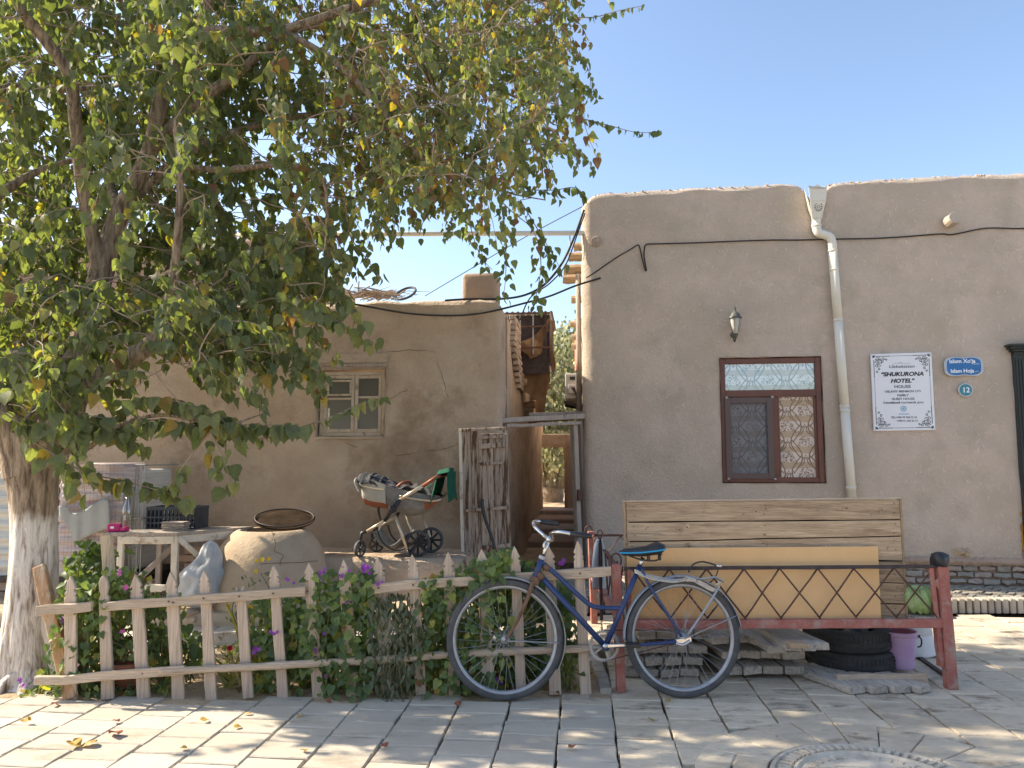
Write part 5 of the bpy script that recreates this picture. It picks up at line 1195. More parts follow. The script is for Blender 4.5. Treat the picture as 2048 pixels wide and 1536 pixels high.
x0 = G(1466, 1370).x+.03
stack('timber_stack', 'stack of cracked grey planks between the rear wheel and the tyres', [
    ((x0, 4.95, 0), 4, .128, .05, 1.0, -.02, .03), ((x0+.01, 5.0, 0), 4, .125, .045, 1.0, -.03, .115), ((x0-.05, 5.02, 0), 3, .13, .045, 1.0, -.25, .205)])
r = empty('loose_planks', G(1590, 1300), 'loose grey planks lying crosswise on top of the middle stack', 'planks')
pz = .255
for (xa, ya, xb, yb, w_, z) in ((1555, 1306, 1490, 1262, .12, .215), (1640, 1300, 1560, 1262, .11, .25), (1615, 1302, 1545, 1262, .10, .252), (1585, 1302, 1530, 1264, .09, .25)):
    a = G(xa, ya, z); b = G(xb, yb, z); b.y = min(b.y, a.y+1.0); cplank(r, a, b, w_, .042)
tag(MB().bar(G(1575, 1288, .30), G(1610, 1288, .30), .10, .025, n=4, j=.003, side=(0, 1, 0)).build('offcut', LOGW, None, bevel=.004), 'short fresh orange wood offcut on the loose grey planks', 'offcut')
r = empty('timber_stack', G(1780, 1385), 'single layer of four grey planks flat on the paving by the right bed leg', 'timber stack')
for i in range(4):
    a = G(1716+45*i, 1389-i*.5); a.z = .004; cplank(r, a, a+Vector((-.20, .52, 0)), .118, .042)
tag(MB().bar(G(1672, 1358, .045), G(1853, 1356, .045), .06, .035, n=6, j=.004, side=(0, 0, 1)).build('batten', FENCEX, None, bevel=.005), 'pale batten lying across the four flat planks', 'batten')
# car tyres
def tyre(c, R, W, label):
    e = empty('car_tyre', c, label, 'tyre')
    c2 = Vector(c)+Vector((0, 0, W/2))
    MB().lathe(c2, [(R*.60, -W*.36), (R*.72, -W*.47), (R*.88, -W*.5), (R*.97, -W*.44), (R*1.0, -W*.3), (R*1.01, 0), (R*1.0, W*.3), (R*.97, W*.44), (R*.88, W*.5), (R*.72, W*.47), (R*.60, W*.36), (R*.585, 0), (R*.60, -W*.36)], 64).build('carcass', TYRE, e, smooth=True)
    for z in (-.26, -.09, .09, .26):
        mb = MB(); m = 60
        for k in range(m):
            t = 2*math.pi*k/m; q = c2+Vector((R*1.008*math.cos(t), R*1.008*math.sin(t), W*z)); mb.box(q, (.006, .024, W*.13), Matrix.Rotation(t+.2*(1 if z > 0 else -1), 3, 'Z'))
        tag(mb.build('tread', TYRE, e, fix=False), kind='stuff')
tc2 = Vector((G(1716, 1345).x, 5.22, 0)); 
tyre(tc2+Vector((0, 0, .012)), .275, .135, 'lower worn car tyre lying under the iron bed'); tyre(tc2+Vector((-.015, .0, .148)), .272, .135, 'upper worn car tyre stacked on another under the bed')
# black rag in the tyres
tag(MB().lathe(tc2+Vector((-.02, .05, .26)), [(.2, 0), (.17, .05), (.09, .09), (.0001, .1)], 18, wob=lambda t, z: .2*math.sin(3*t+30*z)).build('black_sack', BLACK, None, smooth=False), 'crumpled black plastic heaped on the stacked tyres', 'bag')
def bucket(c, r0, r1, h, mat, imat, label, handle=True, name='bucket', parent=None):
    e = empty(name, c, label, 'bucket'); c = Vector(c)
    MB().lathe(c, [(.0001, 0), (r0, 0), (r0+.002, .01), (r1*.97, h*.86), (r1*.97, h*.87), (r1+.006, h*.9), (r1+.006, h), (r1, h+.002), (r1-.004, h*.98)], 40).build('body', mat, e, smooth=True)
    MB().lathe(c, [(r1-.003, h*.985), (r0-.002, .01), (.0001, .01)], 40).build('inside', imat, e, smooth=True)
    if handle:
        MB().tube([c+Vector((r1*math.cos(t)*1.02, -r1*.5, h*.9)) for t in (0,)]+bez([c+Vector((r1+.01, -.0, h*.85)), c+Vector((r1+.03, -.02, h*.78)), c+Vector((r1+.028, -.02, h*.6)), c+Vector((r1+.005, -.02, h*.55))], 5), .005, 6).build('handle', BLACK, e, smooth=True)
        MB().box(c+Vector((r1+.004, 0, h*.84)), (.012, .03, .03)).build('lug', mat, e)
    return e
bp_ = Vector((G(1797, 1335).x, 5.12, .034)); bp_.x = CAM.x+ray(1797, 1300).x*(5.12/ray(1797, 1300).y)
bucket(bp_, .088, .113, .235, PINKB, PINKI, 'lilac plastic bucket with dark handle under the right end of the bed')
p = at(1785, 1290, 5.6); p.z = .01; p.x += .12; bucket(p, .17, .14, .36, WHITEP, WHITEP, 'white plastic bucket upturned behind the lilac bucket', handle=False)
p = at(1660, 1290, 6.0); p.z = .01; bucket(p, .17, .2, .42, CREAMB, CREAMB, 'large cream bucket behind the stacked tyres', handle=False)
MB()

# ================================================================== BICYCLE
gf, gr = G(1010, 1402), G(1370, 1396); gf.z = gr.z = 0
KF = Fr(gf, (gr-gf), Vector((0, .075, 1)))
bike = empty('bicycle', gf.lerp(gr, .5), 'old dusty blue step-through bicycle with cyan-edged saddle parked against fence and bed', 'bicycle')
RW = .345
hubF = KF.pt(0, RW, 0); hubR = KF.pt((gr-gf).length, RW, 0)
def kp(x, y, d=0): return KF.P(x, y, d)
tyre_me = []
def bwheel(c, first):
    wq = empty('wheel', c); wq.parent = bike; wq.location = c-WLOC[bike.name]
    ax = KF.n
    MB().lathe(c, [(RW-.044, -.012), (RW-.030, -.020), (RW-.014, -.0225), (RW-.003, -.014), (RW, 0), (RW-.003, .014), (RW-.014, .0225), (RW-.030, .020), (RW-.044, .012), (RW-.044, -.012)], 96, axis=ax).build('tyre', RUBBER, wq, smooth=True)
    MB().lathe(c, [(RW-.046, -.015), (RW-.040, -.016), (RW-.036, -.014), (RW-.045, -.009), (RW-.050, 0), (RW-.045, .009), (RW-.036, .014), (RW-.040, .016), (RW-.046, .015), (RW-.055, .009), (RW-.058, 0), (RW-.055, -.009), (RW-.046, -.015)], 96, axis=ax).build('rim', DULLM, wq, smooth=True)
    MB().lathe(c, [(.0001, -.045), (.008, -.045), (.008, -.03), (.024, -.03), (.024, -.026), (.012, -.022), (.012, .022), (.024, .026), (.024, .03), (.008, .03), (.008, .045), (.0001, .045)], 20, axis=ax).build('hub', DULLM, wq, smooth=True)
    a = KF.w; b = KF.u; N_ = 36
    for k in range(N_):
        sd = 1 if k % 2 else -1; t = 2*math.pi*k/N_; th = t+(.62 if (k//2) % 2 else -.62)*1.6
        p = c+(b*math.cos(th)+a*math.sin(th))*.022+ax*sd*.027; q = c+(b*math.cos(t)+a*math.sin(t))*(RW-.052)
        MB().tube([p, q], .00115, 4, cap=False).build('spoke', DULLM, wq)
    # tread blocks
    mb = MB()
    for k in range(150):
        t = 2*math.pi*k/150; v = b*math.cos(t)+a*math.sin(t); tg = -b*math.sin(t)+a*math.cos(t)
        for sd in (-1, 1): mb.bar(c+v*(RW-.005)+ax*sd*.004, c+v*(RW-.012)+ax*sd*.021, .006, .003, side=tg)
    tag(mb.build('tread', RUBBER, wq, fix=False), kind='stuff')
    return wq
bwheel(hubF, 1); bwheel(hubR, 0)
def kt(name, pts, r, mat=BLUEP, n=12, cr=True, sq=1, **k): 
    q = [kp(*p) for p in pts]; q = bez(q, 6) if (len(q) > 2 and cr) else q
    return MB().tube(q, r, n, sq=sq).build(name, mat, bike, smooth=True)
kt('head_tube', [(1083.5, 1116), (1066, 1162)], .018); MB().lathe(kp(1083.5, 1116), [(.02, -.01), (.023, 0), (.02, .012)], 16, axis=kp(1083.5, 1116)-kp(1066, 1162)).build('headset', DULLM, bike)
kt('top_tube', [(1086, 1128), (1110, 1148), (1145, 1181), (1175, 1207), (1192, 1215), (1222, 1217), (1240, 1217)], .014)
kt('down_tube', [(1078, 1150), (1207, 1290)], .017); kt('seat_tube', [(1279, 1132), (1212, 1291)], .0155)
kt('lug', [(1088, 1131), (1096, 1139)], .019, RUSTB); kt('lug', [(1074, 1146), (1084, 1157)], .021, RUSTB)
for sd in (-.035, .035):
    kt('seat_stay', [(1282, 1137, sd*.4), (1298, 1172, sd), (1330, 1222, sd), (1362, 1274, sd)], .0085); kt('chain_stay', [(1214, 1293, sd*.5), (1262, 1292, sd), (1352, 1285, sd)], .010)
    kt('fork_blade', [(1065, 1163, sd*.7), (1055, 1195, sd), (1035, 1240, sd), (1010, 1282, sd*1.1)], [.013, .012, .010, .008], RUSTB)
    kt('rack_stay', [(1436, 1178, sd*1.6), (1410, 1220, sd*1.5), (1375, 1271, sd*1.3)], .0065, FENDER); kt('fender_stay', [(1372, 1278, sd*1.2), (1475, 1232, sd*.8)], .003, DULLM)
    kt('fender_stay', [(1012, 1282, sd*1.2), (1118, 1286, sd*.8)], .003, DULLM)
MB().lathe(kp(1069, 1160), [(.0001, -.03), (.028, -.03), (.03, 0), (.02, .02)], 14, axis=kp(1083.5, 1116)-kp(1066, 1162)).build('fork_crown', RUSTB, bike, smooth=True)
kt('stem', [(1084, 1115), (1097, 1080)], .012, CHROME); MB().lathe(kp(1097, 1079), [(.0001, -.03), (.017, -.028), (.02, 0), (.017, .028), (.0001, .03)], 14, axis=KF.n).build('clamp', CHROME, bike, smooth=True)
hb = kp(1097, 1079)
for sd in (1, -1):
    sw = .30*sd      # bars turned towards the street
    def tw_(u_, n_, w_): return hb+KF.u*(u_*math.cos(.3)+sd*n_*math.sin(.3))+KF.n*(sd*n_*math.cos(.3)-u_*math.sin(.3)*1.0)+KF.w*(w_-sd*n_*.14)
    pts = [hb, tw_(-.005, .06, .01), tw_(-.04, .13, .055), tw_(-.02, .20, .075), tw_(.04, .235, .07)]
    MB().tube(bez(pts, 7), .011, 12).build('handlebar', CHROME, bike, smooth=True)
    e = pts[-1]; dd = (KF.u*.95+KF.n*sd*.25-KF.w*(.12)).normalized(); MB().tube([e-dd*.005, e+dd*.02, e+dd*.10, e+dd*.12], [.014, .0155, .0155, .013], 12).build('grip', BLACK, bike, smooth=True)
MB().tube(bez([hb, hb-KF.u*.03-KF.w*.02+KF.n*.02, hb-KF.u*.035-KF.w*.05+KF.n*.02], 4), .007, 7).build('bell_bracket', CHROME, bike, smooth=True)
# fenders
def fender(c, a0, a1, mat, nm, R=RW+.014):
    def f(u, v):
        t = a0+(a1-a0)*u; ph = (v-.5)*2.4; v_ = KF.u*math.cos(t)+KF.w*math.sin(t)
        return c+v_*(R-.012*(1-math.cos(ph)))+KF.n*(.028*math.sin(ph))
    return MB().grid(f, 48, 10).build(nm, mat, bike, smooth=True, solid=.0025)
fender(hubF, R_(93), R_(-30), M('front_fender', (.33, .33, .32), (.42, .41, .38), scale=9, rough=.6, bump=.3, c3=(.2, .15, .11), c3lo=.55, c3hi=.65), 'front_fender'); fender(hubR, R_(182), R_(8), FENDER, 'rear_fender')
# crank set
bbk = kp(1210, 1294)
MB().lathe(bbk, [(.0001, -.04), (.02, -.04), (.02, .04), (.0001, .04)], 16, axis=KF.n).build('bottom_bracket', BLUEP, bike, smooth=True)
MB().lathe(bbk-KF.n*.035, [(.075, -.002), (.088, -.002), (.088, .002), (.075, .002), (.075, -.002)], 48, axis=KF.n).build('chainring', DULLM, bike)
for k in range(5): t = k*1.2566; MB().bar(bbk-KF.n*.035, bbk-KF.n*.035+(KF.u*math.cos(t)+KF.w*math.sin(t))*.077, .012, .004, side=KF.u).build('chainring_arm', DULLM, bike)
mb = MB()
for k in range(44): t = 2*math.pi*k/44; mb.bar(bbk-KF.n*.035+(KF.u*math.cos(t)+KF.w*math.sin(t))*.086, bbk-KF.n*.035+(KF.u*math.cos(t)+KF.w*math.sin(t))*.094, .006, .003, side=(-KF.u*math.sin(t)+KF.w*math.cos(t)))
mb.build('chainring_teeth', DULLM, bike)
MB().bar(kp(1210, 1293, .05), kp(1258, 1291, .055), .022, .012, side=KF.w, taper=.7).build('crank', CHROME, bike, bevel=.004)
MB().lathe(kp(1210, 1293, .05), [(.0001, .012), (.014, .012), (.016, -.01), (.0001, -.01)], 14, axis=KF.n).build('crank_cap', CHROME, bike, smooth=True)
MB().bar(kp(1210, 1294, -.05), kp(1162, 1298, -.055), .02, .012, side=KF.w, taper=.7).build('crank', DULLM, bike, bevel=.004)
for (x, y, d) in ((1265, 1291, .10), (1155, 1299, -.10)): MB().box(kp(x, y, d), (.085, .07, .022)).build('pedal', BLACK if d > 0 else DULLM, bike, bevel=.004)
# chain
cr_ = .022; rearc = hubR-KF.n*.035
for (sg, off) in ((1, .088), (-1, .088)):
    MB().tube([bbk-KF.n*.035+KF.w*sg*.088, rearc+KF.w*sg*.034], .0035, 4).build('chain', RUST, bike)
MB().lathe(rearc, [(.0001, 0), (.034, 0), (.034, .004), (.0001, .004)], 20, axis=KF.n).build('cog', RUST, bike)
MB().bar(kp(1352, 1285, .035), kp(1382, 1280, .035), .03, .008, side=KF.w).build('coaster_arm', CHROME, bike, bevel=.004); 
kt('dropout', [(1352, 1288, .04), (1366, 1291, .045), (1380, 1283, .045)], .008, CHROME)
# seat post and saddle
kt('seat_post', [(1279, 1133), (1285, 1116)], .0125, CHROME)
S0 = kp(1238, 1106); S1 = kp(1326, 1101)
def saddle(u, v):
    s = u; ph = 2*math.pi*v
    wd = np.interp(s, [0, .08, .35, .6, .8, .95, 1], [.010, .022, .032, .062, .082, .078, .05]); tp = np.interp(s, [0, .1, .35, .6, .85, 1], [.010, .022, .024, .026, .044, .022]); bt_ = np.interp(s, [0, .1, .5, .9, 1], [.006, .02, .034, .034, .01])
    p = S0.lerp(S1, s)+KF.w*(.0+np.interp(s, [0, .45, 1], [0, -.0, .012]))
    c_, s_ = math.cos(ph), math.sin(ph)
    return p+KF.n*(wd*c_*abs(c_)**-.3 if abs(c_) > 1e-3 else 0)+KF.w*((tp if s_ > 0 else bt_)*s_)
MB().grid(saddle, 36, 28).build('saddle', BLACK, bike, smooth=True)
def trimf(u, v):
    p = saddle(u, 0.0 if False else .985); return p
pts = [saddle(u/24, -.03)+KF.n*.003 for u in range(25)]
MB().tube(pts, .0048, 6).build('saddle_trim', CYAN, bike, smooth=True); MB().tube([saddle(u/24, .53)-KF.n*.003 for u in range(25)], .0048, 6).build('saddle_trim', CYAN, bike, smooth=True)
for k in range(2): MB().tube([kp(1296+k*22, 1122, .03-.06*k) , kp(1296+k*22, 1110, .03-.06*k)], .011, 8).build('saddle_spring', BLACK, bike)
MB().tube(bez([kp(1252, 1110, .02), kp(1280, 1120, .02), kp(1312, 1122, .03), kp(1322, 1108, .04)], 5), .005, 6).build('saddle_rail', BLACK, bike, smooth=True)
# rear rack with rope and elastic
rk = [kp(1292, 1155, 0), kp(1330, 1160, .045), kp(1400, 1159, .05), kp(1430, 1156, .045), kp(1446, 1166, .0), kp(1430, 1158, -.045), kp(1400, 1159, -.05), kp(1330, 1160, -.045)]
MB().tube(bez(rk+[rk[0]], 5), .0055, 8).build('rack', DULLM, bike, smooth=True)
for x in (1345, 1375, 1405): MB().tube([kp(x, 1160, .047), kp(x, 1160, -.047)], .004, 6).build('rack_bar', DULLM, bike)
rp = empty('rope_lashing', kp(1390, 1160), 'frayed pale rope tied along the bicycle rear rack', 'rope')
for k in range(5):
    o_ = .012*k-.02
    MB().tube(bez([kp(1268, 1140+k*1.5, .02), kp(1300, 1151+k*2, .03+o_), kp(1345, 1160+k*1.5, .05+o_), kp(1378, 1160+rnd(-4, 4), .06), kp(1400, 1164+k*2, .055), kp(1425, 1178+k*1.5, .05), kp(1438, 1176, .03), kp(1436, 1164, .01)], 6), .0028, 5).build('strand', ROPE, rp, smooth=True)
for k in range(16):
    c = kp(1378 if k < 9 else 1437, 1160 if k < 9 else 1168, .055); v = Vector((rnd(-1, 1), rnd(-.6, .2), rnd(-1, 1))).normalized()*rnd(.015, .03); MB().tube(bez([c-v*.6, c+Vector((0, -.01, .004)), c+v], 4), .0024, 4).build('knot_end', ROPE, rp, smooth=True)
el = empty('elastic_cord', kp(1405, 1140), 'black elastic cord looped over the rear rack with steel hook', 'elastic cord')
MB().tube(bez([kp(1376, 1146, .0), kp(1385, 1131, 0), kp(1402, 1125, 0), kp(1422, 1129, 0), kp(1434, 1134, 0)], 7), .005, 8).build('cord', BLACK, el, smooth=True); MB().tube(bez([kp(1402, 1162, 0), kp(1418, 1167, 0), kp(1430, 1155, 0), kp(1436, 1140, 0)], 6), .004, 8).build('cord', BLACK, el, smooth=True)
MB().tube([kp(1432, 1133, 0), kp(1442, 1134, 0)], .008, 8).build('hook', CHROME, el, smooth=True)

# ================================================================== ON THE GUEST HOUSE WALL
# downpipe with hopper
dp = empty('downpipe', H.P(1685, 990, .06), 'cream rain downpipe with crowned hopper and elbow bend on the guest house wall', 'downpipe')
def hp(x, y, d=.07): return H.P(x, y, d)
MB().hexa([hp(1620, 402, .02), hp(1620, 402, .15), hp(1652, 401, .15), hp(1652, 401, .02), hp(1617, 374, .02), hp(1617, 374, .16), hp(1654, 373, .16), hp(1654, 373, .02)]).build('hopper_box', PVC, dp, bevel=.004)
cpts = [(1617, 376), (1617, 371), (1622, 377), (1626, 374), (1635, 368), (1644, 374), (1649, 377), (1654, 370), (1654, 376)]
MB().prism([hp(x, y, .162) for x, y in cpts], [hp(x, y, .156) for x, y in cpts]).build('crown', PVC, dp)
MB().hexa([hp(1624, 438, .03), hp(1624, 438, .11), hp(1643, 438, .11), hp(1643, 438, .03), hp(1620, 402, .02), hp(1620, 402, .15), hp(1652, 401, .15), hp(1652, 401, .02)]).build('hopper_funnel', PVC, dp, bevel=.006)
mb = MB()
for k in range(11):
    t = k*.571; mb.lathe(hp(1637+7*math.cos(t), 413+8*math.sin(t), .142), [(.0001, .003), (.007, .002), (.008, 0)], 7, axis=H.n)
for k in range(6): t = k*1.05; mb.lathe(hp(1637+3*math.cos(t), 413+3*math.sin(t), .143), [(.0001, .003), (.004, .002), (.005, 0)], 6, axis=H.n)
tag(mb.build('pierced_flower', INK2, dp), kind='stuff')
MB().prism([hp(1608, 376, .06), hp(1617, 402, .06), hp(1622, 420, .05), hp(1624, 438, .05), hp(1617, 420, .05), hp(1612, 398, .05)], [hp(1608, 376, .0), hp(1617, 402, .0), hp(1622, 420, .0), hp(1624, 438, .0), hp(1617, 420, .0), hp(1612, 398, .0)]).build('spout', PVC, dp, bevel=.004)
pr = .046
MB().tube(bez([hp(1633, 436), hp(1633, 455), hp(1638, 466), hp(1650, 470), hp(1660, 475), hp(1664, 486), hp(1665, 500)], 6), pr, 16).build('elbow', PVC, dp, smooth=True)
for (a, b) in (((1665, 500), (1676, 640)), ((1676, 640), (1689, 812)), ((1689, 812), (1704, 1000))): MB().tube([hp(*a), hp(*b)], pr, 18).build('pipe', PVC, dp, smooth=True)
MB().tube([hp(1704, 1000), hp(1714, 1130)], pr, 18).build('pipe', PVC, dp, smooth=True)
for (x, y) in ((1633, 437), (1633, 452), (1665, 502), (1668, 540), (1676, 640), (1689, 812), (1690, 822), (1702, 975)):
    q = hp(x, y); MB().tube([q-Vector((0, 0, .012)), q+Vector((0, 0, .012))], pr+.004, 18).build('collar', PVC, dp, smooth=True)
# wall cable
cab = [(2048+900, 420), (2048+90, 452), (2048, 457), (1990, 456), (1960, 458), (1905, 469), (1880, 468), (1800, 474), (1740, 477), (1680, 478), (1600, 480), (1550, 480), (1480, 482), (1380, 486), (1296, 488)]
tag(MB().tube(bez([H.P(x, y, .02) for x, y in cab], 5), .0075, 6).build('wall_cable', CABLE, None, smooth=True), 'black cable clipped along the guest house wall below the parapet', 'cable')
tag(MB().tube(bez([H.P(x, y, .02) for x, y in ((1296, 488), (1290, 492), (1288, 510), (1291, 530), (1293, 541))]+[H.P(x, y, .03) for x, y in ((1290, 538), (1284, 515), (1280, 497), (1276, 490), (1262, 498), (1235, 514), (1214, 528), (1190, 545), (1172, 556))], 5), .0075, 6).build('hanging_cable', CABLE, None, smooth=True), 'drooping loop of cable hanging near the corner of the guest house', 'cable')
# overhead cables
tag(MB().tube(bez([H.P(1201, 556, .02), at(1150, 572, 8.15), at(1100, 592, 8.0), at(1050, 606, 7.8), A.P(990, 621, .05), A.P(940, 629, .05), A.P(890, 631, .05), A.P(830, 628, .05), A.P(780, 621, .05), A.P(730, 612, .06), A.P(640, 596, .2), A.P(500, 560, .4)], 6), .011, 6).build('sagging_cable', CABLE, None, smooth=True), 'thick black cable sagging across the front of the mud house', 'cable')
tag(MB().tube(bez([H.P(1168, 420, .05), at(1150, 470, 8.2), at(1125, 525, 8.2), at(1090, 568, 8.2), at(1050, 590, 8.1), at(1000, 598, 7.9), at(940, 598, 7.8), at(890, 601, 7.7)], 6), .013, 6).build('roof_cable', CABLE, None, smooth=True), 'heavy black cable running from guest house corner down to the mud roof', 'cable')
tag(MB().tube(bez([H.P(1170, 426, .07), at(1154, 470, 8.2), at(1131, 530, 8.2), at(1100, 566, 8.2), at(1060, 596, 8.1), at(1040, 640, 8.0)], 6), .008, 5).build('thin_cable', CABLE, None, smooth=True), 'thin cable falling beside the heavy one at the guest house corner', 'cable')
tag(MB().tube(bez([at(1190, 400, 9.5), at(1040, 480, 10), at(850, 592, 10.5)], 8), .006, 5).build('distant_wire', CABLE, None, smooth=True), 'thin straight wire crossing the sky above the mud roof', 'wire')
gp = empty('gas_pipe', at(900, 468, 8.35), 'white gas pipe spanning the alley high above the mud roof', 'pipe')
MB().tube([at(440, 470, 8.6), at(800, 468, 8.4), at(1168, 466, 8.3)], .028, 12).build('span', PVC, gp, smooth=True)
MB().tube([at(1140, 470, 8.3)+Vector((0, .02, 0)), at(1140, 500, 8.3)+Vector((0, .02, 0))], .008, 6).build('hanger', DULLM, gp)
# lantern
lt = H.P(1471, 650, .13); ln = empty('wall_lantern', H.P(1471, 670, 0), 'small verdigris wall lantern with ribbed glass above the brown window', 'lantern')
Lz = lambda y: H.px(1471, y, .13)[1]-H.px(1471, 650, .13)[1]
MB().lathe(lt, [(.02, Lz(667)), (.032, Lz(664)), (.05, Lz(648)), (.056, Lz(639)), (.054, Lz(637))], 12).build('glass_shade', LAMPG, ln, smooth=True)
MB().lathe(lt, [(.068, Lz(637)), (.070, Lz(635)), (.055, Lz(633)), (.044, Lz(628)), (.03, Lz(625)), (.012, Lz(623)), (.008, Lz(618)), (.010, Lz(617)), (.002, Lz(612)), (.001, Lz(606))], 18).build('cap', LANTM, ln, smooth=True)
MB().lathe(lt, [(.022, Lz(667)), (.028, Lz(669)), (.016, Lz(672)), (.008, Lz(677)), (.0001, Lz(678))], 14).build('base_cup', LANTM, ln, smooth=True)
for k in range(6):
    t = k*1.0472; c, s_ = math.cos(t), math.sin(t); MB().tube([lt+Vector((c*.033, s_*.033, Lz(665))), lt+Vector((c*.053, s_*.053, Lz(648))), lt+Vector((c*.059, s_*.059, Lz(637)))], .0025, 5).build('rib', LANTM, ln)
MB().tube(bez([lt+Vector((0, 0, Lz(672))), H.P(1471, 678, .12), H.P(1469, 683, .07), H.P(1467, 676, .02)], 6), .009, 8).build('arm', LANTM, ln, smooth=True)
MB().lathe(H.P(1467, 670, 0), [(.035, 0), (.035, .012), (.02, .025), (.0001, .028)], 16, axis=H.n).build('wall_plate', LANTM, ln, smooth=True)

# signs
def text(fr, cx, cz, d, s, size, mat, parent, name='lettering', shear=0, off=0.0, align='CENTER', sx=1.0, rot=0.0):
    cu = bpy.data.curves.new(name, 'FONT'); cu.body = s; cu.size = size; cu.shear = shear; cu.offset = off; cu.align_x = align; cu.align_y = 'CENTER'; cu.extrude = .0004; cu.resolution_u = 3
    tmp = bpy.data.objects.new('tmp', cu); col.objects.link(tmp); dg = bpy.context.evaluated_depsgraph_get(); dg.update()
    me = bpy.data.meshes.new_from_object(tmp.evaluated_get(dg)); bpy.data.objects.remove(tmp); me.materials.clear(); me.materials.append(mat)
    o = bpy.data.objects.new(name, me); col.objects.link(o); o.parent = parent
    R = Matrix((fr.u*sx, fr.w, fr.n)).transposed(); R = R@Matrix.Rotation(rot, 3, 'Z')
    o.matrix_local = Matrix.Translation(fr.pt(cx, cz, d)-WLOC[parent.name])@R.to_4x4(); WLOC[o.name] = fr.pt(cx, cz, d); return o
sgn = empty('hotel_sign', H.P(1806, 785, .02), 'white guest house sign board with black scroll border and printed lettering', 'sign')
TL, TR2, BR2, BL = H.P(1741, 708, .03), H.P(1863, 704.5, .03), H.P(1871, 860, .03), H.P(1748, 862, .03)
SF = Fr((TL+TR2+BR2+BL)/4, (TR2-TL)+(BR2-BL), (TL-BL)+(TR2-BR2)); SF.o = SF.o+SF.n*.0
SW, SH = ((TR2-TL).length+(BR2-BL).length)/2, ((TL-BL).length+(TR2-BR2).length)/2
MB().fbox(SF, -SW/2, SW/2, -SH/2, SH/2, -.024, 0).build('board', WHITE, sgn, bevel=.002, seg=1)
for (a, b) in ((-1, -1), (1, -1), (1, 1), (-1, 1)): MB().lathe(SF.pt(a*(SW/2-.012), b*(SH/2-.012), 0), [(.0001, .003), (.004, .0025), (.005, 0)], 10, axis=SF.n).build('screw', DULLM, sgn)
def sy(fr_): return SH*(.5-fr_)     # fraction from the top
T = [("Uzbekistan", .175, .040, INK2, .25, .0006, 1.35), ("\u201cSHUKURONA", .275, .054, INK, .22, .0024, 1.12), ("HOTEL\u201d", .362, .054, INK, .22, .0024, 1.12), ("HOUSE", .437, .040, INK2, 0, .0012, 1.2),
     ("OILAVIY MEHMON UYI", .498, .029, INK2, 0, .0009, 1.12), ("FAMILY", .548, .029, INK2, 0, .0009, 1.12), ("GUEST HOUSE", .595, .029, INK2, 0, .0009, 1.12), ("\u0421\u0435\u043c\u0435\u0439\u043d\u044b\u0439 \u0433\u043e\u0441\u0442\u0435\u0432\u043e\u0439 \u0434\u043e\u043c", .642, .027, INK2, 0, .0009, 1.15),
     ("khorezm", .787, .024, LOGOB, .1, .0002, 1.1), ("TEL:+998 99 968 22 46", .832, .024, INK2, 0, .0007, 1.05), ("+998 91 278 42 72", .878, .024, INK2, 0, .0007, 1.05)]
for s, f, size, m_, shr, off, sx in T: text(SF, .03 if s[0] == '+' else .0, sy(f), .0012, s, size*1.06, m_, sgn, shear=shr, off=off, sx=sx)
mb = MB()
def ln2(pts, r=.0022): mb.tube([SF.pt(a, b, .001) for a, b in pts], r, 4, sq=.4, sqd=SF.n)
m1 = .028; X1, Y1 = SW/2-m1, SH/2-m1
for sg in (-1, 1):
    ln2([(sg*X1, -Y1*.42), (sg*X1, Y1*.42)], .0014); ln2([(-X1*.72, sg*Y1), (X1*.72, sg*Y1)], .0018)
    for q in (-1, 1): 
        ln2([(sg*X1, q*Y1*.42), (sg*X1, q*Y1*.9)], .0030); ln2([(sg*X1*.45, q*Y1), (sg*X1*.92, q*Y1)], .0030)
        for f in (.45, .55): mb.lathe(SF.pt(sg*X1*f, q*Y1, .0005), [(.0001, .001), (.0045, .0008), (.005, 0)], 8, axis=SF.n); mb.lathe(SF.pt(sg*X1, q*Y1*(f-.02), .0005), [(.0001, .001), (.0045, .0008), (.005, 0)], 8, axis=SF.n)
def spiral(cx, cz, r, t0, turns, sg, q, rr=.0026):
    n = 22; ln2([(sg*(cx+r*(1-i/n*.85)*math.cos(t0+turns*6.283*i/n)), q*(cz+r*(1-i/n*.85)*math.sin(t0+turns*6.283*i/n))) for i in range(n+1)], rr)
for sg in (-1, 1):
    for q in (-1, 1):
        for (a, b, r, t0, tn) in ((.022, .055, .020, 1.5, 1.2), (.052, .024, .020, 0, -1.2), (.058, .056, .026, .7, 1.3), (.030, .10, .018, 2, -1.1), (.098, .028, .017, -.6, 1.1), (.046, .135, .015, 1, 1.2), (.088, .055, .017, 2.4, -1.2), (.052, .088, .020, 3.2, 1.1), (.124, .038, .012, 0, 1.2), (.028, .165, .012, 0, 1.2)):
            spiral(X1-a, Y1-b, r, t0, tn, sg, q)
        for (a, b) in ((.004, .004), (-.008, .008), (.012, -.006), (.02, .03), (.034, .012), (.03, .04), (.07, .04), (.04, .072), (.075, .07)): mb.lathe(SF.pt(sg*(X1-a), q*(Y1-b), .0005), [(.0001, .001), (.005, .0008), (.006, 0)], 7, axis=SF.n)
        for k in range(8): t = k*.785; ln2([(sg*X1, q*Y1), (sg*(X1+.014*math.cos(t)), q*(Y1+.014*math.sin(t)))], .002)
tag(mb.build('scroll_border', INK, sgn), kind='stuff')
mb = MB(); ln2([(-.09, sy(.145)), (-.05, sy(.125)), (-.03, sy(.135)), (-.0, sy(.13)), (.03, sy(.14)), (.09, sy(.135))], .0012); ln2([(-.03, sy(.125)), (-.01, sy(.115)), (.01, sy(.13))], .0012); mb.build('mountain_line', INK2, sgn)
mb = MB()
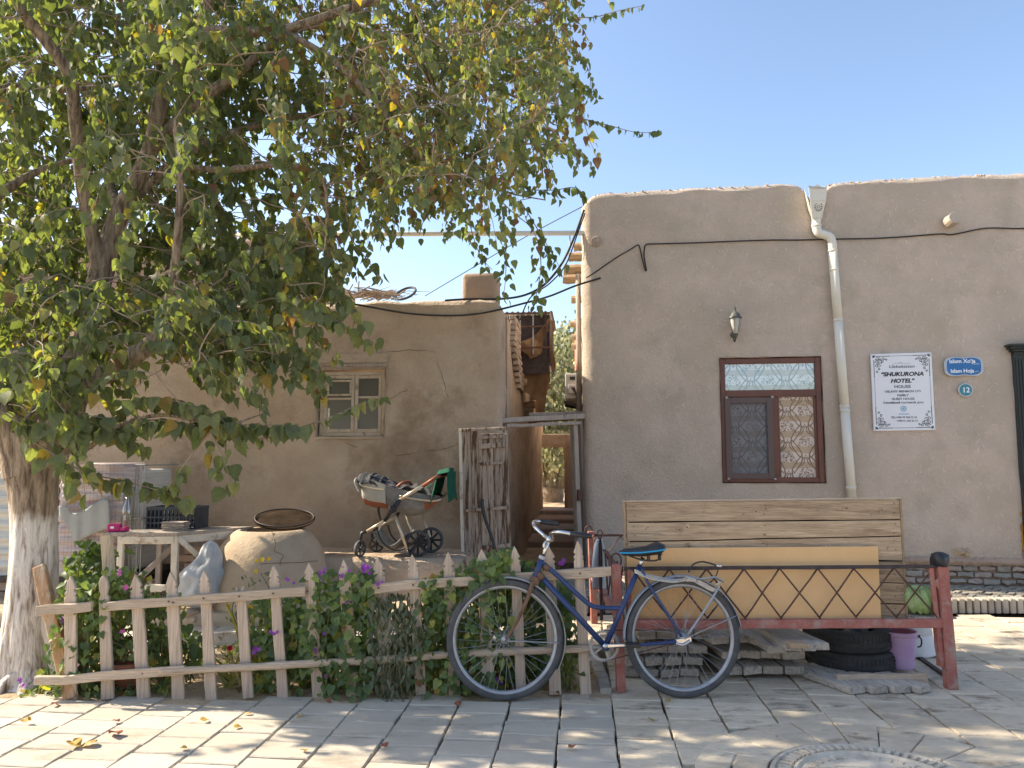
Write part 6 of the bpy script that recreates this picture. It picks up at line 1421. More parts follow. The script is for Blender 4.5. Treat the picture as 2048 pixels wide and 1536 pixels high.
for r_, n_ in ((.030, 8), (.021, 8)): 
    mb.tube([SF.pt(r_*math.cos(6.283*k/n_), sy(.72)+r_*math.sin(6.283*k/n_), .001) for k in range(n_)], .0014, 4, closed=True); mb.tube([SF.pt(r_*math.cos(6.283*(k+.5)/n_), sy(.72)+r_*math.sin(6.283*(k+.5)/n_), .001) for k in range(n_)], .0010, 4, closed=True)
mb.lathe(SF.pt(0, sy(.72), .0005), [(.0001, .001), (.007, .0008), (.008, 0)], 10, axis=SF.n)
for k in range(8): t = k*.785; mb.tube([SF.pt(.008*math.cos(t), sy(.72)+.008*math.sin(t), .001), SF.pt(.018*math.cos(t), sy(.72)+.018*math.sin(t), .001)], .0012, 4)
mb.build('rosette_logo', LOGOB, sgn)
sg2 = empty('street_name_plate', H.P(1927, 733, .02), 'blue cartouche street name plate with silver rim beside the white sign', 'sign')
cfr = Fr(H.P(1927, 733, .02), H.u, H.w); k_ = (H.P(1967, 733, .02)-H.P(1887, 733, .02)).length/80
def cart(sc):
    out = []
    for i in range(64):
        t = 2*math.pi*i/64; x = 39*math.cos(t); 
        ex = abs(math.cos(t))**.45*math.copysign(1, math.cos(t))*39; ez = abs(math.sin(t))**.5*math.copysign(1, math.sin(t))*21.5
        ez *= 1-.12*math.cos(ex/39*math.pi*1.0)**2*(abs(ex) < 20)
        ex *= 1-.06*(abs(math.sin(t)))**2
        out.append((ex*sc*k_, ez*sc*k_))
    return out
o_ = cart(1.0); MB().prism([cfr.pt(a, b, .008) for a, b in o_], [cfr.pt(a, b, -.015) for a, b in o_]).build('rim_plate', SIGNR, sg2, bevel=.003)
o_ = cart(.88); MB().prism([cfr.pt(a, b, .0105) for a, b in o_], [cfr.pt(a, b, .006) for a, b in o_]).build('blue_field', SIGNB, sg2)
o_ = cart(.94); MB().tube([cfr.pt(a, b, .010) for a, b in o_], .0022, 5, closed=True).build('bead_rim', SIGNR, sg2)
text(cfr, -3*k_, 11*k_, .012, "Islom Xo\u2018ja", .055, LETW, sg2, off=.0014); text(cfr, 25*k_, 5*k_, .012, "ko\u2018chasi", .018, LETW, sg2); text(cfr, -4*k_, -10*k_, .012, "Islam Hoja", .053, LETW, sg2, off=.0014); text(cfr, 25*k_, -11*k_, .012, "street", .014, LETW, sg2)
hn = empty('house_number', H.P(1931, 780, .02), 'round teal house number plate 12 hanging under the blue street name', 'house number')
nfr = Fr(H.P(1931, 780, .02), H.u, H.w)
MB().lathe(nfr.o, [(.0001, -.01), (14.5*k_, -.01), (14.8*k_, .004), (13*k_, .008), (12.4*k_, .005)], 40, axis=nfr.n).build('rim', SIGNR, hn, smooth=True)
MB().lathe(nfr.o, [(.0001, .006), (12.6*k_, .006), (12.6*k_, .0)], 40, axis=nfr.n).build('disc', SIGNT, hn)
text(nfr, .002, -.003, .0075, "12", .075, LETW, hn, off=.0016)
MB().tube([nfr.pt(0, 14*k_, .003), nfr.pt(-4*k_, 19*k_, .003), nfr.pt(0, 24*k_, .003), nfr.pt(4*k_, 19*k_, .003)], .004, 6, closed=True).build('link', SIGNR, hn)

# ================================================================== ROOF CLUTTER
bh = empty('brushwood', A.P(740, 590, -.3), 'heap of dry brushwood sticks lying on the mud roof', 'brushwood')
for k in range(110):
    x = random.gauss(745, 42); p = A.P(x, 600-abs(random.gauss(0, 6))-8*max(0, 1-abs(x-740)/80), -.15-rnd(0, .5)); a = rnd(-.5, .5); L = rnd(.1, .45); d = Vector((math.cos(a), rnd(-.5, .5), math.sin(a)*.7)).normalized()
    MB().tube(bez([p-d*L/2, p+Vector((0, 0, rnd(-.02, .03))), p+d*L/2+Vector((0, 0, rnd(-.03, .03)))], 3), [rnd(.004, .008), .002], 4).build('stick', TWIG, bh)
for (a, b) in (((782, 600), (812, 580)), ((700, 595), (740, 572)), ((716, 590), (718, 562)), ((690, 596), (706, 568))): MB().tube([A.P(*a, -.2), A.P(*b, -.2)], .007, 5).build('stick', TWIG, bh)
tag(MB().tube([A.P(811+20*math.cos(t)*1.0+4*math.sin(t), 587-11*math.sin(t)-5*math.cos(t), -.25-.15*math.sin(t)) for t in [k*.2618 for k in range(24)]], .014, 8, closed=True).build('old_cycle_tyre', RUBBER, None, smooth=True), 'old bicycle tyre lying on the brushwood at the roof edge', 'tyre')

# ================================================================== LEAVES
def tmpl(kind):
    if kind == 'tree':     # broad ovate leaf, tip along +Y, folded along the midrib and curled
        L = [(0, 0), (0, .33), (0, .66), (0, 1.08)]; E = [(.10, -.04), (.40, .10), (.46, .38), (.27, .72)]
    elif kind == 'heart':
        L = [(0, 0), (0, .33), (0, .66), (0, .98)]; E = [(.14, -.16), (.44, -.02), (.47, .34), (.27, .68)]
    else:
        L = [(0, 0), (0, .33), (0, .66), (0, 1.0)]; E = [(.04, .02), (.16, .2), (.19, .45), (.11, .75)]
    vs = []
    def z(x, y): return .30*abs(x)-.26*y*y*(1)
    for x, y in L: vs.append((x, y, z(x, y)))
    for sg in (-1, 1):
        for x, y in E: vs.append((sg*x, y, z(x, y)-.0))
    fs = []
    for o in (4, 8):
        q = [(0, o, o+1), (0, o+1, o+2, 1), (1, o+2, o+3, 2), (2, o+3, 3)]
        fs += q if o == 8 else [tuple(reversed(a)) for a in q]
    return np.array(vs), fs
TM = {k: tmpl(k) for k in ('tree', 'heart', 'lance')}
def leaves(name, kind, P, D, Nn, S, T_, mat, parent, stuff=True):
    """P base points, D tip directions, Nn face normals, S sizes, T_ tints"""
    tv, tf = TM[kind]; P, D, Nn, S, T_ = map(np.asarray, (P, D, Nn, S, T_)); n = len(P)
    D = D/np.linalg.norm(D, axis=1)[:, None]; Xx = np.cross(D, Nn); Xx /= (np.linalg.norm(Xx, axis=1)[:, None]+1e-9); Zz = np.cross(Xx, D)
    curl = np.random.uniform(.4, 1.7, n)
    V = P[:, None, :]+(S[:, None, None])*(tv[None, :, 0, None]*Xx[:, None, :]*np.random.uniform(.8, 1.1, n)[:, None, None]+tv[None, :, 1, None]*D[:, None, :]+tv[None, :, 2, None]*curl[:, None, None]*Zz[:, None, :])
    m = tv.shape[0]; V = V.reshape(-1, 3); F = []
    base = V.mean(0) 
    lens = [len(f) for f in tf]; fl_ = np.concatenate([np.array(f) for f in tf]); 
    loops = (fl_[None, :]+(np.arange(n)*m)[:, None]).reshape(-1); starts = np.concatenate([[0], np.cumsum(np.tile(lens, n))[:-1]])
    me = bpy.data.meshes.new(name); me.vertices.add(len(V)); me.vertices.foreach_set('co', (V-base).reshape(-1)); me.loops.add(len(loops)); me.loops.foreach_set('vertex_index', loops.astype(np.int32))
    me.polygons.add(len(lens)*n); me.polygons.foreach_set('loop_start', starts.astype(np.int32)); me.polygons.foreach_set('use_smooth', np.ones(len(lens)*n, bool)); me.update(calc_edges=True); me.validate()
    at_ = me.attributes.new('tint', 'FLOAT', 'POINT'); at_.data.foreach_set('value', np.repeat(T_, m).astype(np.float32))
    o = link(name, me, mat, parent, Vector(base.tolist()))
    if stuff: o['kind'] = 'stuff'
    return o
def rv(): 
    v = np.random.normal(size=3); return v/np.linalg.norm(v)

# ---------------- the big tree
tb_ = G(62, 1366)
tree = empty('shade_tree', tb_, 'large old shade tree with whitewashed trunk and drooping dusty foliage', 'tree')
def trunkpt(x, y, Y=4.9): return at(x, y, Y)
bark_m = MATS['bark']
# bark with limewash on the lower trunk (a real painted band with a ragged edge)
m = bpy.data.materials.new('limed_bark'); m.use_nodes = True; n = m.node_tree.nodes; L = m.node_tree.links; b = n['Principled BSDF']; b.inputs['Roughness'].default_value = .95
g = n.new('ShaderNodeNewGeometry'); sp = n.new('ShaderNodeSeparateXYZ'); L.new(g.outputs['Position'], sp.inputs[0])
mp = n.new('ShaderNodeMapping'); mp.inputs['Scale'].default_value = (1, 1, .16); L.new(g.outputs['Position'], mp.inputs[0])
n1 = n.new('ShaderNodeTexNoise'); n1.inputs['Scale'].default_value = 34; n1.inputs['Detail'].default_value = 6; n1.inputs['Roughness'].default_value = .6; n1.inputs['Distortion'].default_value = .5; L.new(mp.outputs[0], n1.inputs['Vector'])
n2 = n.new('ShaderNodeTexNoise'); n2.inputs['Scale'].default_value = 5; n2.inputs['Detail'].default_value = 6; L.new(g.outputs['Position'], n2.inputs['Vector'])
r1 = n.new('ShaderNodeValToRGB'); r1.color_ramp.elements[0].position = .36; r1.color_ramp.elements[1].position = .62; r1.color_ramp.elements[0].color = (.13, .09, .06, 1); r1.color_ramp.elements[1].color = (.43, .33, .23, 1); L.new(n1.outputs['Fac'], r1.inputs[0])
r2 = n.new('ShaderNodeValToRGB'); r2.color_ramp.elements[0].position = .34; r2.color_ramp.elements[1].position = .50; r2.color_ramp.elements[0].color = (.30, .22, .16, 1); r2.color_ramp.elements[1].color = (.74, .68, .6, 1); L.new(n1.outputs['Fac'], r2.inputs[0])
ma = n.new('ShaderNodeMath'); ma.operation = 'MULTIPLY_ADD'; ma.inputs[1].default_value = .5; L.new(n2.outputs['Fac'], ma.inputs[0]); L.new(sp.outputs['Z'], ma.inputs[2])
mr = n.new('ShaderNodeMapRange'); mr.inputs[1].default_value = 1.36; mr.inputs[2].default_value = 1.24; L.new(ma.outputs[0], mr.inputs[0])
n4 = n.new('ShaderNodeTexNoise'); n4.inputs['Scale'].default_value = 9; n4.inputs['Detail'].default_value = 8; L.new(mp.outputs[0], n4.inputs['Vector']); mr4 = n.new('ShaderNodeMapRange'); mr4.inputs[1].default_value = .66; mr4.inputs[2].default_value = .6; L.new(n4.outputs['Fac'], mr4.inputs[0])
mm_ = n.new('ShaderNodeMath'); mm_.operation = 'MULTIPLY'; L.new(mr.outputs[0], mm_.inputs[0]); L.new(mr4.outputs[0], mm_.inputs[1])
mx = n.new('ShaderNodeMix'); mx.data_type = 'RGBA'; L.new(mm_.outputs[0], mx.inputs[0]); L.new(r1.outputs[0], mx.inputs[6]); L.new(r2.outputs[0], mx.inputs[7]); L.new(mx.outputs[2], b.inputs['Base Color'])
bp = n.new('ShaderNodeBump'); bp.inputs['Strength'].default_value = 1; bp.inputs['Distance'].default_value = .035; L.new(n1.outputs['Fac'], bp.inputs['Height']); L.new(bp.outputs[0], b.inputs['Normal'])
LIME = m
def limb(name, pts, rad, mat=LIME, n=20, sub=7, rough=.05, par=tree):
    P = bez(pts, sub); m_ = len(P); rr = np.interp(np.linspace(0, 1, m_), np.linspace(0, 1, len(rad)), rad); mb = MB(); prev = None
    for i, p in enumerate(P):
        d = (P[min(i+1, m_-1)]-P[max(i-1, 0)]).normalized()
        a = Vector((1, 0, 0)) if prev is None else prev; a = (a-d*a.dot(d)).normalized(); b_ = d.cross(a); prev = a
        for q in range(n):
            t = 2*math.pi*q/n; r = rr[i]*(1+rough*2.2*noise.noise(Vector((math.cos(t)*1.6, math.sin(t)*1.6, p.z*1.2+p.x)))+rough*.9*noise.noise(Vector((math.cos(t)*5, math.sin(t)*5, p.z*2.2+p.x*2))))
            mb.v.append(tuple(p+(a*math.cos(t)+b_*math.sin(t))*r))
    for i in range(m_-1):
        for q in range(n):
            q2 = (q+1) % n; mb.f.append((i*n+q, i*n+q2, i*n+n+q2, i*n+n+q))
    mb.f.append(tuple(range((m_-1)*n, m_*n)))
    return mb.build(name, mat, par, smooth=True), P
NODES = []     # skeleton nodes for twigs to grow from
o_, P_ = limb('trunk', [tb_+Vector((0, 0, -.08)), trunkpt(62, 1345), trunkpt(60, 1270), trunkpt(66, 1150), trunkpt(70, 1050), trunkpt(70, 980), trunkpt(70, 915), trunkpt(76, 868)], [.22, .168, .152, .136, .13, .14, .17, .20], n=44, sub=9, rough=.11)
for q in range(5):
    t = q*1.3+.4; e = tb_+Vector((math.cos(t)*.30, math.sin(t)*.26, -.09)); limb('root', [tb_+Vector((math.cos(t)*.10, math.sin(t)*.10, .06)), tb_+Vector((math.cos(t)*.2, math.sin(t)*.18, .0)), e], [.06, .03, .01], n=10, sub=4)
def L_(name, pts, rad, n=14, **k):
    o, P = limb(name, [at(x, y, Y) for x, y, Y in pts], rad, n=n, **k)
    for i, p in enumerate(P):
        if i > len(P)*.25: NODES.append((p, rad[-1]))
    return P
L_('limb', [(58, 940, 4.88), (30, 870, 4.82), (-20, 800, 4.75), (-70, 700, 4.7), (-110, 560, 4.6), (-120, 300, 4.5), (-60, 60, 4.4), (0, -180, 4.3)], [.15, .12, .105, .09, .075, .06, .045, .03], n=22)
L_('limb', [(82, 930, 4.92), (110, 868, 4.95), (134, 800, 5.0), (150, 750, 5.05), (165, 690, 5.1), (200, 560, 5.3), (240, 430, 5.4), (300, 300, 5.5), (335, 150, 5.5), (400, 60, 5.4), (440, -120, 5.3)], [.15, .14, .125, .11, .095, .08, .07, .06, .05, .045, .03], n=22)
L_('branch', [(150, 775, 5.0), (200, 755, 4.95), (250, 725, 4.85), (300, 690, 4.8), (328, 655, 4.8), (340, 600, 4.8), (352, 520, 4.75), (360, 380, 4.7), (350, 240, 4.6)], [.06, .068, .062, .055, .045, .035, .03, .022, .015])
L_('branch', [(205, 560, 5.3), (170, 400, 5.2), (150, 240, 5.0), (138, 150, 4.9), (90, 80, 4.8), (40, 15, 4.7), (-20, -120, 4.6)], [.05, .045, .042, .04, .038, .033, .02])
L_('branch', [(300, 300, 5.5), (380, 220, 5.6), (470, 150, 5.7), (590, 60, 5.8), (700, 55, 5.9), (830, 90, 6.0), (960, 160, 6.1), (1070, 210, 6.2), (1160, 235, 6.3)], [.05, .045, .04, .03, .026, .02, .014, .01, .006])
L_('branch', [(400, 60, 5.4), (560, 60, 5.3), (720, 10, 5.4), (880, -20, 5.5), (1040, -10, 5.6), (1130, 12, 5.7)], [.04, .034, .028, .022, .012, .004])
L_('branch', [(240, 430, 5.4), (340, 330, 5.6), (480, 260, 5.8), (640, 230, 6.0), (780, 260, 6.2), (900, 330, 6.3), (1000, 380, 6.4), (1090, 400, 6.5)], [.04, .034, .03, .025, .02, .014, .009, .005])
L_('branch', [(560, 60, 5.3), (650, 110, 5.2), (740, 190, 5.2), (820, 290, 5.2), (900, 370, 5.25), (960, 420, 5.3)], [.025, .024, .02, .014, .01, .005])
L_('branch', [(340, 330, 5.6), (450, 340, 5.3), (560, 330, 5.1), (640, 350, 5.0), (654, 420, 4.95), (650, 500, 4.9)], [.028, .022, .018, .014, .01, .004])
L_('branch', [(430, 180, 5.65), (520, 100, 6.6), (660, 20, 7.0), (800, -60, 7.2), (980, -80, 7.4)], [.035, .03, .024, .016, .008])
L_('branch', [(240, 430, 5.4), (200, 300, 6.3), (160, 150, 6.8), (120, 0, 7.0), (80, -150, 7.0)], [.04, .035, .03, .024, .016])
L_('branch', [(-110, 560, 4.6), (-40, 430, 4.9), (60, 350, 5.3), (180, 320, 5.5), (280, 370, 5.5), (330, 430, 5.4)], [.04, .034, .026, .018, .012, .006])
L_('branch', [(-120, 300, 4.6), (0, 180, 5.2), (130, 180, 5.5), (280, 170, 5.6), (380, 200, 5.6)], [.035, .03, .022, .014, .006])
L_('branch', [(134, 800, 5.0), (90, 790, 4.7), (60, 830, 4.5), (30, 860, 4.4)], [.03, .02, .012, .006])
L_('branch', [(90, 930, 4.8), (170, 900, 4.65), (240, 850, 4.6), (330, 830, 4.6), (440, 850, 4.6), (520, 830, 4.7)], [.02, .016, .013, .011, .008, .004])
# broken stub
limb('dead_stub', [at(140, 800, 4.98), at(150, 765, 4.92), at(158, 735, 4.9)], [.05, .045, .03], n=12)
NP = np.array([list(p) for p, r in NODES])

def inside(poly, x, y):
    c = False; j = len(poly)-1
    for i in range(len(poly)):
        xi, yi = poly[i]; xj, yj = poly[j]
        if (yi > y) != (yj > y) and x < (xj-xi)*(y-yi)/(yj-yi+1e-9)+xi: c = not c
        j = i
    return c
ZONES = [  # outline, number of sprays, depth range, droop length
    ([(-160, -260), (480, -260), (700, -60), (740, 180), (700, 330), (700, 440), (640, 520), (560, 600), (400, 660), (200, 720), (60, 760), (-160, 780)], 1250, (5.6, 7.1), (.35, .7)),
    ([(480, -260), (1050, -260), (1120, -20), (1150, 60), (1130, 180), (1130, 270), (1060, 340), (960, 380), (820, 400), (720, 370), (700, 200), (700, -60)], 880, (5.7, 7.4), (.3, .6)),
    ([(-60, 560), (230, 540), (400, 560), (520, 600), (480, 690), (330, 770), (200, 820), (100, 850), (-60, 840)], 130, (4.3, 5.3), (.2, .42)),
    ([(380, 520), (640, 430), (700, 520), (735, 610), (640, 640), (590, 740), (470, 740)], 50, (4.7, 6.2), (.25, .45)),
    ([(-160, -900), (700, -900), (850, -260), (-160, -260)], 12, (5.8, 7.0), (.35, .7)),
]
LP, LD, LN, LS, LT = [], [], [], [], []
twigmb = [MB() for _ in range(3)]
def add_leaf(p, d, s, t):
    LP.append(list(p)); LD.append(list(d)); nn_ = rv()*1.0+np.array([rnd(-.4, .4), -.55, .45]); LN.append(nn_); LS.append(s); LT.append(t)
def spray(p0, vdir, Ls, size, tintbias=0.0, gap=.034, dens=1.0):
    n_ = max(4, int(Ls/gap)); p = Vector(p0); v = Vector(vdir).normalized(); pts = [p.copy()]
    for i in range(n_):
        v = (v+Vector((rnd(-.22, .22), rnd(-.22, .22), -.13+rnd(-.12, .10)))).normalized(); p = p+v*gap; pts.append(p.copy())
        if i < n_*.12: continue
        for q in range(2 if random.random() < .62*dens else 1):
            side = Vector((rnd(-1, 1), rnd(-1, 1), rnd(-.2, .3)))*.5
            d = (side*1.5+Vector((0, 0, -1.0))+v*.45).normalized(); st_ = p+side*.06
            t = min(1, max(0, abs(random.gauss(.28, .22))+tintbias))
            add_leaf(st_, d, size*rnd(.55, 1.15), t)
    random.choice(twigmb).tube(pts, [.0045, .0014], 3, cap=False)
    return pts
def connect(p):
    global NP
    q = NP-np.array(list(p)); d2 = (q**2).sum(1)+.6*np.abs(q[:, 2]+.1); ks = np.argsort(d2)[:7]; k = int(random.choice(list(ks))); a = Vector(NP[k].tolist()); L0 = (p-a).length
    if L0 < .05: return
    mid1 = a.lerp(p, .35)+Vector((rnd(-.05, .05), rnd(-.05, .05), .04*L0)); mid2 = a.lerp(p, .72)+Vector((rnd(-.05, .05), rnd(-.05, .05), .05*L0))
    PP = bez([a, mid1, mid2, p], 4); random.choice(twigmb).tube(PP, [min(.009, .004+.004*L0), .0032], 5, cap=False)
    NP = np.vstack([NP, [list(x) for x in PP[4::2]]])
todo = []
for zi, (poly, cnt, (ya, yb), (la, lb)) in enumerate(ZONES):
    k = 0; xs_ = [a for a, b in poly]; ys_ = [b for a, b in poly]
    while k < cnt:
        x, y = rnd(min(xs_), max(xs_)), rnd(min(ys_), max(ys_))
        if not inside(poly, x, y): continue
        Y = rnd(ya, yb) if random.random() < (.80 if y < 560 else .9) else rnd(4.3, 5.5)
        if zi < 3 and 120 < x < 350 and 640 < y < 810 and abs(y-(860-.62*(x-60))) < 75 and random.random() < .85: continue      # the forked bough stays visible
        if zi < 4 and N((x/150, y/150, Y), 1) < -.36: continue      # irregular clumps with gaps
        p = at(x, y, Y); k += 1
        if p.z > 7.3 or p.z < .9: continue
        todo.append((float(((NP-np.array(list(p)))**2).sum(1).min()), k, p, x, la, lb))
todo.sort(key=lambda t_: (t_[0], t_[1]))
for dd_, k, p, x, la, lb in todo:
    vd = Vector((rnd(-.7, 1.1), rnd(-.8, .6), rnd(-.5, .35))); connect(p)
    spray(p, vd, rnd(la, lb), .076 if x < 650 else .058, tintbias=(.0 if x < 560 else (rnd(.1, .55) if random.random() < .5 else .06)))
# individually placed hanging strands
STR = [([(1060, 225, 6.2), (1150, 235, 6.2), (1215, 250, 6.2), (1275, 265, 6.2), (1325, 262, 6.2)], .062, 1), ([(1100, 30, 5.8), (1180, 35, 5.8), (1235, 22, 5.8), (1283, 12, 5.8)], .06, 1),
       ([(1090, 60, 6), (1150, 100, 6), (1180, 150, 6), (1175, 200, 6)], .06, 1), ([(1080, 290, 6.2), (1130, 290, 6.2), (1170, 310, 6.2), (1185, 345, 6.2)], .062, 1),
       ([(1060, 380, 6.3), (1110, 380, 6.3), (1150, 375, 6.3), (1172, 395, 6.3)], .075, 1), ([(1040, 400, 6.3), (1070, 450, 6.3), (1100, 500, 6.3), (1125, 545, 6.3)], .07, 2),
       ([(1000, 400, 6.2), (1010, 460, 6.2), (1012, 520, 6.2), (1010, 570, 6.2), (1004, 600, 6.2)], .066, 2), ([(930, 400, 6), (940, 450, 6), (960, 510, 6), (985, 540, 6)], .066, 2), ([(1075, 480, 6.3), (1082, 530, 6.3), (1075, 580, 6.3), (1066, 622, 6.3)], .066, 2),
       ([(860, 380, 5.8), (850, 430, 5.8), (838, 470, 5.8)], .07, 2), ([(780, 390, 5.6), (790, 440, 5.6), (780, 490, 5.6)], .075, 2), ([(690, 400, 5.2), (700, 470, 5.2), (735, 520, 5.2), (765, 560, 5.2)], .08, 2),
       ([(640, 440, 5), (660, 520, 5), (690, 600, 5), (725, 650, 5), (745, 690, 5)], .09, 2), ([(560, 480, 4.9), (590, 560, 4.9), (640, 620, 4.9), (690, 650, 4.9)], .09, 2), ([(480, 520, 4.8), (510, 600, 4.8), (540, 680, 4.8), (545, 740, 4.8)], .09, 2),
       ([(400, 560, 4.8), (440, 640, 4.8), (490, 700, 4.8), (530, 760, 4.8)], .09, 2), ([(330, 640, 4.7), (400, 700, 4.7), (460, 760, 4.7), (500, 800, 4.7)], .09, 2), ([(520, 880, 4.75), (590, 858, 4.75), (660, 835, 4.75), (720, 808, 4.75), (772, 792, 4.75)], .075, 1),
       ([(200, 860, 4.6), (300, 840, 4.6), (400, 850, 4.6), (500, 850, 4.65), (600, 850, 4.7)], .095, 3), ([(240, 800, 4.6), (340, 800, 4.6), (430, 830, 4.6), (480, 880, 4.6)], .095, 3), ([(420, 860, 4.6), (440, 900, 4.6), (455, 940, 4.6), (465, 975, 4.6)], .09, 2),
       ([(140, 930, 4.6), (190, 950, 4.6), (260, 965, 4.6), (330, 985, 4.6), (380, 1000, 4.6)], .10, 2), ([(330, 985, 4.6), (350, 960, 4.6), (370, 930, 4.6)], .08, 1), ([(60, 880, 4.4), (110, 910, 4.4), (160, 945, 4.4), (170, 990, 4.4)], .095, 2), ([(0, 820, 4.4), (50, 850, 4.4), (110, 850, 4.4), (160, 880, 4.4)], .095, 3),
       ([(150, 830, 4.6), (200, 850, 4.6), (250, 870, 4.6), (280, 900, 4.6)], .095, 2), ([(20, 700, 4.3), (60, 760, 4.3), (110, 800, 4.3), (140, 840, 4.3)], .095, 3)]
for pts, sz, dn_ in STR:
    P = bez([at(*p) for p in pts], 6); connect(P[0]) if (NP is not None) else None
    random.choice(twigmb).tube(P, [.0055, .002], 4, cap=False)
    acc = 0; 
    for i in range(1, len(P)):
        seg = (P[i]-P[i-1]); nL = max(1, int(seg.length/.028*dn_*.75+rnd(0, 1)))
        for q in range(nL):
            p = P[i-1]+seg*random.random(); side = Vector((rnd(-1, 1), rnd(-1, 1), rnd(-.3, .2)))*.5; d = (side+Vector((0, 0, -1))).normalized(); o2 = side*(.10*(dn_ > 1)+.03)
            add_leaf(p+o2, d, sz*rnd(.6, 1.12), min(1, abs(random.gauss(.3, .22))))
for mb in twigmb: tag(mb.build('twigs', TWIG, tree, fix=False), kind='stuff')
print('leaves', len(LP))
# the largest leaves in view become single pieces, the rest one mass
LPn = np.array(LP); dist = np.linalg.norm(LPn-np.array(CAM), axis=1); pr_ = []
for i, p in enumerate(LP):
    x, y = proj(p); ok = 10 < x < 2038 and 10 < y < 1526; pr_.append(-LS[i]/dist[i] if ok else 1)
order = np.argsort(pr_); near = set(order[:296].tolist()); idx = [i for i in range(len(LP)) if i not in near]
leaves('crown', 'tree', [LP[i] for i in idx], [LD[i] for i in idx], [LN[i] for i in idx], [LS[i] for i in idx], [LT[i] for i in idx], LEAF, tree)
tv, tf = TM['tree']; LV = []
for k in range(14):
    me = bpy.data.meshes.new('leaf'); cu_ = rnd(.5, 1.6); me.from_pydata([(x, y, z*cu_) for x, y, z in tv.tolist()], [], tf); me.polygons.foreach_set('use_smooth', [True]*len(me.polygons))
    a_t = me.attributes.new('tint', 'FLOAT', 'POINT'); a_t.data.foreach_set('value', [min(1, abs(random.gauss(.3, .24)))]*len(tv)); me.materials.append(LEAF); LV.append(me)
for i in near:
    D = Vector(LD[i]).normalized(); Nn = Vector(np.asarray(LN[i]).tolist()); X = D.cross(Nn).normalized(); Z = X.cross(D)
    o = bpy.data.objects.new('leaf', random.choice(LV)); col.objects.link(o); o.parent = tree
    Mx = Matrix((X, D, Z)).transposed().to_4x4(); o.matrix_local = Matrix.Translation(Vector(LP[i])-WLOC[tree.name])@Mx@Matrix.Scale(LS[i], 4)

# ---------------- planting in the bed
def plant(name, label, cat, x0, x1, ytop, ybot, Y, nl, size, mat=VINE, kind='heart', group=None, tb=0.0, Yr=.12, stems=7, topf=None, hang=.4, umin=.01, stuffname='foliage'):
    base = G((x0+x1)/2, ybot) if False else at((x0+x1)/2, ybot, Y)
    base.z = 0; r = empty(name, base, label, cat, group); P, D, Nn, S, T_ = [], [], [], [], []; mb = MB()
    zt = at((x0+x1)/2, ytop, Y).z; xa, xb_ = at(x0, ybot, Y).x, at(x1, ybot, Y).x
    for k in range(stems):
        p = Vector((rnd(xa+.25*(xb_-xa), xb_-.25*(xb_-xa)), Y+rnd(-.05, .05), .0)); e = Vector((rnd(xa, xb_), Y+rnd(-Yr, Yr), rnd(.45, 1)*zt)); m1 = p.lerp(e, .4)+Vector((rnd(-.08, .08), rnd(-.05, .05), .05)); m2 = p.lerp(e, .75)+Vector((rnd(-.08, .08), rnd(-.05, .05), .03))
        mb.tube(bez([p, m1, m2, e], 5), [.005, .002], 5, cap=False)
    mb.build('stems', M('stem_'+name, (.12, .12, .05), (.2, .17, .09)) if 'stem_'+name not in MATS else MATS['stem_'+name], r)
    c_ = [(rnd(xa, xb_), rnd(.12, 1)) for _ in range(max(4, nl//26))]
    for k in range(nl):
        if random.random() < .7: cx, cz = random.choice(c_); x = random.gauss(cx, .06); u = random.gauss(cz, .09)
        else: x, u = rnd(xa, xb_), rnd(.02, 1)
        u = min(max(u, .01), 1.02)
        if u < umin: continue
        if x < xa-.05 or x > xb_+.05: continue
        zz = u*zt*(topf((x-xa)/(xb_-xa)) if topf else 1)
        P.append((x, Y+rnd(-Yr, Yr), zz)); D.append((rnd(-.8, .8), rnd(-1, .4), -hang*1.4+rnd(-.5, .5))); Nn.append((rnd(-.5, .5), -.7, .7+rnd(-.3, .3))); S.append(size*rnd(.55, 1.15)); T_.append(min(1, max(0, abs(random.gauss(.3, .28))+tb)))
    leaves(stuffname, kind, P, D, Nn, S, T_, mat, r); return r
def flower(par, p, mat, R=.02, n=5, name='flower', back=False):
    p = Vector(p); ax = Vector((rnd(-.3, .3), -1, rnd(.1, .8))).normalized(); a = Vector((1, 0, 0)); a = (a-ax*a.dot(ax)).normalized(); b = ax.cross(a); mb = MB()
    for k in range(n):
        t = 2*math.pi*k/n+rnd(-.1, .1); v = a*math.cos(t)+b*math.sin(t); s_ = (-a*math.sin(t)+b*math.cos(t))
        mb.add([p, p+v*R*.55+s_*R*.36+ax*R*.2, p+v*R+ax*R*.28, p+v*R*.55-s_*R*.36+ax*R*.2], [(0, 1, 2, 3)])
    mb.lathe(p+ax*.001, [(R*.18, 0), (.0001, R*.2)], 6, axis=ax)
    return mb.build(name, mat, par, fix=False)
def flowers(par, spots, mat, R=.015, n=5, Y=4.62, clump=3):
    for (x, y) in spots:
        for q in range(clump): flower(par, at(x+rnd(-8, 8)*(clump > 1), y+rnd(-7, 7)*(clump > 1), Y+rnd(-.05, .02)), mat, R*rnd(.75, 1.2), n)
v1 = plant('flowering_vine', 'tangled leafy vine with magenta blossoms climbing the left end of the fence', 'vine', 108, 215, 1165, 1385, 4.68, 620, .050, tb=.05, Yr=.13, stems=12)
flowers(v1, [(40, 1366), (120, 1240), (150, 1330)], PURPLE, Y=4.66)
v1b = plant('climbing_vine', 'tall dark-leaved climber rising between the trunk and the pale stake', 'vine', 150, 215, 1085, 1250, 5.3, 330, .07, tb=-.05, stems=7)
v2 = plant('potted_plant', 'bright leafy plant growing in the terracotta pot behind the pickets', 'plant', 200, 285, 1140, 1340, 4.74, 480, .048, tb=.22, umin=.27, Yr=.10, stems=9)
